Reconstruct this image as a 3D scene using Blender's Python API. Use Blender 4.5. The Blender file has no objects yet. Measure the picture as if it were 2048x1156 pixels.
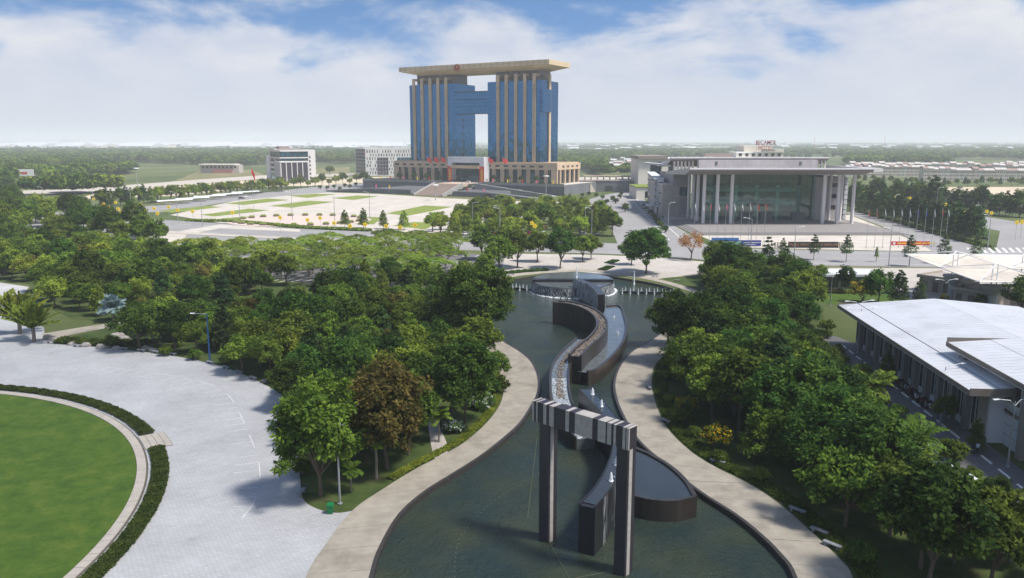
import bpy, math, random
import numpy as np
from mathutils import Vector, Matrix
from mathutils.geometry import tessellate_polygon
R = math.radians
sc = bpy.context.scene
col = sc.collection
random.seed(11)

# ------------------------------------------------------------------ camera, sky, sun, exposure
CAM_H = 40.0
FPX = 1600.0
PITCH = math.atan(297 / 1600.0)
cd = bpy.data.cameras.new('camera')
cam = bpy.data.objects.new('camera', cd); col.objects.link(cam)
cam.location = (0, 0, CAM_H); cam.rotation_euler = (math.pi / 2 - PITCH, 0, 0)
cd.sensor_width = 36; cd.lens = 36 * FPX / 2048; cd.clip_start = 0.5; cd.clip_end = 120000
sc.camera = cam

SUN_EL = R(58); SUN_AZ = R(112)      # azimuth clockwise from +Y (the view direction)
sdir = Vector((math.sin(SUN_AZ) * math.cos(SUN_EL), math.cos(SUN_AZ) * math.cos(SUN_EL), math.sin(SUN_EL)))
sl = bpy.data.lights.new('sun', 'SUN'); sl.energy = 4.4; sl.angle = R(9); sl.color = (1, 0.95, 0.87)
so = bpy.data.objects.new('sun', sl); col.objects.link(so); so.location = (200, 0, 300)
so.rotation_euler = (-sdir).to_track_quat('-Z', 'Y').to_euler()

world = bpy.data.worlds.new('World'); sc.world = world; world.use_nodes = True
nt = world.node_tree; nt.nodes.clear()
N = nt.nodes.new; L = nt.links.new
wout = N('ShaderNodeOutputWorld'); bg = N('ShaderNodeBackground'); bg.inputs['Strength'].default_value = 0.1
sky = N('ShaderNodeTexSky'); sky.sky_type = 'NISHITA'; sky.sun_disc = False
sky.sun_elevation = SUN_EL; sky.sun_rotation = SUN_AZ; sky.air_density = 1.0; sky.dust_density = 0.6; sky.ozone_density = 2.0
tc = N('ShaderNodeTexCoord'); sep = N('ShaderNodeSeparateXYZ'); L(tc.outputs['Generated'], sep.inputs[0])
def math_node(op, a, b=None, clamp=False):
    m = N('ShaderNodeMath'); m.operation = op; m.use_clamp = clamp
    for i, v in enumerate((a, b)):
        if v is None: continue
        if isinstance(v, (int, float)): m.inputs[i].default_value = v
        else: L(v, m.inputs[i])
    return m.outputs[0]
# the clear sky between the clouds: sampled a little higher, as deep blue as the gaps in the cloud show it
zb = math_node('ADD', math_node('MULTIPLY', math_node('MAXIMUM', sep.outputs[2], 0.0), 1.6), 0.16)
cmb = N('ShaderNodeCombineXYZ'); L(sep.outputs[0], cmb.inputs[0]); L(sep.outputs[1], cmb.inputs[1]); L(zb, cmb.inputs[2])
nrm = N('ShaderNodeVectorMath'); nrm.operation = 'NORMALIZE'; L(cmb.outputs[0], nrm.inputs[0]); L(nrm.outputs[0], sky.inputs[0])
# cloud field on the view direction, flattened towards the horizon
mp = N('ShaderNodeMapping'); mp.inputs['Scale'].default_value = (1, 1, 2.3); mp.inputs['Location'].default_value = (0.37, 0.0, 0.11)
L(tc.outputs['Generated'], mp.inputs[0])
n1 = N('ShaderNodeTexNoise'); n1.inputs['Scale'].default_value = 5.5; n1.inputs['Detail'].default_value = 10; n1.inputs['Roughness'].default_value = 0.56
n1.inputs['Distortion'].default_value = 0.25
L(mp.outputs[0], n1.inputs['Vector'])
n2 = N('ShaderNodeTexNoise'); n2.inputs['Scale'].default_value = 9; n2.inputs['Detail'].default_value = 8; n2.inputs['Roughness'].default_value = 0.6
L(mp.outputs[0], n2.inputs['Vector'])
# more cover near the horizon, broken cover above
bias = N('ShaderNodeMapRange'); bias.inputs[1].default_value = 0.05; bias.inputs[2].default_value = 0.17; bias.inputs[3].default_value = 0.3; bias.inputs[4].default_value = -0.05
L(sep.outputs[2], bias.inputs[0])
cov = math_node('ADD', n1.outputs['Fac'], bias.outputs[0])
mask = N('ShaderNodeMapRange'); mask.interpolation_type = 'SMOOTHSTEP'; mask.inputs[1].default_value = 0.43; mask.inputs[2].default_value = 0.63
L(cov, mask.inputs[0])
shade = N('ShaderNodeMapRange'); shade.inputs[1].default_value = 0.36; shade.inputs[2].default_value = 0.66
L(n2.outputs['Fac'], shade.inputs[0])
ccol = N('ShaderNodeMix'); ccol.data_type = 'RGBA'
ccol.inputs[6].default_value = (3.3, 3.75, 4.75, 1); ccol.inputs[7].default_value = (5.0, 5.1, 5.35, 1)
L(shade.outputs[0], ccol.inputs[0])
# thin pale air low over the horizon
low = N('ShaderNodeMapRange'); low.interpolation_type = 'SMOOTHSTEP'; low.inputs[1].default_value = 0.0; low.inputs[2].default_value = 0.165; low.inputs[3].default_value = 1; low.inputs[4].default_value = 0
L(sep.outputs[2], low.inputs[0])
ccol2 = N('ShaderNodeMix'); ccol2.data_type = 'RGBA'; L(low.outputs[0], ccol2.inputs[0]); L(ccol.outputs[2], ccol2.inputs[6]); ccol2.inputs[7].default_value = (4.15, 4.42, 5.0, 1)
mx = N('ShaderNodeMix'); mx.data_type = 'RGBA'; hsv = N('ShaderNodeHueSaturation'); hsv.inputs['Saturation'].default_value = 1.18; hsv.inputs['Value'].default_value = 1.0; L(sky.outputs[0], hsv.inputs['Color']); L(mask.outputs[0], mx.inputs[0]); L(hsv.outputs[0], mx.inputs[6]); L(ccol2.outputs[2], mx.inputs[7])
L(mx.outputs[2], bg.inputs[0]); L(bg.outputs[0], wout.inputs[0])

sc.view_settings.view_transform = 'Standard'; sc.view_settings.look = 'None'
sc.view_settings.exposure = 0.68; sc.view_settings.gamma = 1.0; sc.view_settings.use_curve_mapping = False
sc.render.engine = 'CYCLES'
sc.cycles.max_bounces = 6; sc.cycles.diffuse_bounces = 3; sc.cycles.glossy_bounces = 3; sc.cycles.transmission_bounces = 4
sc.cycles.transparent_max_bounces = 8; sc.cycles.volume_bounces = 1
sc.cycles.caustics_reflective = False; sc.cycles.caustics_refractive = False

# ------------------------------------------------------------------ survey: photo pixel -> real place on level z
sp, cp = math.sin(PITCH), math.cos(PITCH)
def G(px, py, z=0.0):
    u = (px - 1024) / FPX; v = (py - 578) / FPX
    d = (u, cp - v * sp, -sp - v * cp); t = (z - CAM_H) / d[2]
    return (d[0] * t, d[1] * t)
def GL(pts, z=0.0): return [G(x, y, z) for x, y in pts]

# ------------------------------------------------------------------ materials
MATS = {}
def mat(name, c, rough=0.7, var=0.12, scale=0.5, bump=0.0, bscale=None, metal=0.0, spec=0.4, stain=0.0, streak=False):
    """one real surface colour with blotches, grain and optional dirt"""
    if name in MATS: return MATS[name]
    m = bpy.data.materials.new(name); m.use_nodes = True; t = m.node_tree; b = t.nodes['Principled BSDF']
    b.inputs['Roughness'].default_value = rough; b.inputs['Metallic'].default_value = metal
    b.inputs['Specular IOR Level'].default_value = spec
    g = t.nodes.new('ShaderNodeNewGeometry')
    vec = g.outputs['Position']
    if streak:
        mp = t.nodes.new('ShaderNodeMapping'); mp.inputs['Scale'].default_value = (1, 1, 0.15); t.links.new(vec, mp.inputs[0]); vec = mp.outputs[0]
    n = t.nodes.new('ShaderNodeTexNoise'); n.inputs['Scale'].default_value = scale; n.inputs['Detail'].default_value = 7; n.inputs['Roughness'].default_value = 0.62
    t.links.new(vec, n.inputs['Vector'])
    mr = t.nodes.new('ShaderNodeMapRange'); mr.inputs[1].default_value = 0.28; mr.inputs[2].default_value = 0.72
    mr.inputs[3].default_value = 1 - var; mr.inputs[4].default_value = 1 + var; t.links.new(n.outputs['Fac'], mr.inputs[0])
    mul = t.nodes.new('ShaderNodeVectorMath'); mul.operation = 'SCALE'; mul.inputs[0].default_value = c[:3]
    t.links.new(mr.outputs[0], mul.inputs['Scale']); out = mul.outputs[0]
    if stain > 0:
        n3 = t.nodes.new('ShaderNodeTexNoise'); n3.inputs['Scale'].default_value = scale * 0.35; n3.inputs['Detail'].default_value = 9; n3.inputs['Roughness'].default_value = 0.7
        t.links.new(vec, n3.inputs['Vector'])
        r3 = t.nodes.new('ShaderNodeMapRange'); r3.inputs[1].default_value = 0.5; r3.inputs[2].default_value = 0.68; r3.inputs[4].default_value = stain
        t.links.new(n3.outputs['Fac'], r3.inputs[0])
        mm = t.nodes.new('ShaderNodeMix'); mm.data_type = 'RGBA'; t.links.new(r3.outputs[0], mm.inputs[0]); t.links.new(out, mm.inputs[6])
        mm.inputs[7].default_value = (c[0] * 0.42, c[1] * 0.4, c[2] * 0.37, 1); out = mm.outputs[2]
    t.links.new(out, b.inputs['Base Color'])
    if bump:
        nb = t.nodes.new('ShaderNodeTexNoise'); nb.inputs['Scale'].default_value = bscale or scale * 8; nb.inputs['Detail'].default_value = 4
        t.links.new(g.outputs['Position'], nb.inputs['Vector'])
        bp = t.nodes.new('ShaderNodeBump'); bp.inputs['Strength'].default_value = bump; bp.inputs['Distance'].default_value = 0.05
        t.links.new(nb.outputs['Fac'], bp.inputs['Height']); t.links.new(bp.outputs[0], b.inputs['Normal'])
    MATS[name] = m
    return m

def blend_mat(name, stops, scale, rough=0.9, detail=8, bump=0.0, bscale=1.0, nrough=0.65):
    """colours mixed by noise on the real ground position"""
    if name in MATS: return MATS[name]
    m = bpy.data.materials.new(name); m.use_nodes = True; t = m.node_tree; b = t.nodes['Principled BSDF']
    b.inputs['Roughness'].default_value = rough; b.inputs['Specular IOR Level'].default_value = 0.2
    g = t.nodes.new('ShaderNodeNewGeometry')
    n = t.nodes.new('ShaderNodeTexNoise'); n.inputs['Scale'].default_value = scale; n.inputs['Detail'].default_value = detail; n.inputs['Roughness'].default_value = nrough
    t.links.new(g.outputs['Position'], n.inputs['Vector'])
    r = t.nodes.new('ShaderNodeValToRGB'); e = r.color_ramp.elements
    while len(e) < len(stops): e.new(0.5)
    for k, (p, c) in enumerate(stops): e[k].position = p; e[k].color = (*c, 1)
    t.links.new(n.outputs['Fac'], r.inputs[0]); t.links.new(r.outputs[0], b.inputs['Base Color'])
    if bump:
        nb = t.nodes.new('ShaderNodeTexNoise'); nb.inputs['Scale'].default_value = bscale; nb.inputs['Detail'].default_value = 5
        t.links.new(g.outputs['Position'], nb.inputs['Vector'])
        bp = t.nodes.new('ShaderNodeBump'); bp.inputs['Strength'].default_value = bump; bp.inputs['Distance'].default_value = 0.1
        t.links.new(nb.outputs['Fac'], bp.inputs['Height']); t.links.new(bp.outputs[0], b.inputs['Normal'])
    MATS[name] = m
    return m

def grid_mat(name, c, joint, bw, bh, rot=0.0, mortar=0.03, var=0.1, rough=0.75, vert=False, offset=0.5, darkn=0.0):
    """small joints too fine to build: pavers, wall cladding"""
    if name in MATS: return MATS[name]
    m = bpy.data.materials.new(name); m.use_nodes = True; t = m.node_tree; b = t.nodes['Principled BSDF']
    b.inputs['Roughness'].default_value = rough; b.inputs['Specular IOR Level'].default_value = 0.35
    g = t.nodes.new('ShaderNodeNewGeometry'); mp = t.nodes.new('ShaderNodeMapping'); mp.vector_type = 'POINT'
    mp.inputs['Rotation'].default_value = (0, 0, rot); src = g.outputs['Position']
    t.links.new(src, mp.inputs[0]); vec = mp.outputs[0]
    if vert:   # use (along, z)
        sx = t.nodes.new('ShaderNodeSeparateXYZ'); t.links.new(vec, sx.inputs[0]); cb = t.nodes.new('ShaderNodeCombineXYZ')
        ad = t.nodes.new('ShaderNodeMath'); ad.operation = 'ADD'; t.links.new(sx.outputs[0], ad.inputs[0]); t.links.new(sx.outputs[1], ad.inputs[1])
        t.links.new(ad.outputs[0], cb.inputs[0]); t.links.new(sx.outputs[2], cb.inputs[1]); vec = cb.outputs[0]
    br = t.nodes.new('ShaderNodeTexBrick'); br.offset = offset; br.inputs['Scale'].default_value = 1
    br.inputs['Brick Width'].default_value = bw; br.inputs['Row Height'].default_value = bh; br.inputs['Mortar Size'].default_value = mortar
    br.inputs['Mortar Smooth'].default_value = 0.2; br.inputs['Bias'].default_value = 0
    br.inputs['Color1'].default_value = (*[x * (1 + var) for x in c], 1); br.inputs['Color2'].default_value = (*[x * (1 - var) for x in c], 1)
    br.inputs['Mortar'].default_value = (*joint, 1); t.links.new(vec, br.inputs['Vector'])
    n = t.nodes.new('ShaderNodeTexNoise'); n.inputs['Scale'].default_value = 0.09; n.inputs['Detail'].default_value = 9; n.inputs['Roughness'].default_value = 0.68; t.links.new(src, n.inputs['Vector'])
    mr = t.nodes.new('ShaderNodeMapRange'); mr.inputs[1].default_value = 0.3; mr.inputs[2].default_value = 0.7; mr.inputs[3].default_value = 0.82; mr.inputs[4].default_value = 1.12
    t.links.new(n.outputs['Fac'], mr.inputs[0])
    mul = t.nodes.new('ShaderNodeVectorMath'); mul.operation = 'SCALE'; t.links.new(br.outputs['Color'], mul.inputs[0]); t.links.new(mr.outputs[0], mul.inputs['Scale'])
    out = mul.outputs[0]
    if darkn:     # damp or mossy pavers in patches
        n4 = t.nodes.new('ShaderNodeTexNoise'); n4.inputs['Scale'].default_value = 0.3; n4.inputs['Detail'].default_value = 10; n4.inputs['Roughness'].default_value = 0.75; t.links.new(src, n4.inputs['Vector'])
        r4 = t.nodes.new('ShaderNodeMapRange'); r4.inputs[1].default_value = 0.6; r4.inputs[2].default_value = 0.72; r4.inputs[4].default_value = darkn; t.links.new(n4.outputs['Fac'], r4.inputs[0])
        mm = t.nodes.new('ShaderNodeMix'); mm.data_type = 'RGBA'; t.links.new(r4.outputs[0], mm.inputs[0]); t.links.new(out, mm.inputs[6]); mm.inputs[7].default_value = (*[x * 0.4 for x in c], 1); out = mm.outputs[2]
    t.links.new(out, b.inputs['Base Color'])
    MATS[name] = m
    return m

def leaf_mat(name, dark, light, flower=None, trans=0.38, objvar=0.38):
    if name in MATS: return MATS[name]
    m = bpy.data.materials.new(name); m.use_nodes = True; t = m.node_tree; b = t.nodes['Principled BSDF']
    b.inputs['Roughness'].default_value = 0.6; b.inputs['Specular IOR Level'].default_value = 0.1
    a = t.nodes.new('ShaderNodeAttribute'); a.attribute_name = 'tint'
    sx = t.nodes.new('ShaderNodeSeparateColor'); t.links.new(a.outputs['Color'], sx.inputs[0])
    mm = t.nodes.new('ShaderNodeMix'); mm.data_type = 'RGBA'; mm.inputs[6].default_value = (*dark, 1); mm.inputs[7].default_value = (*light, 1); t.links.new(sx.outputs[0], mm.inputs[0])
    oi = t.nodes.new('ShaderNodeObjectInfo')
    hs = t.nodes.new('ShaderNodeHueSaturation')
    h = t.nodes.new('ShaderNodeMapRange'); h.inputs[3].default_value = 0.484; h.inputs[4].default_value = 0.522; t.links.new(oi.outputs['Random'], h.inputs[0]); t.links.new(h.outputs[0], hs.inputs['Hue'])
    v = t.nodes.new('ShaderNodeMath'); v.operation = 'MULTIPLY_ADD'; v.inputs[1].default_value = 7.31; v.inputs[2].default_value = 0.13; t.links.new(oi.outputs['Random'], v.inputs[0])
    fr = t.nodes.new('ShaderNodeMath'); fr.operation = 'FRACT'; t.links.new(v.outputs[0], fr.inputs[0])
    vv = t.nodes.new('ShaderNodeMapRange'); vv.inputs[3].default_value = 1 - objvar; vv.inputs[4].default_value = 1 + objvar; t.links.new(fr.outputs[0], vv.inputs[0]); t.links.new(vv.outputs[0], hs.inputs['Value'])
    t.links.new(mm.outputs[2], hs.inputs['Color']); out = hs.outputs[0]
    if flower:
        fm = t.nodes.new('ShaderNodeMix'); fm.data_type = 'RGBA'; t.links.new(sx.outputs[1], fm.inputs[0]); t.links.new(out, fm.inputs[6]); fm.inputs[7].default_value = (*flower, 1); out = fm.outputs[2]
    t.links.new(out, b.inputs['Base Color'])
    tr = t.nodes.new('ShaderNodeBsdfTranslucent'); t.links.new(out, tr.inputs[0])
    ms = t.nodes.new('ShaderNodeMixShader'); ms.inputs[0].default_value = trans
    t.links.new(b.outputs[0], ms.inputs[1]); t.links.new(tr.outputs[0], ms.inputs[2]); t.links.new(ms.outputs[0], t.nodes['Material Output'].inputs[0])
    MATS[name] = m
    return m

def mirror_glass(name, c, rough=0.03, metal=0.9):
    if name in MATS: return MATS[name]
    m = bpy.data.materials.new(name); m.use_nodes = True; b = m.node_tree.nodes['Principled BSDF']
    b.inputs['Base Color'].default_value = (*c, 1); b.inputs['Metallic'].default_value = metal; b.inputs['Roughness'].default_value = rough
    MATS[name] = m
    return m

def clear_glass(name, tint, refl=0.35):
    if name in MATS: return MATS[name]
    m = bpy.data.materials.new(name); m.use_nodes = True; t = m.node_tree; t.nodes.remove(t.nodes['Principled BSDF'])
    tr = t.nodes.new('ShaderNodeBsdfTransparent'); tr.inputs[0].default_value = (*tint, 1)
    gl = t.nodes.new('ShaderNodeBsdfGlossy'); gl.inputs[0].default_value = (0.62, 0.85, 0.8, 1); gl.inputs['Roughness'].default_value = 0.03
    ms = t.nodes.new('ShaderNodeMixShader'); ms.inputs[0].default_value = refl
    t.links.new(tr.outputs[0], ms.inputs[1]); t.links.new(gl.outputs[0], ms.inputs[2]); t.links.new(ms.outputs[0], t.nodes['Material Output'].inputs[0])
    MATS[name] = m
    return m

# ------------------------------------------------------------------ mesh helpers
class Frame:
    def __init__(s, o=(0, 0, 0), a=0.0, e1=None, e2=None):
        s.o = o; s.e1 = e1 or (math.cos(a), math.sin(a)); s.e2 = e2 or (-math.sin(a), math.cos(a))
    def __call__(s, x, y, z=0.0):
        return (s.o[0] + s.e1[0] * x + s.e2[0] * y, s.o[1] + s.e1[1] * x + s.e2[1] * y, z + (s.o[2] if len(s.o) > 2 else 0))
ID = Frame()

class MB:
    def __init__(s, fr=ID): s.v = []; s.f = []; s.fr = fr
    def add(s, vs, fs):
        o = len(s.v); s.v += vs; s.f += [tuple(i + o for i in f) for f in fs]; return s
    def box(s, x0, x1, y0, y1, z0, z1):
        F = s.fr
        vs = [F(x0, y0, z0), F(x1, y0, z0), F(x1, y1, z0), F(x0, y1, z0), F(x0, y0, z1), F(x1, y0, z1), F(x1, y1, z1), F(x0, y1, z1)]
        return s.add(vs, [(0, 3, 2, 1), (4, 5, 6, 7), (0, 1, 5, 4), (1, 2, 6, 5), (2, 3, 7, 6), (3, 0, 4, 7)])
    def hexa(s, bot, top):      # two loops of xyz points, same count
        n = len(bot); F = s.fr
        vs = [F(*p) for p in bot] + [F(*p) for p in top]
        return s.add(vs, [tuple(range(n - 1, -1, -1)), tuple(range(n, 2 * n))] + [(i, (i + 1) % n, n + (i + 1) % n, n + i) for i in range(n)])
    def prism(s, poly, z0, z1, bottom=True):
        F = s.fr; n = len(poly)
        tris = tessellate_polygon([[Vector((p[0], p[1], 0)) for p in poly]])
        area = sum(poly[i][0] * poly[(i + 1) % n][1] - poly[(i + 1) % n][0] * poly[i][1] for i in range(n))
        vs = [F(p[0], p[1], z0) for p in poly] + [F(p[0], p[1], z1) for p in poly]
        fs = []
        for t in tris:
            a, b, c = [Vector(poly[i]).to_3d() for i in t]
            up = (b - a).cross(c - a).z > 0
            tt = t if up else t[::-1]
            fs.append(tuple(n + i for i in tt))
            if bottom: fs.append(tuple(tt[::-1]))
        for i in range(n):
            j = (i + 1) % n
            fs.append((i, j, n + j, n + i) if area > 0 else (j, i, n + i, n + j))
        return s.add(vs, fs)
    def sheet(s, poly, z):
        n = len(poly); tris = tessellate_polygon([[Vector((p[0], p[1], 0)) for p in poly]]); fs = []
        for t in tris:
            a, b, c = [Vector(poly[i]).to_3d() for i in t]
            fs.append(tuple(t) if (b - a).cross(c - a).z > 0 else tuple(t[::-1]))
        return s.add([s.fr(p[0], p[1], z) for p in poly], fs)
    def tube(s, pts, r0, r1=None, n=6, cap=True):
        r1 = r0 if r1 is None else r1; k = len(pts); P = [Vector(s.fr(*p)) for p in pts]; vs = []; fs = []
        for i, p in enumerate(P):
            d = (P[min(i + 1, k - 1)] - P[max(i - 1, 0)]).normalized()
            a = d.orthogonal().normalized() if abs(d.z) < 0.99 else Vector((1, 0, 0)); a = (a - d * a.dot(d)).normalized(); b = d.cross(a)
            r = r0 + (r1 - r0) * i / max(1, k - 1)
            for j in range(n):
                an = 2 * math.pi * j / n; vs.append(tuple(p + (a * math.cos(an) + b * math.sin(an)) * r))
        for i in range(k - 1):
            for j in range(n):
                fs.append((i * n + j, i * n + (j + 1) % n, (i + 1) * n + (j + 1) % n, (i + 1) * n + j))
        if cap: fs += [tuple(range(n - 1, -1, -1)), tuple(range((k - 1) * n, k * n))]
        return s.add(vs, fs)
    def lathe(s, cx, cy, prof, n=12):    # prof: (r, z) from bottom to top
        vs = []; fs = []; k = len(prof)
        for r, z in prof:
            for j in range(n):
                a = 2 * math.pi * j / n; vs.append(s.fr(cx + r * math.cos(a), cy + r * math.sin(a), z))
        for i in range(k - 1):
            for j in range(n): fs.append((i * n + j, i * n + (j + 1) % n, (i + 1) * n + (j + 1) % n, (i + 1) * n + j))
        fs += [tuple(range(n - 1, -1, -1)), tuple(range((k - 1) * n, k * n))]
        return s.add(vs, fs)
    def strip_wall(s, path, th, z0, z1, closed=False):   # wall of thickness th along a path; z1 may be a list
        Lp, Rp = offset_path(path, th / 2, closed), offset_path(path, -th / 2, closed); n = len(path)
        zs = z1 if isinstance(z1, (list, tuple)) else [z1] * n
        zb = z0 if isinstance(z0, (list, tuple)) else [z0] * n
        vs = []
        for i in range(n):
            vs += [s.fr(*Lp[i], zb[i]), s.fr(*Rp[i], zb[i]), s.fr(*Rp[i], zs[i]), s.fr(*Lp[i], zs[i])]
        fs = []
        for i in range(n if closed else n - 1):
            a = 4 * i; b = 4 * ((i + 1) % n)
            fs += [(a, a + 3, b + 3, b), (a + 3, a + 2, b + 2, b + 3), (a + 2, a + 1, b + 1, b + 2), (a + 1, a, b, b + 1)]
        if not closed: fs += [(0, 1, 2, 3), (4 * n - 4, 4 * n - 1, 4 * n - 2, 4 * n - 3)]
        return s.add(vs, fs)
    def mesh(s, name, m, off=(0, 0, 0), smooth=False):
        me = bpy.data.meshes.new(name)
        me.from_pydata([(v[0] - off[0], v[1] - off[1], v[2] - off[2]) for v in s.v], [], s.f)
        for x in (m if isinstance(m, (list, tuple)) else [m]): me.materials.append(x)
        if smooth:
            for p in me.polygons: p.use_smooth = True
        me.update(); return me
    def build(s, name, m, parent=None, smooth=False, loc=None):
        off = loc or (tuple(parent.location) if parent is not None and loc is None else (0, 0, 0))
        if parent is not None and parent.parent is not None: off = tuple(Vector(parent.parent.location) + parent.location)
        o = bpy.data.objects.new(name, s.mesh(name, m, off, smooth)); col.objects.link(o)
        if parent is not None: o.parent = parent
        else: o.location = off
        return o

def offset_path(path, d, closed=False):
    n = len(path); out = []
    for i in range(n):
        a = path[(i - 1) % n] if (closed or i > 0) else path[i]; b = path[(i + 1) % n] if (closed or i < n - 1) else path[i]
        tx, ty = b[0] - a[0], b[1] - a[1]; l = math.hypot(tx, ty) or 1
        out.append((path[i][0] - ty / l * d, path[i][1] + tx / l * d))
    return out
def spline(pts, n=8, closed=False):
    P = [Vector(p) for p in pts]; k = len(P); out = []
    for i in range(k if closed else k - 1):
        p1 = P[i]; p2 = P[(i + 1) % k]
        p0 = P[(i - 1) % k] if (closed or i > 0) else p1 * 2 - p2
        p3 = P[(i + 2) % k] if (closed or i < k - 2) else p2 * 2 - p1
        for j in range(n):
            t = j / n
            out.append(tuple(0.5 * ((2 * p1) + (p2 - p0) * t + (2 * p0 - 5 * p1 + 4 * p2 - p3) * t * t + (3 * p1 - p0 - 3 * p2 + p3) * t ** 3)))
    if not closed: out.append(tuple(P[-1]))
    return out
def resample(path, step):
    out = [path[0]]; acc = 0
    for a, b in zip(path, path[1:]):
        d = math.dist(a, b); pos = step - acc
        while pos <= d:
            t = pos / d; out.append(tuple(a[k] + (b[k] - a[k]) * t for k in range(len(a)))); pos += step
        acc = (acc + d) % step
    return out
def inside(p, poly):
    x, y = p; r = False; n = len(poly)
    for i in range(n):
        x1, y1 = poly[i]; x2, y2 = poly[(i + 1) % n]
        if (y1 > y) != (y2 > y) and x < (x2 - x1) * (y - y1) / (y2 - y1) + x1: r = not r
    return r
def tag(o, label=None, cat=None, group=None, kind=None):
    if label: o['label'] = label
    if cat: o['category'] = cat
    if group: o['group'] = group
    if kind: o['kind'] = kind
    return o
def empty(name, loc, label=None, cat=None, group=None, rz=0.0, s=1.0):
    o = bpy.data.objects.new(name, None); col.objects.link(o); o.location = loc; o.rotation_euler = (0, 0, rz); o.scale = (s, s, s)
    o.empty_display_size = 0.5
    return tag(o, label, cat, group)
def child(name, me, parent, loc=(0, 0, 0), rz=0.0, scale=None):
    o = bpy.data.objects.new(name, me); col.objects.link(o); o.parent = parent; o.location = loc; o.rotation_euler = (0, 0, rz)
    if scale: o.scale = scale
    return o
def copy_tree(src, loc, rz=0.0, s=None, label=None, group=None):
    r = src.copy(); col.objects.link(r); r.location = loc; r.rotation_euler = (0, 0, rz)
    if s is not None: r.scale = (s, s, s) if isinstance(s, (int, float)) else s
    if label: r['label'] = label
    if group: r['group'] = group
    for ch in KIDS.get(src.name, src.children):
        c = ch.copy(); col.objects.link(c); c.parent = r
        for g in KIDS.get(ch.name, ch.children):
            d = g.copy(); col.objects.link(d); d.parent = c
    return r
KIDS = {}
def structure(name, mb, m): return tag(mb.build(name, m), kind='structure')

# ------------------------------------------------------------------ the setting: ground, pond, paths, plaza, roads
M_ground = blend_mat('ground_grass', [(0.3, (0.035, 0.055, 0.016)), (0.5, (0.075, 0.1, 0.03)), (0.62, (0.12, 0.125, 0.05)), (0.75, (0.2, 0.165, 0.095))], 0.012, bump=0.4, bscale=1.5)
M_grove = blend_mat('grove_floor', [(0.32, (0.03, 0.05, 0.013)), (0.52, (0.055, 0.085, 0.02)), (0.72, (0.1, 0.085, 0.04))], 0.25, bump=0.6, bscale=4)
M_lawn = blend_mat('lawn_grass', [(0.3, (0.032, 0.07, 0.009)), (0.48, (0.055, 0.105, 0.012)), (0.6, (0.085, 0.13, 0.018)), (0.72, (0.16, 0.165, 0.035))], 0.3, bump=1.0, bscale=7, nrough=0.8)
M_lawn2 = blend_mat('square_lawn_grass', [(0.3, (0.12, 0.17, 0.03)), (0.7, (0.2, 0.23, 0.05))], 0.15)
M_paver = grid_mat('plaza_pavers', (0.42, 0.42, 0.425), (0.29, 0.29, 0.29), 0.62, 0.31, rot=R(14), mortar=0.025, var=0.06, darkn=0.55)
M_square = grid_mat('square_pavers', (0.46, 0.42, 0.37), (0.35, 0.31, 0.27), 3.0, 3.0, rot=R(-30), mortar=0.06, var=0.05, offset=0)
M_walk = grid_mat('sidewalk_pavers', (0.42, 0.385, 0.35), (0.28, 0.25, 0.22), 0.8, 0.8, rot=R(-8), mortar=0.03, var=0.08, offset=0, darkn=0.3)
M_conc = mat('path_concrete', (0.33, 0.295, 0.24), 0.85, 0.2, 0.45, bump=0.3, bscale=8, stain=0.55)
M_kerb = mat('kerb_stone', (0.4, 0.36, 0.31), 0.8, 0.12, 0.8, stain=0.25)
M_asph = mat('asphalt', (0.13, 0.128, 0.13), 0.88, 0.14, 0.12, bump=0.2, bscale=20)
M_asph2 = mat('boulevard_asphalt', (0.23, 0.225, 0.225), 0.88, 0.12, 0.06)
M_white = mat('white_paint', (0.75, 0.75, 0.73), 0.6, 0.06, 2)
M_coping = mat('pond_coping', (0.045, 0.04, 0.037), 0.5, 0.25, 1.5)
M_sand = blend_mat('dry_sand', [(0.3, (0.36, 0.29, 0.19)), (0.6, (0.5, 0.43, 0.33)), (0.75, (0.25, 0.24, 0.1))], 0.03)

PL = [(700, 1330), (742, 1156), (762, 1095), (800, 1030), (850, 985), (905, 950), (960, 915), (1005, 880), (1040, 848), (1062, 815), (1075, 790), (1078, 765), (1072, 740), (1058, 718), (1035, 700), (1005, 682), (975, 655), (962, 625), (970, 595), (992, 573), (1030, 559)]
PR = [(1240, 556), (1310, 568), (1362, 584), (1378, 602), (1365, 632), (1330, 662), (1290, 688), (1262, 705), (1240, 732), (1229, 762), (1231, 792), (1245, 830), (1275, 880), (1330, 930), (1400, 985), (1470, 1030), (1520, 1070), (1560, 1110), (1590, 1156), (1640, 1330)]
pond_L = GL(PL); pond_R = GL(PR)
POND = spline(pond_L + GL([(1085, 551), (1150, 547), (1200, 549)]) + pond_R, 5)

# level ground with a real hole for the pond, reaching to the horizon
inner = [(-300, 30), (300, 30), (300, 330), (-300, 330)]
tl = [[Vector((*p, 0)) for p in inner], [Vector((*p, 0)) for p in POND]]
allp = inner + POND; gm = MB()
fs = []
for t in tessellate_polygon(tl):
    a, b, c = [Vector((*allp[i], 0)) for i in t]
    fs.append(tuple(t) if (b - a).cross(c - a).z > 0 else tuple(t[::-1]))
gm.add([(p[0], p[1], 0) for p in allp], fs)
FAR = 45000
xs = [-FAR, -300, 300, FAR]; ys = [-FAR, 30, 330, FAR]
for i in range(3):
    for j in range(3):
        if i == 1 and j == 1: continue
        gm.add([(xs[i], ys[j], 0), (xs[i + 1], ys[j], 0), (xs[i + 1], ys[j + 1], 0), (xs[i], ys[j + 1], 0)], [(0, 1, 2, 3)])
structure('ground', gm, M_ground)

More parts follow.
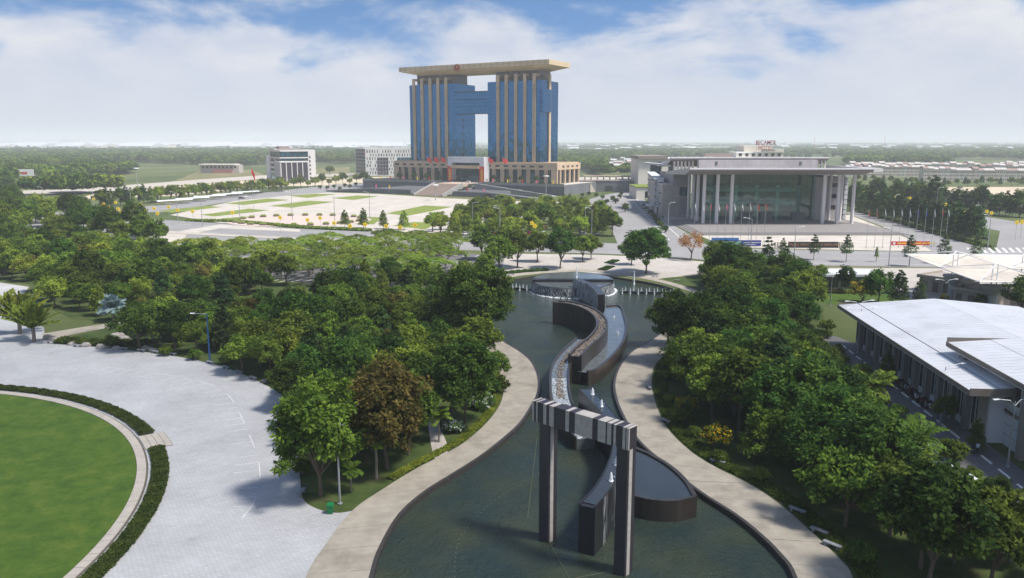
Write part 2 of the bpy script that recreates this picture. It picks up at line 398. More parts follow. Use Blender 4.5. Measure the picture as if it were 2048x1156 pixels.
# water
wm = bpy.data.materials.new('pond_water'); wm.use_nodes = True; t = wm.node_tree; b = t.nodes['Principled BSDF']
b.inputs['Base Color'].default_value = (0.016, 0.026, 0.02, 1); b.inputs['Roughness'].default_value = 0.1; b.inputs['IOR'].default_value = 1.33
g = t.nodes.new('ShaderNodeNewGeometry'); mpn = t.nodes.new('ShaderNodeMapping'); mpn.inputs['Scale'].default_value = (1.0, 0.6, 1); mpn.inputs['Rotation'].default_value = (0, 0, R(25))
t.links.new(g.outputs['Position'], mpn.inputs[0])
na = t.nodes.new('ShaderNodeTexNoise'); na.inputs['Scale'].default_value = 1.3; na.inputs['Detail'].default_value = 5; na.inputs['Distortion'].default_value = 1.0; t.links.new(mpn.outputs[0], na.inputs['Vector'])
bp = t.nodes.new('ShaderNodeBump'); bp.inputs['Strength'].default_value = 1.0; bp.inputs['Distance'].default_value = 0.36
nc = t.nodes.new('ShaderNodeTexNoise'); nc.inputs['Scale'].default_value = 5.5; nc.inputs['Detail'].default_value = 3; nc.inputs['Distortion'].default_value = 1.2; t.links.new(mpn.outputs[0], nc.inputs['Vector'])
nd = t.nodes.new('ShaderNodeTexNoise'); nd.inputs['Scale'].default_value = 0.1; nd.inputs['Detail'].default_value = 3; t.links.new(mpn.outputs[0], nd.inputs['Vector'])
ndr = t.nodes.new('ShaderNodeMapRange'); ndr.inputs[1].default_value = 0.35; ndr.inputs[2].default_value = 0.65; ndr.inputs[3].default_value = 0.45; t.links.new(nd.outputs['Fac'], ndr.inputs[0])
ma = t.nodes.new('ShaderNodeMath'); ma.operation = 'MULTIPLY_ADD'; ma.inputs[1].default_value = 0.45; t.links.new(nc.outputs['Fac'], ma.inputs[0]); t.links.new(na.outputs['Fac'], ma.inputs[2])
mw = t.nodes.new('ShaderNodeMath'); mw.operation = 'MULTIPLY'; t.links.new(ma.outputs[0], mw.inputs[0]); t.links.new(ndr.outputs[0], mw.inputs[1])      # calmer and windier patches
t.links.new(mw.outputs[0], bp.inputs['Height']); t.links.new(bp.outputs[0], b.inputs['Normal'])
nb = t.nodes.new('ShaderNodeTexNoise'); nb.inputs['Scale'].default_value = 0.12; nb.inputs['Detail'].default_value = 6; t.links.new(g.outputs['Position'], nb.inputs['Vector'])
rr = t.nodes.new('ShaderNodeValToRGB'); rr.color_ramp.elements[0].position = 0.35; rr.color_ramp.elements[0].color = (0.02, 0.036, 0.034, 1); rr.color_ramp.elements[1].position = 0.7; rr.color_ramp.elements[1].color = (0.044, 0.054, 0.03, 1)
t.links.new(nb.outputs['Fac'], rr.inputs[0]); t.links.new(rr.outputs[0], b.inputs['Base Color'])
M_water = wm
WZ = -0.45
structure('pond_water', MB().sheet(POND, WZ), M_water)
structure('pond_coping', MB().strip_wall(POND, 0.4, -1.2, 0.14), M_coping)

# slabbed concrete paths round the pond: every slab its own piece
def slab_path(name, inner, outer, step, m, z0=0.03, z1=0.1, gap=0.05):
    root = tag(MB().sheet([p for p in inner] + [p for p in outer[::-1]], z0).build(name, MATS['kerb_joint']), kind='structure')
    n = max(2, int(sum(math.dist(a, b) for a, b in zip(inner, inner[1:])) / step))
    def at(path, k):
        d = [0]
        for a, b in zip(path, path[1:]): d.append(d[-1] + math.dist(a, b))
        x = d[-1] * k / n; i = min(len(path) - 2, max(0, next((q for q in range(len(d) - 1) if d[q + 1] >= x), len(d) - 2)))
        f = (x - d[i]) / max(1e-6, d[i + 1] - d[i]); return (path[i][0] + (path[i + 1][0] - path[i][0]) * f, path[i][1] + (path[i + 1][1] - path[i][1]) * f)
    sub = 4
    for k in range(n):
        e = gap / step / 2
        a = [at(inner, k + e + (1 - 2 * e) * q / sub) for q in range(sub + 1)]; c = [at(outer, k + e + (1 - 2 * e) * q / sub) for q in range(sub + 1)]
        MB().prism(a + c[::-1], z0, z1 + random.uniform(-0.012, 0.012), bottom=False).build('slab', m, root)
    return root
mat('kerb_joint', (0.1, 0.09, 0.075), 0.9, 0.2, 1)
inL = spline(pond_L[:18], 5); inL = offset_path(inL, 0.2)
outL = spline(GL([(560, 1330), (612, 1156), (650, 1092), (705, 1022), (765, 980), (830, 940), (880, 914), (930, 885), (975, 845), (1000, 810), (1006, 782), (1000, 748), (985, 722), (955, 700), (920, 672), (905, 640)]), 5)
slab_path('pond_path_left', inL, outL, 4.6, M_conc)
inR = spline(pond_R[5:], 5)[::-1]; inR = offset_path(inR, -0.2)
outR = spline(GL([(1760, 1330), (1705, 1156), (1680, 1120), (1620, 1063), (1560, 1010), (1500, 970), (1430, 935), (1380, 903), (1335, 858), (1312, 810), (1303, 765), (1312, 728), (1345, 700), (1395, 672)]), 5)
slab_path('pond_path_right', inR, outR, 5.0, M_conc)
bk = spline(GL([(985, 560), (1030, 551), (1085, 545), (1150, 541), (1200, 543), (1245, 549), (1315, 561), (1372, 577), (1430, 598), (1480, 625)]), 4)
slab_path('pond_path_back', offset_path(bk, -1.6), offset_path(bk, 1.4), 6.0, M_conc)
structure('side_path', MB().sheet(spline(GL([(84, 668), (150, 657), (226, 646), (300, 640)]), 3) + spline(GL([(300, 646), (226, 655), (150, 668), (96, 684)]), 3), 0.06), M_conc)
structure('stepping_path', MB().sheet(GL([(868, 918), (896, 912), (893, 885), (878, 850), (866, 830), (856, 850), (862, 890)]), 0.05), M_walk)

# plaza with the round lawn
plaza_edge = GL([(705, 1022), (672, 1026), (635, 1018), (609, 1002), (602, 978), (596, 900), (588, 830), (575, 800), (540, 775), (500, 755), (450, 735), (400, 722), (340, 711), (280, 703), (190, 694), (110, 688)])
plaza = GL([(560, 1330), (612, 1156), (650, 1092)]) + spline(plaza_edge, 4) + GL([(90, 676), (88, 655), (50, 640), (28, 612), (58, 574), (0, 565), (-300, 560), (-700, 700), (-900, 1330)])
structure('plaza_pavement', MB().sheet(plaza, 0.02), M_paver)
LC = (-95.0, 71.0)
def arc(r, a0, a1, n): return [(LC[0] + r * math.cos(R(a0 + (a1 - a0) * i / n)), LC[1] + r * math.sin(R(a0 + (a1 - a0) * i / n))) for i in range(n + 1)]
structure('round_lawn', MB().sheet(arc(53.42, 0, 360, 160)[:-1], 0.09), M_lawn)
ring = tag(MB().sheet(arc(54.75, -40, 140, 120) + arc(53.25, 140, -40, 120), 0.05).build('lawn_kerb', MATS['kerb_joint']), kind='structure')
kn = 130
for i in range(kn):
    a0 = -40 + 180 * i / kn; a1 = a0 + 180 / kn - 0.05
    MB().prism(arc(53.45, a0, a1, 2) + arc(54.5, a1, a0, 2), 0.05, 0.16 + random.uniform(-0.01, 0.01), bottom=False).build('kerb_stone', M_kerb, ring)
# paved gap in the hedge
gap = tag(MB().sheet(arc(54.8, 31.2, 37.2, 4) + arc(58.2, 37.2, 31.2, 4), 0.03).build('paved_crossing', MATS['kerb_joint']), kind='structure')
for i in range(4):
    for j in range(6):
        a0 = 31.3 + j * 0.98; r0 = 54.85 + i * 0.83
        MB().prism(arc(r0, a0, a0 + 0.93, 1) + arc(r0 + 0.78, a0 + 0.93, a0, 1), 0.03, 0.1, bottom=False).build('tile', M_kerb, gap)

# chalk-white bay lines on the plaza
pl_lines = MB()
bay_c = spline(GL([(215, 735), (280, 742), (350, 752), (410, 765), (450, 785), (470, 808), (490, 850), (507, 890), (517, 920), (520, 955), (515, 985), (500, 1020), (480, 1040)]), 4)
bay = resample(bay_c, 2.6)
for i, p in enumerate(bay[:-1]):
    q = bay[i + 1]; tx, ty = q[0] - p[0], q[1] - p[1]; l = math.hypot(tx, ty); nx, ny = ty / l, -tx / l
    if nx > 0 : nx, ny = -nx, -ny
    ln = 2.6 + random.uniform(-0.6, 0.8); w = 0.07
    if random.random() < 0.85:
        a = (p[0], p[1]); e = (p[0] + nx * ln, p[1] + ny * ln)
        pl_lines.sheet([(a[0] - tx / l * w, a[1] - ty / l * w), (a[0] + tx / l * w, a[1] + ty / l * w), (e[0] + tx / l * w, e[1] + ty / l * w), (e[0] - tx / l * w, e[1] - ty / l * w)], 0.03)
    if i % 4 in (0, 1):
        pl_lines.sheet([(p[0] - nx * w, p[1] - ny * w), (q[0] - nx * w, q[1] - ny * w), (q[0] + nx * w, q[1] + ny * w), (p[0] + nx * w, p[1] + ny * w)], 0.034)
structure('plaza_markings', pl_lines, mat('worn_chalk_paint', (0.56, 0.56, 0.55), 0.8, 0.2, 1.5))

# grove floors
GROVE_L = GL([(705, 1022), (672, 1026), (635, 1018), (609, 1002), (602, 978), (596, 900), (588, 830), (575, 800), (540, 775), (500, 755), (450, 735), (400, 722), (340, 711), (280, 703), (190, 694), (110, 688)][::1]) + GL([(96, 684), (226, 654), (300, 642), (150, 640), (60, 600), (60, 570), (-60, 545), (-160, 500), (0, 450), (180, 478), (320, 512), (440, 540), (640, 574), (860, 576), (985, 560), (960, 600), (955, 630), (930, 660), (920, 672), (955, 700), (985, 722), (1000, 748), (1006, 782), (1000, 810), (975, 845), (930, 885), (880, 914), (830, 940), (765, 980)])
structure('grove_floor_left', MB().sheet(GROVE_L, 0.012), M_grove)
GROVE_R = GL([(1395, 672), (1345, 700), (1312, 728), (1303, 765), (1312, 810), (1335, 858), (1380, 903), (1430, 935), (1500, 970), (1560, 1010), (1620, 1063), (1680, 1120), (1705, 1156), (1760, 1330), (2300, 1330), (2060, 1040), (1960, 955), (1860, 862), (1740, 760), (1690, 705), (1655, 660), (1640, 610), (1560, 560), (1480, 545), (1400, 540), (1310, 548), (1330, 560), (1430, 594), (1480, 622)])
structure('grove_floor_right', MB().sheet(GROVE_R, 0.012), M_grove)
structure('garden_lawn', MB().sheet(GL([(1600, 560), (1700, 562), (1800, 590), (1830, 612), (1690, 612), (1600, 600)]), 0.03), M_lawn)
structure('glade_lawn', MB().sheet(GL([(500, 612), (560, 590), (640, 578), (720, 592), (640, 612), (560, 626)]), 0.03), M_lawn)
structure('back_dry_lawn', MB().sheet(GL([(1270, 528), (1390, 530), (1420, 548), (1330, 556), (1275, 546)]), 0.03), M_sand)

# roads
structure('boulevard', MB().sheet(GL([(-300, 405), (180, 428), (330, 440), (440, 447), (600, 458), (850, 468), (1000, 476), (1230, 487), (1440, 496), (1700, 502), (2300, 508), (2300, 540), (1700, 532), (1500, 527), (1330, 513), (1200, 507), (1040, 503), (900, 500), (640, 512), (470, 520), (320, 507), (200, 478), (-300, 440)]), 0.04), M_asph2)
structure('median', MB().prism(GL([(330, 462), (470, 470), (640, 478), (860, 483), (860, 486), (640, 481), (470, 474), (330, 467)]), 0.04, 0.18), M_kerb)
structure('side_street', MB().sheet(GL([(1690, 425), (1715, 423), (1820, 447), (1960, 490), (2000, 506), (1870, 506), (1835, 484), (1770, 455)]), 0.045), M_asph2)
structure('cross_street', MB().sheet(GL([(1700, 398), (1760, 400), (2060, 448), (2400, 490), (2400, 512), (1990, 508), (2000, 462), (1850, 432)]), 0.05), M_asph2)
structure('driveway', MB().sheet(GL([(1245, 383), (1280, 383), (1290, 400), (1330, 440), (1425, 497), (1240, 500), (1222, 455), (1165, 420), (1150, 408), (1200, 392)]), 0.05), M_asph2)
structure('car_park', MB().sheet(GL([(360, 524), (640, 514), (900, 502), (1010, 515), (1000, 548), (880, 574), (640, 572), (450, 540)]), 0.055), M_asph)
structure('sidewalk', MB().sheet(GL([(1000, 507), (1200, 510), (1330, 516), (1460, 529), (1500, 531), (1420, 545), (1300, 560), (1245, 552), (1150, 543), (1085, 547), (1000, 556)]), 0.05), M_walk)
structure('far_avenue', MB().sheet(GL([(-600, 410), (-60, 392), (150, 388), (400, 368), (520, 358), (760, 350), (760, 346), (520, 351), (400, 359), (150, 378), (-60, 384), (-600, 398)]), 0.045), M_kerb)
structure('terrace_road', MB().sheet(GL([(560, 382), (640, 372), (740, 366), (760, 372), (655, 386), (600, 392), (470, 402), (330, 424), (180, 426), (300, 412), (460, 392)]), 0.045), M_asph2)
structure('canopy_forecourt', MB().sheet(GL([(1560, 536), (1760, 536), (2300, 540), (2300, 620), (1700, 612), (1840, 610), (1790, 580), (1700, 556), (1560, 556)]), 0.03), M_walk)
structure('kerb_boulevard', MB().strip_wall(spline(GL([(2300, 541), (1700, 533), (1500, 528), (1330, 514), (1200, 508), (1040, 504)]), 4), 0.3, 0.0, 0.16), M_kerb)
structure('forecourt', MB().sheet(GL([(1325, 440), (1420, 480), (1440, 494), (1700, 500), (1880, 503), (1838, 486), (1770, 458), (1700, 430), (1330, 430)]), 0.03), M_square)
structure('sand_lot', MB().sheet(GL([(1815, 380), (1880, 374), (2300, 374), (2300, 424), (2048, 408), (1860, 394)]), 0.03), M_sand)
structure('dry_field', MB().sheet(GL([(840, 372), (560, 372), (480, 378), (350, 392), (150, 398), (200, 385), (480, 362), (600, 357), (800, 353)]), 0.02), M_sand)

# road markings
mk = MB()
def dash(p, q, w, z=0.07, dashes=None):
    a, b = Vector(p), Vector(q); d = (b - a); ln = d.length; d.normalize(); n = Vector((-d.y, d.x)) * w / 2; pos = 0
    on, off = dashes or (ln, 1)
    while pos < ln:
        s0 = a + d * pos; s1 = a + d * min(ln, pos + on)
        mk.sheet([tuple(s0 - n), tuple(s1 - n), tuple(s1 + n), tuple(s0 + n)], z); pos += on + off
for y0, y1, dd in ((497, 506, (9, 9)), (503, 512, None), (514, 521, (9, 9)), (526, 531, None)):
    a = GL([(1440, y0 + 0.5), (2300, y1 + 2)]); dash(a[0], a[1], 0.22, dashes=dd)
for o in (0.25, 0.5, 0.75):
    a = GL([(190, 430 + 40 * o), (440, 447 + 25 * o)]); dash(a[0], a[1], 0.3, dashes=(10, 8))
for x0, y0, x1, y1 in ((1262, 400, 1340, 482), (1272, 397, 1372, 486)):
    a = GL([(x0, y0), (x1, y1)]); dash(a[0], a[1], 0.25)
for i in range(9):   # zebra at the junction
    a = GL([(1935 + i * 14, 496), (1945 + i * 14, 506)]); dash(a[0], a[1], 0.8)
for r in range(5):
    for i in range(22):
        a = GL([(470 + i * 24 - r * 14, 518 + r * 12 - i * 0.25)]); p = a[0]; dash(p, (p[0] + 2.2, p[1] + 4.2), 0.35)
structure('road_markings', mk, M_white)

# the main square with its lawns
structure('main_square', MB().sheet(GL([(340, 430), (470, 402), (600, 389), (655, 385), (760, 388), (880, 396), (1010, 402), (1130, 404), (1150, 412), (1000, 446), (860, 466), (600, 456), (440, 446)]), 0.06), M_square)
structure('sidewalk_square', MB().sheet(GL([(300, 470), (340, 466), (440, 449), (600, 459), (600, 464), (440, 457), (372, 470), (366, 492), (330, 508), (318, 500), (350, 488)]), 0.08), M_square)
for k, pts in enumerate([[(575, 391.5), (632, 387.5), (673, 389), (614.5, 396)], [(664, 396.6), (714, 391), (758, 393), (707, 400)], [(450.5, 407), (536, 397), (579, 400), (488, 410)], [(539, 412), (618, 401.5), (669, 404), (584, 415.5)],
                         [(317, 421.6), (409.5, 412), (444, 414), (344.5, 426)], [(399, 430), (498, 417.5), (539, 421), (430, 433)], [(680, 446), (722, 433.5), (765, 435), (748, 449)], [(772, 427), (850, 411), (905, 414), (815, 432)],
                         [(785, 452), (830, 444), (880, 446), (850, 459)], [(932, 404), (950, 399.5), (985, 401), (960, 408)], [(985, 414), (1010, 407), (1060, 409), (1030, 420)], [(440, 437), (500, 433), (560, 438), (460, 441)]]):
    structure('square_lawn', MB().sheet(GL(pts), 0.085), M_lawn2)

# ------------------------------------------------------------------ trees: prototypes of trunk + leafy crown, then individuals
M_bark = mat('bark', (0.12, 0.09, 0.065), 0.9, 0.3, 3, streak=True)
M_bark2 = mat('pale_bark', (0.2, 0.17, 0.14), 0.9, 0.3, 3, streak=True)
LEAF = {
    'dark': leaf_mat('leaf_dark', (0.021, 0.057, 0.008), (0.106, 0.175, 0.025)),
    'mid': leaf_mat('leaf_mid', (0.043, 0.083, 0.010), (0.188, 0.260, 0.032)),
    'light': leaf_mat('leaf_light', (0.096, 0.151, 0.013), (0.319, 0.393, 0.048)),
    'olive': leaf_mat('leaf_olive', (0.057, 0.065, 0.013), (0.227, 0.187, 0.043)),
    'umbrella': leaf_mat('leaf_umbrella', (0.096, 0.147, 0.019), (0.293, 0.365, 0.057)),
    'yellowgreen': leaf_mat('leaf_yellowgreen', (0.105, 0.15, 0.014), (0.26, 0.31, 0.035)),
    'blue': leaf_mat('leaf_blue', (0.162, 0.227, 0.243), (0.325, 0.422, 0.439)),
    'dry': leaf_mat('leaf_dry', (0.212, 0.090, 0.032), (0.455, 0.212, 0.073)),
    'flower': leaf_mat('leaf_yellow_flower', (0.057, 0.105, 0.016), (0.130, 0.212, 0.032), flower=(0.62, 0.42, 0.01)),
    'whiteflower': leaf_mat('leaf_white_flower', (0.032, 0.090, 0.016), (0.097, 0.195, 0.032), flower=(0.75, 0.75, 0.7)),
    'conifer': leaf_mat('leaf_conifer', (0.023, 0.057, 0.016), (0.090, 0.151, 0.043)),
    'hedge': leaf_mat('leaf_hedge', (0.03, 0.06, 0.01), (0.1, 0.13, 0.025), objvar=0.1),
}
def leaf_mesh(name, P, Nn, size, tint, m, seed=0, aspect=0.55):
    """leaf-sized diamonds at points P facing Nn"""
    rg = np.random.default_rng(seed); n = len(P)
    a = rg.normal(size=(n, 3)); a -= (a * Nn).sum(1)[:, None] * Nn; a /= np.linalg.norm(a, axis=1)[:, None] + 1e-9
    b = np.cross(Nn, a); s = size * rg.uniform(0.65, 1.35, n)[:, None]
    V = np.stack([P - a * s, P + b * s * aspect - Nn * s * 0.15, P + a * s, P - b * s * aspect - Nn * s * 0.15], 1).reshape(-1, 3)
    me = bpy.data.meshes.new(name); me.vertices.add(4 * n); me.vertices.foreach_set('co', V.astype(np.float32).ravel())
    me.loops.add(4 * n); me.loops.foreach_set('vertex_index', np.arange(4 * n, dtype=np.int32))
    me.polygons.add(n); me.polygons.foreach_set('loop_start', np.arange(0, 4 * n, 4, dtype=np.int32)); me.polygons.foreach_set('loop_total', np.full(n, 4, dtype=np.int32))
    at = me.attributes.new('tint', 'FLOAT_COLOR', 'POINT'); c = np.zeros((n, 4, 4), np.float32)
    if tint.ndim == 1: c[:, :, 0] = tint[:, None]
    else: c[:, :, 0] = tint[:, 0][:, None]; c[:, :, 1] = tint[:, 1][:, None]
    c[:, :, 3] = 1; at.data.foreach_set('color', c.ravel())
    me.materials.append(m); me.update(); me.validate(); return me

def crown_from_clusters(name, C, rad, per, size, m, center, seed, flowers=0.0, up=0.5, flat=0.75):
    rg = np.random.default_rng(seed); k = len(C); n = k * per
    ci = np.repeat(np.arange(k), per); d = rg.normal(size=(n, 3)); d /= np.linalg.norm(d, axis=1)[:, None]
    r = rg.uniform(0, 1, n) ** 0.4; rr = (rad if np.ndim(rad) else np.full(k, rad))[ci]
    off = d * (r * rr)[:, None]; off[:, 2] *= flat; P = C[ci] + off
    out = P - np.array(center); out /= np.linalg.norm(out, axis=1)[:, None] + 1e-9
    Nn = out * 0.5 + rg.normal(size=(n, 3)) * 0.55 + np.array([0, 0, up]); Nn /= np.linalg.norm(Nn, axis=1)[:, None]
    ct = rg.uniform(0.0, 0.95, k); tint = np.clip(ct[ci] + rg.normal(size=n) * 0.2, 0, 1)
    if flowers: tint = np.stack([tint, (rg.uniform(size=n) < flowers * (off[:, 2] > -0.3 * rr)).astype(float)], 1)
    return leaf_mesh(name, P, Nn, size, tint, m, seed)

def limbs(C, h0, r0, seed, nl=9, m=None, name='trunk', lean=0.0):
    rg = random.Random(seed); mb = MB(); th = h0
    top = (rg.uniform(-.3, .3) + lean, rg.uniform(-.3, .3), th)
    mb.tube([(0, 0, -0.1), (top[0] * 0.3, top[1] * 0.4, th * 0.5), top], r0, r0 * 0.7, 7)
    for i in rg.sample(range(len(C)), min(nl, len(C))):
        c = C[i]; mid = (top[0] + (c[0] - top[0]) * 0.5 + rg.uniform(-.3, .3), top[1] + (c[1] - top[1]) * 0.5 + rg.uniform(-.3, .3), th + (c[2] - th) * 0.62)
        mb.tube([(top[0], top[1], th - 0.3), mid, tuple(c)], r0 * 0.5, r0 * 0.1, 5, cap=False)
    return mb.mesh(name, m or M_bark)

PROTO = {}
def proto(key, trunk, crown): PROTO[key] = (trunk, crown)
def broad(key, leaf, seed, H=11.0, Rr=4.2, base=2.6, ncl=78, per=85, size=0.27, crad=1.15, lump=0.25, trunk=2.8):
    rg = np.random.default_rng(seed); d = rg.normal(size=(ncl * 3, 3)); d /= np.linalg.norm(d, axis=1)[:, None]; d = d[d[:, 2] > -0.55][:ncl]
    ph = rg.uniform(0, 6.28, 4); az = np.arctan2(d[:, 1], d[:, 0])
    l = 1 + lump * (np.sin(2 * az + ph[0]) * 0.5 + np.sin(3 * az + ph[1] + d[:, 2] * 3) * 0.6 + np.sin(5 * d[:, 2] + ph[2]) * 0.35)
    r = rg.uniform(0.45, 1.0, len(d)) ** 0.6 * l; hc = (H - base) / 2; cz = base + hc
    C = np.stack([d[:, 0] * r * (Rr - crad * 0.6), d[:, 1] * r * (Rr - crad * 0.6), cz + d[:, 2] * r * (hc - crad * 0.5)], 1)
    rad = rg.uniform(0.7, 1.25, len(C)) * crad
    proto(key, limbs(C, trunk, 0.24, seed), crown_from_clusters('crown', C, rad, per, size, LEAF[leaf], (0, 0, cz - 1), seed))
broad('broad_dark', 'dark', 1, H=12.5, Rr=4.6, ncl=95)
broad('broad_dark2', 'dark', 2, H=10.5, Rr=4.8, base=2.0, ncl=95, lump=0.35)
broad('broad_mid', 'mid', 3, H=10.5, Rr=4.2, lump=0.32)
broad('broad_mid2', 'mid', 4, H=9.0, Rr=4.6, base=2.0, ncl=85, lump=0.4)
broad('broad_light', 'light', 5, H=8.5, Rr=3.9, base=2.2, ncl=62, lump=0.35)
broad('broad_olive', 'olive', 6, H=9.0, Rr=4.0, base=2.0, ncl=70, lump=0.35)
broad('feature', 'mid', 7, H=13.6, Rr=5.0, base=2.2, ncl=150, per=100, size=0.25, crad=1.1, lump=0.3)
broad('feature_olive', 'olive', 8, H=13.5, Rr=5.4, base=2.0, ncl=150, per=90, size=0.25, crad=1.15, lump=0.22)
broad('feature_dark', 'dark', 9, H=15, Rr=6.2, base=2.2, ncl=190, per=90, size=0.28, crad=1.25, lump=0.2)
broad('small_round', 'mid', 10, H=4.6, Rr=1.9, base=0.7, ncl=40, per=60, size=0.18, crad=0.62, trunk=0.9)
broad('small_light', 'yellowgreen', 12, H=6.4, Rr=2.6, base=1.6, ncl=44, per=60, size=0.24, crad=0.8, trunk=1.9)
broad('dry', 'dry', 13, H=9.5, Rr=4.8, base=2.6, ncl=80, per=16, size=0.26, crad=1.1, trunk=2.4)
broad('shrub', 'mid', 14, H=2.3, Rr=1.6, base=0.15, ncl=26, per=60, size=0.17, crad=0.6, trunk=0.5)
broad('topiary', 'dark', 15, H=2.0, Rr=1.05, base=0.1, ncl=30, per=60, size=0.11, crad=0.42, lump=0.02, trunk=0.4)
def flowering(key, leaf, seed, H, Rr, fl, base=0.4):
    rg = np.random.default_rng(seed); d = rg.normal(size=(120, 3)); d /= np.linalg.norm(d, axis=1)[:, None]; d = d[d[:, 2] > -0.4][:46]
    r = rg.uniform(0.5, 1, len(d)); C = np.stack([d[:, 0] * r * Rr, d[:, 1] * r * Rr, base + (H - base) / 2 + d[:, 2] * r * (H - base) / 2], 1)
    proto(key, limbs(C, base + 0.4, 0.1, seed), crown_from_clusters('crown', C, 0.6, 60, 0.17, LEAF[leaf], (0, 0, H / 2), seed, flowers=fl))
flowering('yellow_flower', 'flower', 21, 4.6, 2.4, 0.4)
flowering('white_flower', 'whiteflower', 22, 1.7, 1.7, 0.28, 0.1)
def umbrella(key, seed, H=8.0, Rr=6.4):
    rg = np.random.default_rng(seed); n = 120; a = rg.uniform(0, 6.283, n); r = np.sqrt(rg.uniform(0.0, 1, n)) * Rr * (1 + 0.14 * np.sin(3 * a + seed)); z = H - 0.5 - 1.5 * (r / Rr) ** 2 + rg.normal(size=n) * 0.28
    C = np.stack([r * np.cos(a), r * np.sin(a), z], 1); rnd = random.Random(seed); mb = MB(); th = H * 0.24
    mb.tube([(0, 0, -0.1), (0.1, 0.05, th * 0.5), (0.15, 0.1, th)], 0.27, 0.22, 7)
    for i in range(7):
        an = 6.283 * i / 7 + rnd.uniform(-.3, .3); rr = Rr * rnd.uniform(0.4, 0.6)
        p1 = (math.cos(an) * rr * 0.45, math.sin(an) * rr * 0.45, th + (H - th) * 0.5); p2 = (math.cos(an) * rr, math.sin(an) * rr, H - 1.5)
        mb.tube([(0.15, 0.1, th - 0.15), p1, p2], 0.14, 0.07, 5, cap=False)
        for k in range(3):
            c = C[rnd.randrange(n)]
            best = min(range(n), key=lambda q: (C[q][0] - p2[0] * (1.25 + 0.25 * k)) ** 2 + (C[q][1] - p2[1] * 1.4 + (k - 1) * 1.6) ** 2); c = C[best]
            mb.tube([p1 if k == 1 else p2, ((p2[0] + c[0]) / 2, (p2[1] + c[1]) / 2, c[2] - 0.45), tuple(c)], 0.06, 0.02, 4, cap=False)
    proto(key, mb.mesh('trunk', M_bark2), crown_from_clusters('crown', C, rg.uniform(0.6, 1.15, n), 46, 0.2, LEAF['umbrella'], (0, 0, H - 6), seed, up=1.0, flat=0.42))
umbrella('umbrella', 31); umbrella('umbrella2', 32, 7.4, 5.8)
def column_tree(key, leaf, seed, H=9.0, Rr=1.7, base=2.2, tiers=9, taper=1.0, per=70, size=0.22):
    rg = np.random.default_rng(seed); C = []; rad = []
    for k in range(tiers):
        f = k / (tiers - 1); z = base + (H - base) * f; rr = Rr * ((1 - f) ** taper * 0.9 + 0.16) * rg.uniform(0.75, 1.15); m_ = 6 if f < 0.8 else 3
        for q in range(m_):
            a = 6.283 * q / m_ + rg.uniform(0, 1.2); C.append((math.cos(a) * rr * 0.75, math.sin(a) * rr * 0.75, z + rg.uniform(-.3, .3))); rad.append(max(0.4, rr * 0.5))
    C = np.array(C); mb = MB(); mb.tube([(0, 0, -0.1), (0.05, 0, H * 0.5), (0, 0.03, H * 0.97)], 0.13, 0.03, 6)
    for i in range(0, len(C), 2): mb.tube([(0, 0, C[i][2] - 0.5), tuple(C[i])], 0.045, 0.015, 4, cap=False)
    proto(key, mb.mesh('trunk', M_bark), crown_from_clusters('crown', C, np.array(rad), per, size, LEAF[leaf], (0, 0, base), seed, flat=0.6))
column_tree('column_mid', 'mid', 41, 9, 2.0, taper=0.45); column_tree('column_olive', 'light', 42, 8.5, 2.1, taper=0.4)
column_tree('conifer', 'conifer', 43, 11, 3.0, base=1.6, tiers=11, taper=0.8, per=75, size=0.2)
column_tree('young', 'conifer', 44, 9.5, 2.0, base=3.6, tiers=7, taper=0.55, per=45)
column_tree('street', 'conifer', 45, 10.5, 2.9, base=2.4, tiers=9, taper=0.5, per=80, size=0.26)
column_tree('sapling', 'mid', 46, 6.5, 0.9, base=2.6, tiers=7, taper=0.6, per=18, size=0.2)

def frond(mb_pts, mb_n, o, az, el, ln, droop, w, seed):
    rg = random.Random(seed); d = Vector((math.cos(az) * math.cos(el), math.sin(az) * math.cos(el), math.sin(el))); p = Vector(o); side = Vector((-math.sin(az), math.cos(az), 0)); st = 16
    for i in range(st):
        d = (d + Vector((0, 0, -droop / st))).normalized(); p = p + d * (ln / st); f = i / st; ww = w * (0.35 + 1.0 * math.sin(math.pi * min(1, f * 0.85 + 0.1)))
        for s in (-1, 1):
            for q in (0.35, 0.8):
                mb_pts.append(tuple(p + side * s * ww * q + Vector((0, 0, -0.12 * ww * q)))); nn = (d.cross(side) * (-1 if d.cross(side).z < 0 else 1) + side * s * 0.4); mb_n.append(tuple(nn.normalized()))
def palm(key, leaf, seed, th=4.5, nf=16, ln=2.6, w=0.5, fan=False, size=0.3, stem=0.14, el0=1.15):
    rg = random.Random(seed); P = []; Nn = []
    for i in range(nf):
        if fan: a = 1.45 * (2 * i / (nf - 1) - 1); az = (0.0 if a > 0 else math.pi) + (i % 3 - 1) * 0.55; el = math.pi / 2 - abs(a) * 0.85; droop = 0.3
        else: az = 6.283 * i / nf + rg.uniform(-.2, .2); el = rg.uniform(0.1, el0); droop = 1.15
        frond(P, Nn, (0, 0, th), az, el, ln * rg.uniform(0.85, 1.1), droop, w, seed * 100 + i)
    P = np.array(P); Nn = np.array(Nn); rgn = np.random.default_rng(seed); P = P + rgn.normal(size=P.shape) * 0.03
    mb = MB(); mb.tube([(0, 0, -0.1), (0.05, 0.03, th * 0.5), (0, 0, th + 0.1)], stem * 1.2, stem, 7)
    proto(key, mb.mesh('trunk', M_bark2), leaf_mesh('crown', P, Nn, size, rgn.uniform(0.15, 0.9, len(P)), LEAF[leaf], seed, 0.32))
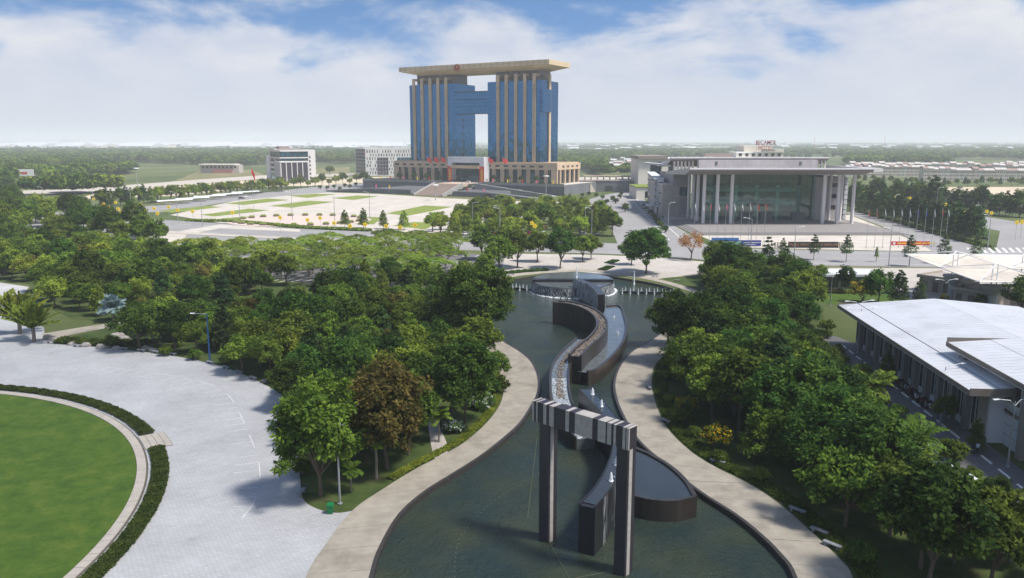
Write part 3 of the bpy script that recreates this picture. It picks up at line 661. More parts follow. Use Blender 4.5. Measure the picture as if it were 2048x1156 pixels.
palm('palm', 'mid', 51); palm('fan_palm', 'light', 52, th=2.0, nf=27, ln=3.4, w=0.42, fan=True, size=0.36, stem=0.2); palm('blue_palm', 'blue', 53, th=2.2, nf=30, ln=2.5, w=0.65, size=0.4, stem=0.28, el0=1.5)

GROWN = []
PENDING = []
def plant(key, x, y, label, group=None, s=1.0, name='tree', cat='tree', rz=None, z=0.0, sz=None):
    GROWN.append((x, y))
    if group and cat == 'tree':          # one of many: sorted by size in view further down
        PENDING.append((key, x, y, label, group, s, random.uniform(0, 6.28) if rz is None else rz, z)); return None
    tr, cr = PROTO[key]; o = empty(name, (x, y, z), label, cat, group, rz=random.uniform(0, 6.28) if rz is None else rz); o.scale = (s, s, sz or s)
    child('trunk', tr, o); child('crown', cr, o); return o
def plant_px(key, px, py, label, group=None, s=1.0, **k):
    x, y = G(px, py); return plant(key, x, y, label, group, s, **k)

# trees one can single out
plant_px('feature', 642, 992, 'tall leafy bright green tree at the plaza corner above the green litter bin', s=1.02, rz=0.4)
plant_px('feature_olive', 775, 938, 'big olive brown tree just right of the bright green corner tree', s=1.05, rz=1.0)
plant_px('feature_dark', 930, 850, 'dense dark green tree on the left bank nearest the pond waist', s=0.86, rz=2.0)
plant_px('feature_dark', 952, 700, 'largest dark rounded tree overhanging the left edge of the upper pond', s=1.12, rz=0.2)
plant_px('feature_dark', 1372, 728, 'large dark tree leaning over the right edge of the pond waist', s=0.92, rz=3.1)
plant_px('broad_mid', 1335, 690, 'leafy green tree reaching over the upper pond from the right bank', s=0.95)
plant_px('feature_dark', 1292, 548, 'huge spreading dark tree behind the right side of the round basin', s=1.25, rz=1.3, sz=0.95)
plant_px('dry', 1382, 520, 'rusty orange half bare tree in front of the conference hall', s=1.05)
plant_px('broad_mid', 1428, 556, 'yellowish green rounded tree right of the rusty bare tree', s=1.05)
plant_px('blue_palm', 228, 642, 'silvery blue fan palm beside the side path', name='palm', cat='palm', s=1.35)
plant_px('fan_palm', 40, 668, 'left one of two fan palms at the plaza edge', name='palm', cat='palm', s=1.75, rz=0.3)
plant_px('fan_palm', 68, 684, 'right one of two fan palms at the plaza edge', name='palm', cat='palm', s=1.6, rz=-0.4)
plant_px('palm', 753, 958, 'slim palm under the big olive brown tree', name='palm', cat='palm', s=1.1)
plant_px('palm', 703, 985, 'short palm beside the tall lamp mast on the left bank', name='palm', cat='palm', s=0.6)
plant_px('palm', 1740, 850, 'palm in the right grove near the white kerb', name='palm', cat='palm', s=1.3)
plant_px('palm', 1830, 960, 'palm beside the driveway of the white roofed hall', name='palm', cat='palm', s=1.2)
plant_px('yellow_flower', 1372, 832, 'small yellow flowering tree nearest the right pond path', s=0.7)
plant_px('yellow_flower', 1432, 900, 'yellow flowering tree below the first one along the right path', s=0.8)
plant_px('yellow_flower', 1722, 606, 'bright yellow flowering tree on the garden lawn', s=1.3)
plant_px('white_flower', 905, 862, 'white flowering shrub beside the stepping path', name='shrub', cat='shrub', s=0.9)
plant_px('white_flower', 960, 815, 'white flowering shrub by the left pond path', name='shrub', cat='shrub', s=1.25)
for i, (x, y, s) in enumerate([(690, 455, 0.92), (727, 456, 0.98), (767, 458, 0.92), (808, 460, 1.0)]):
    plant_px('column_olive' if i in (0, 3) else 'column_mid', x, y, ['first', 'second', 'third', 'fourth'][i] + ' from the left of four narrow trees before the main square', 'narrow trees before the main square', s)
for i, (x, y, s) in enumerate([(1120, 538, 1.1), (1035, 536, 1.15), (1165, 524, 0.85), (1182, 519, 0.8), (1075, 524, 1.0), (1000, 548, 1.1), (1263, 530, 0.85), (1010, 515, 1.05), (965, 520, 1.1)]):
    plant_px(['broad_dark', 'broad_mid', 'broad_light'][i % 3] if i < 2 else 'broad_mid', x, y, 'tree planted in the paved walk behind the round basin', 'trees on the paved walk', s)
for i, (x, y, s) in enumerate([(1533, 560, 1.12), (1570, 566, 0.95)]):
    plant_px('conifer', x, y, ['tall dark conifer right of the blue banner', 'slimmer conifer just right of the tall dark one'][i], s=s)
plant_px('broad_dark', 1600, 567, 'small dark round headed tree beside the two conifers', s=0.6)
for i, (x, y, s) in enumerate([(1565, 522, 0.8), (1627, 520, 0.9), (1692, 524, 0.95), (1752, 524, 0.75), (1818, 533, 1.05), (1886, 528, 1.0), (1950, 526, 0.95)]):
    plant_px('sapling' if i == 3 else 'young', x, y, 'young staked tree number place %s along the near kerb of the boulevard' % ['one', 'two', 'three', 'four', 'five', 'six', 'seven'][i] if False else
             ['young tree by the left end of the black sign wall', 'young tree before the lettering of the black sign wall', 'young tree at the right end of the black sign wall', 'thin sapling on the kerb left of the red banner', 'bushy young tree before the red banner', 'young tree just right of the red banner', 'young tree nearest the street junction'][i], 'young trees along the boulevard', s)
for i, (x, y, s, k) in enumerate([(1797, 610, 0.8, 'street'), (1838, 612, 0.65, 'conifer'), (1755, 608, 0.85, 'broad_dark2'), (1690, 585, 0.6, 'broad_dark'), (1640, 575, 0.6, 'broad_mid'), (2040, 640, 0.85, 'broad_dark'), (1886, 618, 0.4, 'broad_olive'), (1960, 618, 0.35, 'broad_mid')]):
    plant_px(k, x, y, ['slim tree on the paving before the tent canopy', 'dark tiered tree beside the tent canopy forecourt', 'dark tree just behind the white hall roof', 'rounded tree before the low flat roofed kiosk', 'leafy tree at the left end of the low kiosk', 'dark bushy tree at the right frame edge by the tent canopy', 'sparse little tree by the double armed lamp', 'small tree against the beige hut wall'][i], s=s)

for i, (x, y, s) in enumerate([(1772, 772, 0.55), (1888, 850, 0.42), (1950, 905, 0.42)]):
    plant_px('broad_mid' if i % 2 else 'column_mid', x, y, ['farthest', 'middle', 'nearest'][i] + ' of the three slender trees standing along the service drive', s=s * (1.0 if i % 2 else 1.15))
KT = {'broad_dark': 'dark green broadleaf tree', 'broad_dark2': 'dark spreading tree', 'broad_mid': 'mid green broadleaf tree', 'broad_mid2': 'mid green spreading tree', 'broad_olive': 'olive toned tree', 'broad_light': 'light green tree', 'column_mid': 'narrow upright tree', 'street': 'dark tiered tree', 'conifer': 'dark conifer like tree', 'column_olive': 'narrow light green tree', 'palm': 'feathery palm'}
# groves
def scatter(poly, dmin, n, seed, avoid=(), da=3.0):
    rg = random.Random(seed); xs_ = [p[0] for p in poly]; ys_ = [p[1] for p in poly]; out = []; tries = 0
    while len(out) < n and tries < n * 60:
        tries += 1; p = (rg.uniform(min(xs_), max(xs_)), rg.uniform(min(ys_), max(ys_)))
        if not inside(p, poly): continue
        dm = dmin * rg.uniform(0.8, 1.25)
        if any((p[0] - q[0]) ** 2 + (p[1] - q[1]) ** 2 < dm * dm for q in out): continue
        if any((p[0] - q[0]) ** 2 + (p[1] - q[1]) ** 2 < da * da for q in avoid): continue
        out.append(p)
    return out
def edge_dist(p, poly):
    best = 1e9
    for i in range(len(poly)):
        a = Vector(poly[i]); b = Vector(poly[(i + 1) % len(poly)]); d = b - a; l2 = d.length_squared or 1e-9
        t = max(0, min(1, (Vector(p) - a).dot(d) / l2)); best = min(best, (a + d * t - Vector(p)).length)
    return best
rnd = random.Random(5)
glade = GL([(470, 640), (520, 595), (640, 572), (720, 592), (620, 622)]); av = list(GROWN) + GL([(228, 655), (226, 664), (226, 675), (230, 684)])
NEARL = GL([(600, 985), (590, 880), (575, 800), (500, 755), (400, 722), (280, 703), (190, 690), (240, 655), (330, 640), (560, 650), (800, 640), (950, 660), (985, 730), (1000, 780), (960, 850), (880, 905), (760, 970), (680, 1010)])
FARL = GL([(240, 646), (120, 625), (75, 592), (65, 568), (-60, 545), (-160, 500), (-60, 470), (180, 490), (300, 516), (440, 545), (640, 575), (860, 578), (975, 562), (950, 600), (945, 640), (800, 632), (560, 640), (330, 630)])
cnt = 0
for p in scatter(NEARL, 4.9, 180, 1, av, 4.4):
    e = edge_dist(p, NEARL)
    k = rnd.choices(['broad_dark', 'broad_dark2', 'broad_mid', 'broad_mid2', 'broad_olive', 'broad_light', 'column_mid', 'street', 'palm'], [2, 2, 3.6, 3.4, 0.8, 2.6, 1.2, 0.7, 0.5])[0]
    if e < 2.4 and rnd.random() < 0.7: plant('shrub', *p, 'low leafy shrub at the rim of the left grove', 'shrubs of the left grove', rnd.uniform(0.7, 1.3), name='shrub', cat='shrub'); continue
    plant(k, *p, KT[k] + ' in the grove between plaza and pond', 'trees of the grove between plaza and pond', rnd.uniform(0.6, 0.92))
for p in scatter(FARL, 5.6, 230, 2, av, 5):
    if inside(p, glade): continue
    k = rnd.choices(['broad_dark', 'broad_mid', 'broad_mid2', 'broad_olive', 'broad_light', 'column_olive', 'street'], [1.6, 3, 3, 0.6, 3.4, 1.0, 0.6])[0]
    plant(k, *p, KT[k] + ' in the wood between plaza and car park', 'trees of the wood between plaza and car park', rnd.uniform(0.58, 0.95))
WOODL = GL([(-250, 420), (0, 418), (110, 425), (185, 445), (290, 470), (325, 505), (180, 486), (-60, 466), (-300, 470)])
for p in scatter(WOODL, 8.5, 110, 3):
    k = rnd.choices(['broad_dark', 'broad_mid', 'broad_mid2', 'broad_light'], [3, 3, 3, 1.5])[0]
    plant(k, *p, KT[k] + ' of the wood at the left frame edge', 'trees of the wood at the left edge', rnd.uniform(0.9, 1.3))
RG = GL([(1390, 690), (1325, 745), (1325, 805), (1350, 850), (1440, 925), (1570, 1000), (1690, 1105), (1760, 1250), (2240, 1250), (2040, 1045), (1940, 955), (1840, 862), (1735, 770), (1690, 715), (1655, 670), (1640, 625), (1570, 585), (1500, 570), (1440, 560), (1400, 575), (1440, 605), (1450, 640)])
av = list(GROWN)
drv = GL([(1690, 700), (1775, 785), (1990, 965), (2100, 1080)])
def drive_gap(p):
    best = 1e9
    for a, b in zip(drv, drv[1:]):
        A_, B_ = Vector(a), Vector(b); d = B_ - A_; t = max(0, min(1, (Vector(p) - A_).dot(d) / d.length_squared)); best = min(best, (A_ + d * t - Vector(p)).length)
    return best
for p in scatter(RG, 4.6, 230, 4, av, 4.0):
    e = edge_dist(p, RG); k = rnd.choices(['broad_dark', 'broad_dark2', 'broad_mid', 'broad_mid2', 'broad_olive', 'broad_light', 'column_mid', 'street', 'palm'], [2.6, 2.6, 3.4, 3.4, 0.35, 0.7, 0.8, 0.8, 0.6])[0]
    if e < 2.0:
        if rnd.random() < 0.6: plant('shrub', *p, 'low leafy shrub at the rim of the right grove', 'shrubs of the right grove', rnd.uniform(0.7, 1.3), name='shrub', cat='shrub')
        continue
    plant(k, *p, KT[k] + ' in the grove right of the pond', 'trees of the grove right of the pond', min(rnd.uniform(0.8, 1.12), max(0.4, 0.06 * drive_gap(p))))
# umbrella shaped trees over the car park
CP = GL([(380, 530), (430, 512), (640, 502), (860, 492), (930, 500), (900, 545), (860, 572), (640, 570), (470, 545)])
for p in scatter(CP, 9.0, 60, 6): plant('umbrella' if rnd.random() < 0.6 else 'umbrella2', *p, 'flat topped umbrella tree in the %s rows over the car park' % ('near' if p[1] < 238 else 'middle' if p[1] < 262 else 'far'), 'umbrella trees over the car park', rnd.uniform(0.78, 0.98))
for x, y, s in ((375, 522, 0.95), (410, 516, 0.9)): plant_px('umbrella', x, y, 'flat topped umbrella tree at the left end of the car park' if x < 400 else 'second flat topped tree from the left end of the car park', 'umbrella trees over the car park', s)
# belt between square and boulevard
BELT = GL([(850, 470), (900, 444), (960, 428), (1060, 420), (1140, 418), (1215, 440), (1232, 476), (1140, 484), (1000, 478), (900, 474)])
for p in scatter(BELT, 6.2, 105, 7):
    k = rnd.choices(['column_mid', 'column_olive', 'small_light', 'broad_mid', 'broad_light', 'street'], [2, 2.4, 4, 1.6, 2.6, 0.8])[0]
    plant(k, *p, {'column_mid': 'narrow green tree in the belt behind the boulevard', 'column_olive': 'narrow light tree in the belt behind the boulevard', 'small_light': 'small yellow green tree in the belt behind the boulevard', 'broad_mid': 'rounded green tree in the belt behind the boulevard', 'broad_light': 'light rounded tree in the belt behind the boulevard', 'street': 'dark tiered tree in the belt behind the boulevard'}[k], 'trees in the belt behind the boulevard', rnd.uniform(0.8, 1.15) * (1.4 if k == 'small_light' else 1))
# row along the far side of the square
for i in range(30):
    f = i / 29; x, y = 200 + (565 - 200) * f, 416 - 33 * f ** 0.9
    k = ['broad_light', 'broad_mid', 'small_light', 'column_olive', 'small_light'][i % 5] if f > 0.3 else ['broad_mid', 'street', 'column_mid'][i % 3]
    plant_px(k, x + rnd.uniform(-4, 4), y + rnd.uniform(-1, 1), 'street tree in the row along the left side of the main square', 'tree row left of the main square', {'small_light': 1.7, 'broad_mid': 1.05, 'broad_light': 1.2}.get(k, 1.15))
for i in range(14): plant_px(['broad_mid', 'small_light', 'broad_light'][i % 3], 560 + i * 14, 379 - i * 1.0 + rnd.uniform(-2, 2), 'tree in the row before the office block behind the square', 'tree row before the office block', 1.05)
# avenue trees right of the conference hall
for i in range(34):
    f = i / 33; plant_px('street', 1702 + 250 * f + rnd.uniform(-4, 4), 413 + 64 * f + (i % 2) * 7, 'dark street tree along the avenue right of the conference hall', 'avenue trees right of the conference hall', rnd.uniform(1.0, 1.35))
for i in range(26):
    f = i / 25; plant_px('street' if i % 3 else 'broad_dark', 1712 + 340 * f, 400 + 36 * f + rnd.uniform(-2, 2), 'dark tree in the second row of the right hand avenue', 'second row of avenue trees', rnd.uniform(1.0, 1.3))
for i in range(30):
    f = i / 29; plant_px('broad_mid' if i % 3 else 'street', 1690 + 380 * f + rnd.uniform(-5, 5), 365 + 6 * f + rnd.uniform(-4, 5), 'tree before the cream townhouse rows on the right', 'trees before the townhouses', rnd.uniform(0.5, 0.8))
plant_px('street', 1865, 425, 'tallest pointed tree in the right hand avenue', s=1.9)
# clipped bushes and small trees by the driveway
for i, (x, y, s) in enumerate([(1206, 412, 1.3), (1214, 407, 1.0), (1239, 397, 1.1), (1243, 391, 1.0), (1205, 398, 1.0), (1192, 394, 1.1), (1178, 391, 1.0), (1165, 394, 1.0), (1232, 407, 1.2)]):
    plant_px('topiary', x, y, 'round clipped bush on the islands beside the driveway', 'clipped bushes by the driveway', s * 1.5, name='bush', cat='bush')
plant_px('small_round', 1250, 424, 'small round tree on the triangular driveway island', s=1.15)
plant_px('small_round', 1225, 404, 'small round tree further back on the driveway islands', s=0.95)
for i, (x, y) in enumerate([(1301, 431), (1308, 439), (1314, 447), (1321, 456), (1330, 465)]):
    plant_px('topiary', x, y, ['farthest', 'second farthest', 'middle', 'second nearest', 'nearest'][i] + ' of five round bushes in the line along the driveway', 'line of round bushes', 1.7, name='bush', cat='bush')
for i, (x, y) in enumerate([(655, 379), (668, 377), (690, 374), (700, 376), (712, 372), (730, 371), (640, 378), (680, 381)]):
    plant_px('topiary', x, y, 'round clipped bush beside the road left of the terrace', 'bushes beside the terrace road', 1.7, name='bush', cat='bush')

# hedges and leafy borders
def leafy(name, polyline, width, h, per_m, m, label, cat='hedge', seed=0, size=0.14, kind=None, group=None, z=0.02):
    rg = np.random.default_rng(seed); pts = resample(polyline, 0.25); P = []; n = max(1, int(per_m * 0.25))
    for i in range(len(pts) - 1):
        a = pts[i]; b = pts[i + 1]; tx, ty = b[0] - a[0], b[1] - a[1]; l = math.hypot(tx, ty) or 1
        for _ in range(n):
            u = rg.uniform(-1, 1); e = h * (1 - 0.35 * abs(u) ** 3) * (0.85 + 0.15 * math.sin(i * 0.7)); zz = e * (0.35 + 0.65 * rg.uniform() ** 0.4)
            P.append((a[0] + tx * rg.uniform() - ty / l * u * width / 2, a[1] + ty * rg.uniform() + tx / l * u * width / 2, z + zz))
    P = np.array(P); Nn = rg.normal(size=P.shape) * 0.6 + np.array([0, 0, 0.8]); Nn /= np.linalg.norm(Nn, axis=1)[:, None]
    c = P[0].copy(); c[2] = 0
    cl = np.clip(0.45 + 0.25 * np.sin(P[:, 0] * 1.3) * np.sin(P[:, 1] * 1.1) + rg.normal(size=len(P)) * 0.18, 0, 1)
    root = empty(name, tuple(c), label, cat, group)
    me = leaf_mesh('foliage', P - c, Nn, size, cl, m, seed); child('foliage', me, root)
    core = MB().strip_wall(polyline, width * 0.8, 0.0, h * 0.55); core.build('stems', mat('hedge_stems', (0.03, 0.035, 0.015), 0.9, 0.3, 2), root, loc=tuple(c)).location = (0, 0, 0)
    return root
leafy('hedge', arc(56.1, 37.4, 128, 90), 2.0, 0.6, 330, LEAF['hedge'], 'curved clipped hedge round the far side of the round lawn', seed=3, size=0.13)
leafy('hedge', arc(56.1, 31.0, -40, 80), 2.0, 0.6, 330, LEAF['hedge'], 'curved clipped hedge round the near side of the round lawn', seed=4, size=0.13)
leafy('ground_cover', offset_path(outR, -1.5), 2.2, 0.45, 200, LEAF['mid'], 'dark leafy border along the outer edge of the right path', 'border planting', seed=5, size=0.16)
leafy('ground_cover', offset_path(outL[22:70], 0.9), 1.3, 0.4, 180, LEAF['light'], 'clipped green border along the outer edge of the left path', 'border planting', seed=6, size=0.13)
leafy('hedge', spline(GL([(120, 684), (180, 688), (250, 690), (300, 690)]), 4), 3.2, 1.1, 180, LEAF['mid'], 'broad leaved planting behind the boulders at the plaza edge', 'planting', seed=7, size=0.26)
leafy('hedge', spline(GL([(985, 551), (1040, 545), (1095, 541)]), 4), 2.4, 0.9, 160, LEAF['dark'], 'dark hedge behind the left side of the round basin', seed=8, size=0.2)
leafy('hedge', spline(GL([(1245, 533), (1262, 527)]), 3), 3.2, 0.5, 220, LEAF['mid'], 'square planted bed in the paved walk, nearer the basin', 'planting bed', seed=9, size=0.2) if False else None
for i, (pa, lb) in enumerate((([(1203, 541), (1222, 533)], 'green planted bed in the paved walk nearer the round basin'), ([(1217, 527), (1232, 521)], 'green planted bed in the paved walk nearer the boulevard'))):
    leafy('planting_bed', GL(pa), 3.0, 0.4, 220, LEAF['dark'], lb, 'planting bed', seed=10 + i, size=0.2)
leafy('hedge', spline(GL([(375, 442), (470, 444), (600, 455), (740, 462)]), 4), 5, 1.1, 60, LEAF['light'], 'bright green hedge along the front edge of the main square', seed=14, size=0.4)
leafy('hedge', spline(GL([(1705, 420), (1790, 443), (1880, 470), (1975, 495)]), 4), 3.5, 1.0, 60, LEAF['mid'], 'green planted strip along the street right of the conference hall', seed=15, size=0.4)
leafy('hedge', spline(GL([(1640, 585), (1690, 586)]), 3), 3.0, 1.1, 160, LEAF['olive'], 'reddish green bed on the garden lawn', seed=16, size=0.2)

# ------------------------------------------------------------------ the twin tower administration building
M_tan = grid_mat('tan_stone', (0.52, 0.39, 0.265), (0.35, 0.26, 0.175), 1.6, 0.9, mortar=0.05, var=0.06, vert=True, rough=0.7)
M_tan2 = grid_mat('tan_roof_panels', (0.58, 0.45, 0.29), (0.33, 0.25, 0.16), 1.9, 3.9, mortar=0.1, var=0.05, vert=True, rough=0.55, offset=0)
M_slit = mat('dark_recess', (0.05, 0.04, 0.035), 0.6, 0.1, 1)
M_blue = mirror_glass('blue_mirror_glass', (0.011, 0.12, 0.28), 0.035, 0.95)
M_blue2 = mirror_glass('dark_teal_glass', (0.04, 0.1, 0.14), 0.06, 0.8)
M_mull = mat('blue_mullion', (0.015, 0.05, 0.1), 0.4, 0.1, 1)
M_greyst = grid_mat('grey_wall_stone', (0.15, 0.155, 0.17), (0.1, 0.1, 0.11), 1.2, 0.6, mortar=0.04, var=0.1, vert=True)
M_greyl = grid_mat('pale_grey_stone', (0.3, 0.295, 0.285), (0.2, 0.2, 0.19), 1.2, 0.6, mortar=0.03, var=0.08, vert=True)
M_wpanel = grid_mat('white_panel', (0.62, 0.63, 0.66), (0.4, 0.4, 0.42), 1.2, 1.2, mortar=0.04, var=0.03, vert=True, rough=0.4, offset=0)
M_red = mat('red_cloth', (0.55, 0.03, 0.025), 0.7, 0.08, 1)
M_yellow = mat('yellow_cloth', (0.8, 0.55, 0.02), 0.7, 0.08, 1)
M_pink = mat('pink_cloth', (0.75, 0.12, 0.25), 0.7, 0.08, 1)
M_metal = mat('grey_metal', (0.4, 0.41, 0.42), 0.4, 0.05, 2, metal=0.6)
M_steps = mat('stair_stone', (0.42, 0.33, 0.27), 0.8, 0.12, 0.6)
TA = R(30); TE1 = (-math.cos(TA), math.sin(TA)); TE2 = (math.sin(TA), math.cos(TA)); TO = (27.5, 614.0)
TF = Frame((TO[0], TO[1], 0), e1=TE1, e2=TE2)
def TT(s, t): return TF(s, t)[:2]
def panes(fr, axis, c, a0, a1, z0, z1, w, h, sgn, seed=0, g=0.07, tilt=0.018):
    """curtain wall of separate panes with tiny differences of tilt"""
    rg = random.Random(seed); mb = MB(fr); nx = max(1, round((a1 - a0) / w)); nz = max(1, round((z1 - z0) / h)); W_ = (a1 - a0) / nx; H_ = (z1 - z0) / nz
    for i in range(nx):
        for j in range(nz):
            p = a0 + i * W_ + g; q = a0 + (i + 1) * W_ - g; u = z0 + j * H_ + g; v = z0 + (j + 1) * H_ - g
            d = [rg.uniform(-tilt, tilt) for _ in range(3)]
            cc = [c + sgn * 0.05 + d[0] * (-1) + d[1] * (-1), c + sgn * 0.05 + d[0] - d[1], c + sgn * 0.05 + d[0] + d[1], c + sgn * 0.05 - d[0] + d[1]]
            pts = [(p, u), (q, u), (q, v), (p, v)]
            vs = [fr(x, cc[k], z) if axis == 's' else fr(cc[k], x, z) for k, (x, z) in enumerate(pts)]
            mb.add(vs, [(0, 1, 2, 3)])
    return mb
adm = empty('administration_building', TF(68, 10, 0), 'blue glass twin tower building with tan roof slab bridging both towers', 'building')
# podium
pb = MB(TF).box(-8.1, 143.5, -2.3, 34.5, 7.75, 18.1); pb.build('podium_core', M_blue2, adm)
fr_ = MB(TF).box(-9.6, 145, -3.8, 37, 18.1, 22.8); fr_.box(-8.6, 144, -2.8, 36, 22.8, 23.4); fr_.build('podium_frieze', M_tan, adm)
def pier(s, t, w=3.4, along='s'):
    mb = MB(TF)
    for k in range(3):
        a = s - w / 2 + k * (w / 3) + 0.12; b_ = a + w / 3 - 0.42
        (mb.box(a, b_, t, t + 1.4, 7.75, 18.1) if along == 's' else mb.box(t, t + 1.4, a, b_, 7.75, 18.1))
    (mb.box(s - w / 2 + 0.13, s + w / 2 - 0.2, t + 0.5, t + 1.45, 7.75, 18.1) if along == 's' else mb.box(t - 0.0 + 0.1, t + 0.9, s - w / 2 + 0.13, s + w / 2 - 0.2, 7.75, 18.1))
    mb.build('podium_pier', M_tan, adm)
def corner(s0, s1): MB(TF).box(s0, s1, -3.7, -2.3, 7.75, 18.1).build('podium_pier', M_tan, adm)
corner(-9.5, -4.5); corner(140, 144.9)
for k in range(7): pier(0.2 + k * 7.7, -3.7)
for k in range(6): pier(97.5 + k * 7.7, -3.7)
for k in range(5): pier(2.5 + k * 8, -9.5, w=2.6, along='t')
for k in range(7): MB(TF).box(2.4 + k * 7.7, 6.2 + k * 7.7, -3.84, -3.6, 19.7, 21.2).build('frieze_panel', M_slit, adm)
for k in range(7): MB(TF).box(93.0 + k * 7.7, 96.8 + k * 7.7, -3.84, -3.6, 19.7, 21.2).build('frieze_panel', M_slit, adm)
for k in range(4): MB(TF).box(-9.64, -9.4, 4.7 + k * 8, 8.3 + k * 8, 19.7, 21.2).build('frieze_panel', M_slit, adm)
# towers
for (s0, s1, pil, nm) in ((9.6, 56.6, (14.8, 23, 30.9, 39.4, 47), 0), (87.4, 133, (96, 103.9, 111.8, 120, 128.2), 1)):
    t0, t1 = 4.8, 34.6
    MB(TF).box(s0, s1, t0, t1, 22.8, 85).build('tower_core', M_mull, adm)
    for kx, (ax, c, a, b_, sg) in enumerate((('s', t0, s0, s1, -1), ('s', t1, s0, s1, 1), ('t', s0, t0, t1, -1), ('t', s1, t0, t1, 1))):
        tag(panes(TF, ax, c, a, b_, 22.8, 85, 1.7, 3.1, sg, seed=nm * 10 + kx).build('glass_wall', M_blue, adm), kind='stuff')
    for p in pil:
        mb = MB(TF)
        for k in range(3): mb.box(p - 1.35 + k * 0.975, p - 0.6 + k * 0.975, t0 - 0.75, t0 - 0.2, 28, 82)
        mb.box(p - 1.32, p + 1.32, t0 - 0.35, t0 - 0.08, 22.8, 82); mb.box(p - 1.35, p + 1.35, t0 - 0.75, t0 - 0.1, 22.8, 28); mb.box(p - 1.35, p + 1.35, t0 - 0.75, t0 - 0.1, 82, 90)
        mb.box(p - 1.35, p + 1.35, t0 - 0.1, t0 + 6, 88.3, 90)
        pl = mb.build('pilaster', M_tan, adm)
        MB(TF).box(p - 0.6, p - 0.375, t0 - 0.42, t0 - 0.36, 28.2, 81.8).box(p + 0.375, p + 0.6, t0 - 0.42, t0 - 0.36, 28.2, 81.8).build('slit', M_slit, pl)
    MB(TF).box(s0 + 5, s1 - 5, t0 + 5, t1 - 4, 85, 96).build('crown_storey', mat('crown_brown', (0.1, 0.085, 0.085), 0.4, 0.15, 0.4), adm)
    cr = MB(TF)
    for k in range(11): cr.box(s0 + 5 + k * (s1 - s0 - 10) / 10 - 0.2, s0 + 5 + k * (s1 - s0 - 10) / 10 + 0.2, t0 + 4.5, t0 + 5, 85, 95)
    cr.build('crown_fins', mat('brown_fins', (0.17, 0.13, 0.11), 0.6, 0.1, 1), adm)
# side details of the right tower
MB(TF).box(8.6, 9.55, 17.6, 20.6, 22.8, 88).box(8.6, 14, 17.6, 20.6, 88, 90).build('side_pilaster', M_tan, adm)
MB(TF).box(7.6, 9.5, 5.5, 18.5, 61.5, 78.5).build('side_bay', M_mull, adm)
tag(panes(TF, 't', 7.6, 5.5, 18.5, 61.5, 78.5, 1.7, 3.1, -1, seed=50).build('side_bay_glass', M_blue, adm), kind='stuff')
tag(panes(TF, 's', 5.5, 7.6, 9.5, 61.5, 78.5, 1.7, 3.1, -1, seed=51).build('side_bay_glass', M_blue, adm), kind='stuff')
for k in range(9): MB(TF).box(87.25, 87.38, 15.4, 16.6, 27 + k * 5.6, 29.8 + k * 5.6).build('stair_window', M_slit, adm)
# skybridge
MB(TF).box(56.6, 87.4, 5.0, 17, 61, 78.5).build('skybridge', M_mull, adm)
for zz in (61.2, 66.6, 72.4): tag(panes(TF, 's', 4.98, 56.6, 87.4, zz, zz + 5.2, 1.75, 2.6, -1, seed=int(zz)).build('skybridge_glass', M_blue, adm), kind='stuff')
# roof slab with sloping soffit
top = [(0, 0), (140, 0), (140, 35.5), (0, 35.5)]; i1 = [(0.0, 0.0), (140, 0.0), (140, 35.5), (0, 35.5)]; i2 = [(16, 8), (124, 8), (124, 30), (16, 30)]
rm = MB(TF); vs = [TF(x, y, 99.3) for x, y in top] + [TF(x, y, 95.8) for x, y in i1] + [TF(x, y, 92.6) for x, y in i2]
rm.add(vs, [(0, 3, 2, 1)] + [(i, (i + 1) % 4, 4 + (i + 1) % 4, 4 + i) for i in range(4)] + [(4 + i, 4 + (i + 1) % 4, 8 + (i + 1) % 4, 8 + i) for i in range(4)] + [(8, 9, 10, 11)])
rf = rm.build('roof_slab', M_tan2, adm)
em = MB(TF); n = 28
em.add([TF(82 + 2.9 * math.cos(6.283 * i / n), -0.5, 96.6 + 2.9 * math.sin(6.283 * i / n)) for i in range(n)] + [TF(82 + 2.9 * math.cos(6.283 * i / n), -0.02, 96.6 + 2.9 * math.sin(6.283 * i / n)) for i in range(n)], [tuple(range(n))] + [(i, (i + 1) % n, n + (i + 1) % n, n + i) for i in range(n)])
eo = em.build('emblem', mat('emblem_gold', (0.33, 0.12, 0.04), 0.5, 0.1, 1), rf)
e2 = MB(TF); e2.add([TF(82 + 2.3 * math.cos(6.283 * i / n), -0.56, 96.7 + 2.3 * math.sin(6.283 * i / n)) for i in range(n)], [tuple(range(n))]); 
e3 = MB(TF); st5 = [(1.0 if i % 2 == 0 else 0.4, math.pi / 2 + i * math.pi / 5) for i in range(10)]
e3.add([TF(82 + r * math.cos(a), -0.62, 97.3 + r * math.sin(a)) for r, a in st5], [tuple(range(10))])
e2.build('emblem_field', mat('emblem_red', (0.28, 0.02, 0.03), 0.5, 0.05, 1), rf); e3.build('emblem_star', M_yellow, rf)
# entrance portal
pt = MB(TF).box(50, 54, -12, -3.9, 7.75, 27.3).box(80, 84, -12, -3.9, 7.75, 27.3).box(54, 80, -12, -3.9, 22.8, 27.3)
pt.build('portal_frame', M_wpanel, adm)
MB(TF).box(54.1, 79.9, -13.5, -6, 18.4, 20.6).build('portal_canopy', M_tan, adm)
MB(TF).box(54.1, 79.9, -6.1, -3.95, 7.75, 22.7).build('portal_hall', M_slit, adm)
for k in range(12):
    for j in range(5):
        MB(TF).box(54.2 + k * 2.13, 56.15 + k * 2.13, -6.3, -6.12, 7.9 + j * 2.9, 10.6 + j * 2.9).build('pane', M_blue2, adm)
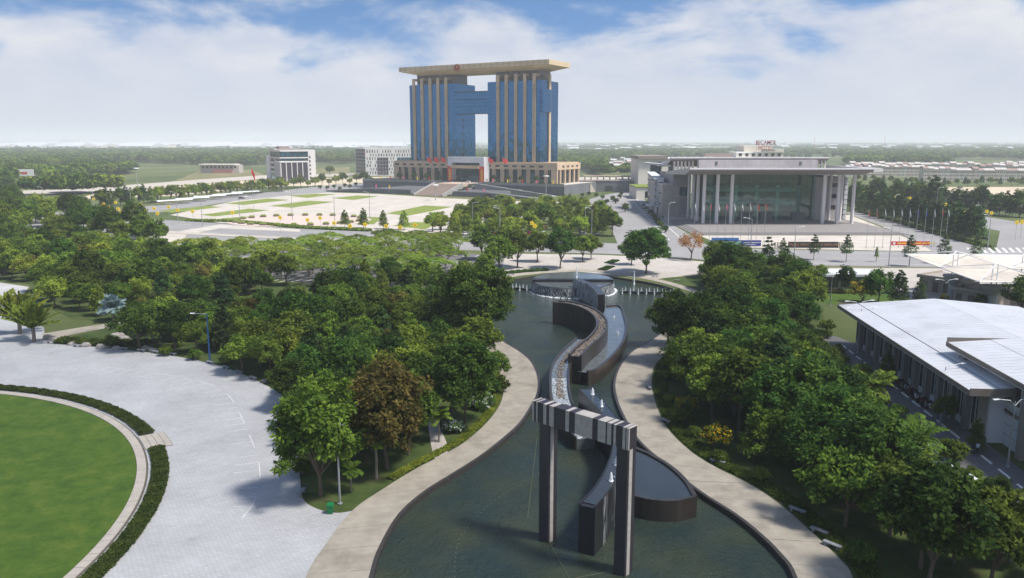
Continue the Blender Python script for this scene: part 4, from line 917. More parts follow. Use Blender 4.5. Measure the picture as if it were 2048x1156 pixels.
# red banners on the portal legs
M_gold = mat('gold_lettering', (0.75, 0.5, 0.05), 0.6, 0.05, 1)
for s, lb in ((82, 'red vertical banner with gold lettering on the left portal leg'), (52, 'red vertical banner with gold lettering on the right portal leg')):
    bo = empty('banner', TF(s, -12.2, 7.75), lb, 'banner', 'portal banners')
    MB(TF).box(s - 2.2, s + 2.2, -12.25, -12.05, 7.9, 20).build('cloth', M_red, bo)
    mb = MB(TF); rg = random.Random(int(s))
    for j in range(7): mb.box(s - rg.uniform(0.8, 1.4), s + rg.uniform(0.8, 1.4), -12.32, -12.24, 9 + j * 1.25, 9.75 + j * 1.25)
    mb.build('lettering', M_gold, bo)
    mb = MB(TF); mb.add([TF(s + 0.8 * r * math.cos(a), -12.3, 18.6 + 0.8 * r * math.sin(a)) for r, a in st5], [tuple(range(10))]); mb.build('star', M_yellow, bo)
# terraces in front: upper wall, lower planters, ramps, stair
ter = empty('terrace', TF(70, -15, 0), 'dark grey stone terrace with retaining walls and ramps before the tower building', 'terrace')
MB(TF).box(-21, 170, -14.5, 70, 0.0, 7.7).build('upper_terrace', M_greyst, ter)
MB(TF).box(-20.4, 169.4, -13.9, 69.4, 7.705, 7.74).build('terrace_paving', M_square, ter)
for a, b_ in ((50, -21), (85, 170)): MB(TF).box(min(a, b_), max(a, b_), -15.1, -14.5, 6.4, 8.1).build('coping', M_greyl, ter)
MB(TF).hexa([(85, -60, 0), (122, -60, 0), (122, -14.5, 0), (85, -14.5, 0)], [(85, -60, 3.6), (122, -60, 3.6), (122, -14.5, 3.6), (85, -14.5, 3.6)]).build('lower_terrace', M_greyst, ter)
MB(TF).hexa([(122.0, -59.5, 0), (164, -66, 0), (164, -52, 0), (122.0, -40, 0)], [(122.0, -59.5, 3.55), (164, -66, 0.5), (164, -52, 0.5), (122.0, -40, 3.55)]).build('ramp', M_greyst, ter)
MB(TF).hexa([(14, -60, 0), (47, -60, 0), (47, -14.5, 0), (14, -14.5, 0)], [(14, -60, 3.6), (47, -60, 3.6), (47, -14.5, 3.6), (14, -14.5, 3.6)]).build('lower_terrace', M_greyst, ter)
MB(TF).hexa([(-18, -60, 0), (20, -60, 0), (20, -50, 0), (-18, -50, 0)], [(-18, -60, 0.6), (20, -60, 3.5), (20, -50, 3.5), (-18, -50, 0.6)]).build('ramp', M_greyst, ter)
MB(TF).hexa([(-20, -32, 0), (46, -32, 0), (46, -25, 0), (-20, -25, 0)], [(-20, -32, 0.6), (46, -32, 7.6), (46, -25, 7.6), (-20, -25, 0.6)]).build('ramp', M_greyl, ter)
for (p, q, z0, z1) in (((-20, -32.2), (46, -32.2), 0.6, 7.6), ((-18, -60.2), (20, -60.2), 0.6, 3.5), ((122, -60), (164, -66.3), 3.6, 0.5)):
    MB(TF).hexa([(p[0], p[1] - .3, z0 - .2), (q[0], q[1] - .3, z1 - .2), (q[0], q[1] + .3, z1 - .2), (p[0], p[1] + .3, z0 - .2)], [(p[0], p[1] - .3, z0 + .7), (q[0], q[1] - .3, z1 + .7), (q[0], q[1] + .3, z1 + .7), (p[0], p[1] + .3, z0 + .7)]).build('parapet', M_greyl, ter)
MB(TF).hexa([(-21.6, 30, 0), (-21.05, 30, 0), (-21.05, 40, 0), (-21.6, 40, 0)], [(-21.6, 30, 7), (-21.05, 30, 7), (-21.05, 31, 7), (-21.6, 31, 7)]).build('side_stair', M_kerb, ter)
stair = empty('grand_stair', TF(73, -64, 0), 'broad flight of pinkish stone steps leading up to the tower entrance', 'stairs')
for k in range(24):
    MB(TF).box(54, 78, -64 + k * 1.08, -14.55, k * 0.32, (k + 1) * 0.32 - 0.002 * 0).build('step', M_steps, stair)
for s in (52.6, 78.1): MB(TF).hexa([(s, -65, 0), (s + 1.3, -65, 0), (s + 1.3, -36, 0), (s, -36, 0)], [(s, -65, 1.2), (s + 1.3, -65, 1.2), (s + 1.3, -38, 8.6), (s, -38, 8.6)]).build('balustrade', M_greyl, stair)
for side, s in (('left', 80.4), ('right', 47.6)):
    for k in range(5):
        a, b_ = (s, s + 3.6)
        leafy('hedge', [TT((a + b_) / 2, -61 + k * 7), TT((a + b_) / 2, -55.5 + k * 7)], 3.8, 1.1, 60, LEAF['hedge'], '%s clipped hedge step on the %s of the grand stair' % (['lowest', 'second lowest', 'middle', 'second highest', 'highest'][k], side), seed=60 + k, size=0.35, z=k * 1.6)
        MB(TF).box(a - 0.2, b_ + 0.2, -61.4 + k * 7, -54.7 + k * 7, 0.0, k * 1.6 + 0.3).build('planter', M_greyst, ter)
for a, b_, lb in ((100, 168, 'trimmed hedge line on top of the left terrace wall'), (-20, 50, 'trimmed hedge line on top of the right terrace wall')):
    leafy('hedge', [TT(a, -13.2), TT((a + b_) / 2, -13.2), TT(b_, -13.2)], 1.6, 0.9, 40, LEAF['hedge'], lb, seed=int(a) + 90, size=0.35, z=7.7)
for i, s in enumerate((6, 19, 31, 44, 52, 96, 108, 121, 136)):
    p = TT(s, -8); plant('broad_dark' if i not in (4, 5) else 'street', *p, 'dark small tree against the podium front of the tower building', 'trees against the podium', 0.5 if i not in (4, 5) else 0.8, z=7.75)
for i, s in enumerate((-12, 2, 14, 27, 40, 100, 112, 126, 140, 150, 20, 34, 105, 118)):
    p = TF(s, -15.8 if i < 10 else -60.8, 0); z = 8.1 if i < 10 else 3.6; o = empty('pennant', (p[0], p[1], z - 1.5), ['yellow', 'pink', 'red'][i % 3] + ' pennant on a short pole along the terrace walls', 'pennant', 'pennants along the terrace')
    MB().tube([(p[0], p[1], z - 1.5), (p[0], p[1], z + 3)], 0.06, n=5).build('pole', M_metal, o)
    MB().box(p[0] + 0.06, p[0] + 0.9, p[1] - 0.03, p[1] + 0.03, z + 0.4, z + 3).build('cloth', [M_yellow, M_pink, M_red][i % 3], o)
def flag(px, py_base, z_top, label, m, z0=0.0, w=2.6, h=1.7, group=None, stripes=None, pos=None, droop=0.5):
    x, y = pos or G(px, py_base, z0); o = empty('flagpole', (x, y, z0), label, 'flagpole', group)
    MB().lathe(x, y, [(0.22, z0), (0.22, z0 + 0.3), (0.09, z0 + 0.35), (0.05, z_top), (0.1, z_top + 0.05), (0.02, z_top + 0.25)], 8).build('pole', M_metal, o)
    mb = MB(); nx = 8; vs = []; fs = []
    for i in range(nx + 1):
        f = i / nx; xx = x + 0.08 + w * f * (1 - 0.45 * droop); yy = y + 0.22 * math.sin(f * 7 + px) * f; dz = -h * droop * f
        vs += [(xx, yy, z_top - h + dz), (xx, yy, z_top + dz)]
    fs = [(2 * i, 2 * i + 2, 2 * i + 3, 2 * i + 1) for i in range(nx)]
    c = mb.add(vs, fs).build('flag', m, o)
    return o, c, (x, y)
flag(508, 432, 26, 'tall flagpole with a large red flag on the main square', M_red, w=3.6, h=3.4, droop=1.2)
for i, (s, k) in enumerate(((50, 0), (37, 1), (102, 2), (95, 3), (109, 4))):
    p = TT(s, -5.5); flag(900 + s, 0, 27, 'red flag on a pole along the %s podium front' % ('right' if s < 60 else 'left'), M_red, z0=7.75, w=5, h=3.4, group='podium flags', pos=p, droop=0.55)

# ------------------------------------------------------------------ conference hall
M_stone = grid_mat('hall_stone', (0.46, 0.41, 0.37), (0.33, 0.3, 0.27), 1.8, 0.9, mortar=0.03, var=0.05, vert=True)
M_colm = mat('hall_column', (0.68, 0.64, 0.61), 0.7, 0.1, 0.5, streak=True)
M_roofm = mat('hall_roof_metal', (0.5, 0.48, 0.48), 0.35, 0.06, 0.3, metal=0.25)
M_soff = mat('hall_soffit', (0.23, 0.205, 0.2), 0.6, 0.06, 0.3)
M_lav = grid_mat('lavender_panels', (0.42, 0.39, 0.39), (0.3, 0.27, 0.27), 2.4, 3.4, mortar=0.05, var=0.04, vert=True, offset=0)
M_green = clear_glass('green_hall_glass', (0.3, 0.58, 0.54), 0.12)
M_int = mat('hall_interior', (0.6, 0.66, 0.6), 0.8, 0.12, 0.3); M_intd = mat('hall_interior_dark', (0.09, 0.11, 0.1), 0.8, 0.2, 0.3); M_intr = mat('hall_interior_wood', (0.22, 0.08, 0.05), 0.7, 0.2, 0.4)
M_dark = mat('dark_glass', (0.02, 0.025, 0.03), 0.12, 0.1, 1, spec=0.8)
hall = empty('conference_hall', (124, 400, 0), 'glass fronted conference hall with sweeping grey roofs and tall columns', 'building')
def wing_roof(name, x0, x1, yf, zf, yb, zb, th, inset):
    rm = MB(); n = 14
    prof = [(yf, zf - 0.1), (yf - 0.35, zf + 0.35), (yf - 0.3, zf + 0.85), (yf + 0.3, zf + 1.1), (yb, zb + th), (yb, zb), (yf + 9, zf - 1.9 - (zf - zb) * 9 / (yb - yf) * 0.6)]
    k = len(prof); vs = [(x0, y, z) for y, z in prof] + [(x1, y, z) for y, z in prof]
    rm.add(vs, [tuple(range(k)), tuple(range(2 * k - 1, k - 1, -1))] + [(i, k + i, k + (i + 1) % k, (i + 1) % k) for i in range(k)])
    r = rm.build(name, M_roofm, hall)
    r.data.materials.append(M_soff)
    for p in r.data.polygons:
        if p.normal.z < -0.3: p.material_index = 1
    return r
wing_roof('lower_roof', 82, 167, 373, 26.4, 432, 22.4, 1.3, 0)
MB().prism([(167, 373.2), (173.5, 378), (173.5, 388), (167, 430)], 25.6, 27.2).build('roof_tip', M_roofm, hall)
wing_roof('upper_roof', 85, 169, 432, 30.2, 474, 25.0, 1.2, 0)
MB().prism([(78, 480), (85, 432.5), (85, 474), (82, 492)], 26.2, 27.2).build('roof_wing', M_roofm, hall)
MB().box(98, 160, 424, 428, 25.0, 30.0).build('attic_wall', M_lav, hall)
for k in range(2): MB().box(106.5 + k * 44, 107.7 + k * 44, 423.85, 424.0, 27.2, 29.2).build('attic_door', M_intd, hall)
for k in range(6): MB().box(87 + k * 2.0, 88 + k * 2.0, 436, 437, 24.5, 30.2).build('attic_post', M_colm, hall)
for k in range(5): MB().box(160 + k * 1.9, 160.7 + k * 1.9, 434, 435, 24.5, 30.2).build('attic_post', M_colm, hall)
for x, y in ((92, 385), (98.2, 384.3), (105, 384), (149, 384), (156, 384), (163.2, 384), (92, 398), (92, 408), (92, 418), (154, 396), (159, 402), (163, 398)):
    MB().lathe(x, y, [(0.95, 0.6), (0.95, 1.0), (0.82, 1.0), (0.82, 25.0)], 16).build('column', M_colm, hall, smooth=False)
pl = MB()
for k in range(4): pl.box(82 - k * 1.2, 168 + k * 1.2, 345 - k * 1.4, 405, 0.02, 0.8 - k * 0.2)
pl.build('plinth', mat('plinth_stone', (0.2, 0.185, 0.18), 0.75, 0.12, 0.4), hall)
# glass front, interior floors behind it
GY = 401.0; gx0, gx1 = 95.0, 151.0; nx = 14; nz = 6
for i in range(nx):
    for j in range(nz):
        a = gx0 + (gx1 - gx0) * i / nx; b_ = gx0 + (gx1 - gx0) * (i + 1) / nx; z0 = 0.85 + 23.0 * j / nz; z1 = 0.85 + 23.0 * (j + 1) / nz
        MB().add([(a + .06, GY + random.uniform(-.012, .012), z0 + .06), (b_ - .06, GY + random.uniform(-.012, .012), z0 + .06), (b_ - .06, GY, z1 - .06), (a + .06, GY, z1 - .06)], [(0, 1, 2, 3)]).build('pane', M_green, hall)
mu = MB()
for i in range(nx + 1): mu.box(gx0 + (gx1 - gx0) * i / nx - .06, gx0 + (gx1 - gx0) * i / nx + .06, GY + .03, GY + .25, 0.8, 23.9)
for j in range(nz + 1): mu.box(gx0, gx1, GY + .05, GY + .2, 0.85 + 23 * j / nz - .06, 0.85 + 23 * j / nz + .06)
mu.build('mullions', mat('green_mullion', (0.1, 0.16, 0.145), 0.5, 0.1, 1), hall)
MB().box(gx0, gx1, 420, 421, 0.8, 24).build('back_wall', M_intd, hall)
MB().box(gx0 + 14, gx1 - 16, 417, 419.9, 0.8, 9).build('wood_wall', M_intr, hall)
for z in (8.2, 14.8): MB().box(gx0 + 6, gx1 - 8, 404, 419.9, z, z + 1.7).build('gallery', M_int, hall)
for i in range(5): MB().box(gx0 + 6 + i * 10.4, gx0 + 7.4 + i * 10.4, 402.2, 403.6, 0.8, 18).build('inner_column', M_int, hall)
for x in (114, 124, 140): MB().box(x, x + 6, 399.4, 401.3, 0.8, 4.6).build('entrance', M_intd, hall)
# stone flanks
MB().box(80.5, 94.9, 430, 470, 0.03, 16.5).build('left_block', M_stone, hall)
MB().box(86, 94.8, 429.9, 470, 16.5, 22.3).build('left_upper_wall', M_lav, hall)
MB().box(80.4, 85.9, 429.6, 470.1, 16.5, 17.2).build('left_cornice', M_roofm, hall)
MB().box(89.5, 94.6, 429.7, 430.2, 11, 15.6).build('window', M_blue2, hall)
MB().box(89.6, 93.8, 429.75, 430.2, 0.9, 10.2).build('panel_door', mat('grey_shutter', (0.3, 0.3, 0.31), 0.5, 0.05, 1), hall)
for zz in (6.2, 11.8): MB().box(80.3, 80.52, 434, 440, zz, zz + 0.5).build('slot', M_intd, hall)
MB().box(151.1, 168, 404, 474, 0.03, 22.0).build('right_block', M_lav, hall)
for z in (5.2, 11.4, 17.2): MB().box(168.0, 168.15, 410, 430, z, z + 2.4).build('window', M_dark, hall)
for z in (6.0, 11.5, 17): MB().box(160, 163, 403.85, 404.0, z, z + 2).build('window', M_dark, hall)
for j in range(8): MB().box(166.6, 168.2, 402.9, 403.95, 1.0 + j * 2.5, 3.0 + j * 2.5).build('louvre', M_wpanel, hall)
# left annex with white louvres
AXF = Frame((79.0 - 74.9 * 0.9925 - 441.9 * 0.122, 441.0 + 74.9 * 0.122 - 441.9 * 0.9925, 0), e1=(0.9925, -0.122), e2=(0.122, 0.9925))
ax = empty('annex', (79, 441, 0), 'white louvred office wing along the driveway on the left of the conference hall', 'building')
MB(AXF).box(75, 79.0, 442, 540, 4.0, 19.0).build('body', M_greyl, ax)
MB(AXF).box(75.6, 78.9, 443, 539, 0.03, 4.0).build('ground_floor', M_slit, ax)
for k in range(12): MB(AXF).box(74.9, 75.7, 443 + k * 8.6, 444 + k * 8.6, 0.03, 4.0).build('column', M_colm, ax)
for j in range(4):
    for k in range(12):
        MB(AXF).box(74.75, 74.98, 443.5 + k * 8.1, 450 + k * 8.1, 5.0 + j * 3.6, 6.6 + j * 3.6).build('window', M_dark, ax)
        for q in range(2): MB(AXF).box(74.3, 74.95, 443 + k * 8.1, 450.6 + k * 8.1, 7.0 + j * 3.6 + q * 0.7, 7.25 + j * 3.6 + q * 0.7).build('louvre', M_wpanel, ax)
for j in range(10): MB(AXF).box(75.2, 78.8, 441.4, 441.95, 4.2 + j * 1.5, 5.2 + j * 1.5).build('end_louvre', M_wpanel, ax)
MB(AXF).box(73.8, 79.1, 441.9, 540.5, 19.0, 19.6).build('roof', M_wpanel, ax)
MB(AXF).box(70.5, 75, 452, 464, 3.6, 4.1).build('porch_roof', M_wpanel, ax)
# ------------------------------------------------------------------ hotel and beige block behind
M_cream = mat('cream_wall', (0.66, 0.61, 0.53), 0.8, 0.06, 0.3); M_redsign = mat('dark_red_sign', (0.25, 0.012, 0.03), 0.5, 0.05, 1)
def text_mesh(txt, size, m, extrude=0.12):
    cu = bpy.data.curves.new('txt', 'FONT'); cu.body = txt; cu.size = size; cu.extrude = extrude; cu.align_x = 'CENTER'; cu.offset = 0.012 * size
    ob = bpy.data.objects.new('txt', cu); col.objects.link(ob); dg = bpy.context.evaluated_depsgraph_get(); me = bpy.data.meshes.new_from_object(ob.evaluated_get(dg))
    bpy.data.objects.remove(ob); bpy.data.curves.remove(cu); me.materials.clear(); me.materials.append(m); return me
def sign_text(txt, size, m, parent, off, rz=0.0, name='lettering', extrude=0.12):
    me = text_mesh(txt, size, m, extrude); o = bpy.data.objects.new(name, me); col.objects.link(o); o.parent = parent; o.location = off; o.rotation_euler = (math.pi / 2, 0, rz); return o
hx = 1510; hy = 640.0
hot = empty('hotel', (200, hy, 0), 'cream hotel block with red rooftop letters behind the conference hall', 'building')
MB().box(177, 214, hy, hy + 30, 0, 31).build('wall', M_cream, hot); MB().box(184, 206, hy + 4, hy + 26, 31, 36).build('penthouse', M_cream, hot)
MB().box(199, 214, hy - 1, hy + 10, 31, 33.4).build('stair_house', M_cream, hot); MB().box(176.5, 214.5, hy - 0.4, hy + 0.4, 30.4, 31.4).build('parapet', M_white, hot)
for k in range(7):
    for j in range(3): MB().box(179 + k * 5.1, 181.4 + k * 5.1, hy - 0.15, hy - 0.02, 21 + j * 3.4, 23.2 + j * 3.4).build('window', M_dark, hot)
for tx_, zz_ in (('BECAMEX', 36.9), ('HOTEL', 32.9)):
    so_ = sign_text(tx_, 4.6, M_redsign, hot, (-0.8, -1.6, zz_), name='sign_letters'); so_.scale = (0.78, 1, 1); so_.data.name = 'sign_letters'
MB().box(191, 208, hy - 1.2, hy - 1.0, 32.6, 32.75).box(191, 208, hy - 1.2, hy - 1.0, 36.6, 36.75).box(192, 192.2, hy - 1.2, hy - 1, 31, 40).box(206, 206.2, hy - 1.2, hy - 1, 31, 40).build('sign_frame', M_metal, hot)
bb = empty('theatre_block', (112, 620, 0), 'beige flat roofed block with a tall window left behind the conference hall', 'building')
MB().box(97, 190, 620, 660, 0, 26).build('wall', M_cream, bb); MB().box(96.5, 119, 618, 662, 26, 28.4).build('roof_slab', mat('brown_roof', (0.25, 0.2, 0.18), 0.7, 0.1, 0.5), bb)
MB().box(106, 114.5, 619.8, 620, 11, 24).build('window', M_blue2, bb); MB().box(120, 124, 619.8, 620, 16, 24).build('window', M_dark, bb); MB().box(119, 190, 620.5, 659, 26, 26.6).build('roof', M_white, bb)
for k in range(7): MB().box(122 + k * 5, 124 + k * 5, 622, 625, 26.6, 27.6).build('roof_vent', M_white, bb)
MB().box(150, 172, 630, 640, 26.6, 30).build('plant_room', mat('brown_roof', (0.25, 0.2, 0.18)), bb)
gs = empty('low_block', (96, 560, 0), 'low beige service building with a planted roof beside the driveway', 'building')
MB().box(86, 112, 556, 590, 0.05, 8).build('wall', M_cream, gs); MB().box(92, 96, 555.9, 556, 1, 5.5).build('door', M_dark, gs); MB().box(98, 100, 555.9, 556, 1.5, 4.5).build('window', M_dark, gs); MB().box(85.5, 112.5, 555.5, 590.5, 8, 8.6).build('roof', M_lawn2, gs)
gw = empty('service_block', (72, 610, 0), 'dark grey stone service block with roof garden right of the terrace', 'building')
MB().box(52, 100, 640, 690, 0.05, 8.5).build('wall', M_greyst, gw); MB().box(51.6, 100.4, 639.6, 690.4, 8.5, 9.1).build('roof', M_square, gw); MB().box(74, 80, 639.85, 640, 0.3, 4.5).build('door', M_dark, gw)
for k in range(8): MB().box(58 + k * 5, 58.6 + k * 5, 642, 648, 9.1, 12).build('pergola_post', M_steps, gw)
MB().box(57, 95, 642, 648, 12, 12.4).build('pergola_top', M_steps, gw)

# ------------------------------------------------------------------ office blocks left of the tower
M_offw = mat('office_white', (0.55, 0.54, 0.54), 0.6, 0.05, 0.4); M_offg = mat('office_beige', (0.4, 0.36, 0.33), 0.7, 0.06, 0.4); M_purp = mirror_glass('purple_glass', (0.1, 0.085, 0.12), 0.1, 0.6); M_tealg = mirror_glass('teal_glass', (0.05, 0.2, 0.26), 0.06, 0.8)
o0 = G(563, 365); OF = Frame((o0[0], o0[1], 0), a=0.0, e1=(0.84, 0.54), e2=(-0.5, 0.866))
of = empty('office_block', (o0[0], o0[1], 0), 'white framed office block with purple glass left of the tower', 'building')
oh = 31.0
MB(OF).box(0.3, 34, 0.3, 38, 0, oh - 1).build('core', M_purp, of)
def win(fr, parent, ax_, c, a0, a1, z0, z1, m, name='window'):
    mb = MB(fr); (mb.box(a0, a1, c - 0.12, c + 0.12, z0, z1) if ax_ == 's' else mb.box(c - 0.12, c + 0.12, a0, a1, z0, z1)); return mb.build(name, m, parent)
fm = MB(OF)
for k in range(6): fm.box(k * 5.4 - 0.35, k * 5.4 + 0.35, -0.6, 0.3, 0, 19)
fm.box(-0.8, 28, -0.8, 0.3, 19, 20.4).box(-0.8, 28, -0.8, 0.3, 23.0, 24).box(-0.8, 34, -0.8, 0.3, oh - 1.5, oh).box(27.4, 34.6, -0.9, 38, 0, oh).box(-0.9, 0.3, -0.8, 38, oh - 1.5, oh).box(-0.9, 0.3, 0, 38, 23, 24).box(-0.9, 0.3, 0, 18, 19, 20.4)
for k in range(5): fm.box(-0.6, 0.3, 1.5 + k * 3.8, 2.0 + k * 3.8, 0, 19)
fm.box(-1.0, 0.2, 20, 38.5, 8.5, 10.2).box(-1.0, 0.2, 20, 38.5, 13, 14.6).box(-1.0, 0.2, 20, 38.5, 17.8, 19.4).box(-1.0, 0.2, 19.6, 20.2, 0, 24).box(-1.0, 0.2, 37.8, 38.6, 0, oh).box(-0.9, 34.6, 37.5, 38.6, 0, oh).box(-0.7, 0.4, 20.5, 37, 30.2, oh + 0.4)
fm.build('frame', M_offw, of)
for k in range(5): win(OF, of, 's', -0.1, 0.6 + k * 5.4, 5.0 + k * 5.4, 24.2, 29.3, M_tealg); win(OF, of, 's', -0.1, 0.6 + k * 5.4, 5.0 + k * 5.4, 20.6, 22.8, M_tealg)
for k in range(5): win(OF, of, 's', -0.1, 0.5 + k * 5.4, 4.9 + k * 5.4, 0.4, 18.8, M_purp)
for k in range(10): win(OF, of, 't', -0.1, 0.8 + k * 3.7, 3.9 + k * 3.7, 24.2, 29.3, M_purp)
for k in range(7):
    for j in range(3): win(OF, of, 't', -0.4, 20.6 + k * 2.4, 22.3 + k * 2.4, 10.6 + j * 4.4, 12.8 + j * 4.4, M_dark)
for j in range(6): win(OF, of, 's', -0.95, 28.2, 29.6, 3 + j * 4, 5 + j * 4, M_dark)
win(OF, of, 't', -0.5, 21, 37, 0.5, 8, M_tealg)
MB(OF).box(-2, 26, 14, 38.8, oh, oh + 1.0).build('roof_terrace', M_offg, of); MB(OF).box(4, 14, 18, 30, oh + 1, oh + 3.4).build('plant_room', mat('brown_roof', (0.25, 0.2, 0.18)), of)
MB(OF).box(-1.4, 6, 38.7, 52, 0, 25).build('stair_wing', M_offw, of)
o1 = G(732, 352); OG = Frame((o1[0], o1[1], 0), a=0.0, e1=(0.965, 0.26), e2=(-0.5, 0.866))
ob = empty('office_block', (o1[0], o1[1], 0), 'white office block with scattered slit windows beside the tower podium', 'building')
MB(OG).box(0, 58, 0, 34, 0, 31).build('wall', M_offw, ob); MB(OG).box(-0.2, 58.4, -0.3, 34, 31, 31.4).build('roof_edge', M_white, ob)
pg = MB(OG)
for k in range(16): pg.box(k * 3.8, k * 3.8 + 0.3, -0.2, 30, 33.4, 33.9)
for k in range(9): pg.box(k * 7, k * 7 + 0.4, 0, 0.4, 31.4, 33.4)
pg.build('pergola', M_white, ob)
rg = random.Random(9)
for j in range(7):
    for k in range(19):
        x = 1.4 + k * 3.0 + (j % 2) * 1.2; z = 2.2 + j * 4.0
        if x > 56: continue
        if (13 < x < 26 and z < 20) or (33 < x < 52 and z < 20): continue
        if rg.random() < 0.9: win(OG, ob, 's', -0.02, x, x + rg.choice((0.9, 1.3)), z, z + 3.0, M_dark)
for (a, b_, z0, z1) in ((13, 26, 1, 21), (36, 53, 1, 21)):
    for i in range(4):
        for j in range(5): win(OG, ob, 's', -0.05, a + (b_ - a) * i / 4 + .15, a + (b_ - a) * (i + 1) / 4 - .15, z0 + (z1 - z0) * j / 5 + .15, z0 + (z1 - z0) * (j + 1) / 5 - .15, M_purp if a < 20 else M_tealg)
for i in range(5):
    for j in range(7): win(OG, ob, 't', -0.03, 1 + i * 6.4, 7 + i * 6.4, 3 + j * 4, 6.6 + j * 4, M_purp)
MB(OG).box(-0.4, -0.16, 3, 4.2, 24, 29).build('red_sign', M_red, ob)
lo = G(440, 346); lb = empty('low_house', (lo[0], lo[1], 0), 'long low pinkish building with flat roof beyond the left avenue', 'building')
MB().box(lo[0] - 24, lo[0] + 24, lo[1], lo[1] + 16, 0, 10).build('wall', M_offg, lb); MB().box(lo[0] - 25, lo[0] + 20, lo[1] - 3, lo[1] + 16, 10, 11).build('roof', M_cream, lb)
MB().box(lo[0] - 8, lo[0] + 16, lo[1] - 4, lo[1] - 0.1, 0, 4.6).build('porch', mat('brick_red', (0.3, 0.12, 0.09), 0.8, 0.1, 0.4), lb)
for k in range(9): MB().box(lo[0] - 22 + k * 5, lo[0] - 19 + k * 5, lo[1] - 0.1, lo[1] - 0.02, 6, 8.4).build('window', M_dark, lb)

# ------------------------------------------------------------------ white roofed hall in the right foreground
M_wroof = mat('white_metal_roof', (0.58, 0.59, 0.61), 0.5, 0.08, 0.25, stain=0.25); M_fasc = mat('eave_fascia', (0.2, 0.17, 0.14), 0.7, 0.1, 1); M_wwall = mat('white_cladding', (0.72, 0.72, 0.73), 0.6, 0.05, 0.4, streak=True); M_pillar = mat('taupe_pillar', (0.3, 0.26, 0.23), 0.7, 0.08, 1)
WA = math.atan2(-5.1, 54.9) ; WF = Frame((59.6, 100.0, 0), e1=(0.996, -0.09), e2=(0.09, 0.996))
def roof_panels(root, x0, x1, y0, y1, z0, z1, n, w_gap=0.06, th=0.12):
    """standing seam strips running from eave to ridge, each its own piece"""
    W_ = (y1 - y0) / n
    for i in range(n):
        a = y0 + i * W_; b_ = a + W_ - w_gap
        MB(WF).hexa([(x0, a, z0 - th), (x1, a, z1 - th), (x1, b_, z1 - th), (x0, b_, z0 - th)], [(x0, a, z0), (x1, a, z1), (x1, b_, z1), (x0, b_, z0)]).build('roof_panel', M_wroof, root)
hw = empty('white_roofed_hall', WF(15, 28, 0), 'long hall with a shallow white metal roof and pale clad walls', 'building')
MB(WF).box(4.0, 32, 2.5, 53, 0.02, 7.6).build('body', M_wwall, hw)
roof_panels(hw, 0, 3.6, 0, 55.4, 8.0, 8.35, 40); roof_panels(hw, 3.75, 18, 0, 55.4, 8.42, 9.6, 40); roof_panels(hw, 18.05, 34, 0, 55.4, 9.6, 8.3, 40)
MB(WF).box(-0.12, 0.0, -0.1, 55.5, 7.45, 8.06).box(0, 34, 55.4, 55.55, 7.45, 8.4).box(0, 6.5, -0.14, 0, 7.3, 8.3).build('fascia', M_fasc, hw)
MB(WF).box(0, 4.1, 0.02, 55.3, 7.3, 7.5).build('soffit', M_wwall, hw)
for k in range(12): MB(WF).box(3.2, 4.1, 3 + k * 4.4, 4.0 + k * 4.4, 0.02, 7.3).build('pillar', M_pillar, hw)
for k in range(12):
    for q in (0.35, 0.68): MB(WF).box(3.85, 3.99, 4 + k * 4.4 + q * 3.4, 4.55 + k * 4.4 + q * 3.4, 1.2, 6.4).build('window', M_dark, hw)
    for z in (1.9, 3.3, 4.7, 6.1): MB(WF).box(3.93, 3.99, 4.1 + k * 4.4, 7.3 + k * 4.4, z, z + 0.05).build('cladding_joint', M_pillar, hw)
WG = Frame((62.5, 84.0, 0), e1=(0.996, -0.09), e2=(0.09, 0.996)); WF_old = WF; WF = WG
hv = empty('white_roofed_wing', WG(10, 15, 0), 'higher near wing of the white roofed hall at the right frame edge', 'building')
roof_panels(hv, 0, 6.0, 0, 33, 10.2, 10.7, 24); roof_panels(hv, 6.1, 26, 0, 33, 10.72, 12.2, 24)
MB(WG).box(-0.12, 0, -0.1, 33.1, 9.6, 10.26).box(0, 26, 33, 33.14, 9.6, 10.9).build('fascia', M_fasc, hv)
MB(WG).box(0, 1.7, 0.02, 32.9, 9.45, 9.65).build('soffit', M_wwall, hv)
MB(WG).box(1.7, 26, 1, 30, 0.02, 9.5).build('body', M_wwall, hv); MB(WG).box(0.8, 1.9, 29.0, 30.6, 0.02, 9.5).build('pillar', M_pillar, hv); MB(WG).box(0.8, 1.9, 12, 13.2, 0.02, 9.5).build('pillar', M_pillar, hv)
for k in range(3):
    y = 23 - k * 8.5; fw = MB(WG).box(1.52, 1.7, y, y + 5, 6.0, 8.8).build('window', M_white, hv)
    for q in range(3): MB(WG).box(1.45, 1.53, y + 0.15 + q * 1.62, y + 1.5 + q * 1.62, 6.15, 8.65).build('pane', M_dark, fw)
for k in range(4): MB(WG).box(1.52, 1.7, 26.5 - k * 6.5, 27.2 - k * 6.5, 0.8, 3.9).build('window', M_dark, hv)
for z in (1.5, 2.9, 4.3, 5.2, 9.1): MB(WG).box(1.66, 1.695, 1, 29, z, z + 0.05).build('cladding_joint', M_pillar, hv)
MB(WG).box(1.5, 1.7, 1, 29, 4.5, 4.9).build('band', M_fasc, hv)
WF = WF_old
# drive with white edge lines
structure('service_drive', MB(WF).sheet([(-5.5, -60), (3.9, -60), (3.9, 56), (2, 62), (-3.4, 62), (-4.4, 0)], 0.05), M_asph)
dl = MB(WF)
dl.box(-4.3, -4.0, -60, 58, 0.05, 0.22)
for k in range(26): dl.box(0.9, 1.15, -58 + k * 4.4, -55.4 + k * 4.4, 0.05, 0.2)
for k in range(26): dl.box(-6.4, -4.5, -58 + k * 4.4, -57.6 + k * 4.4, 0.02, 0.08)
structure('drive_kerbs', dl, M_white)
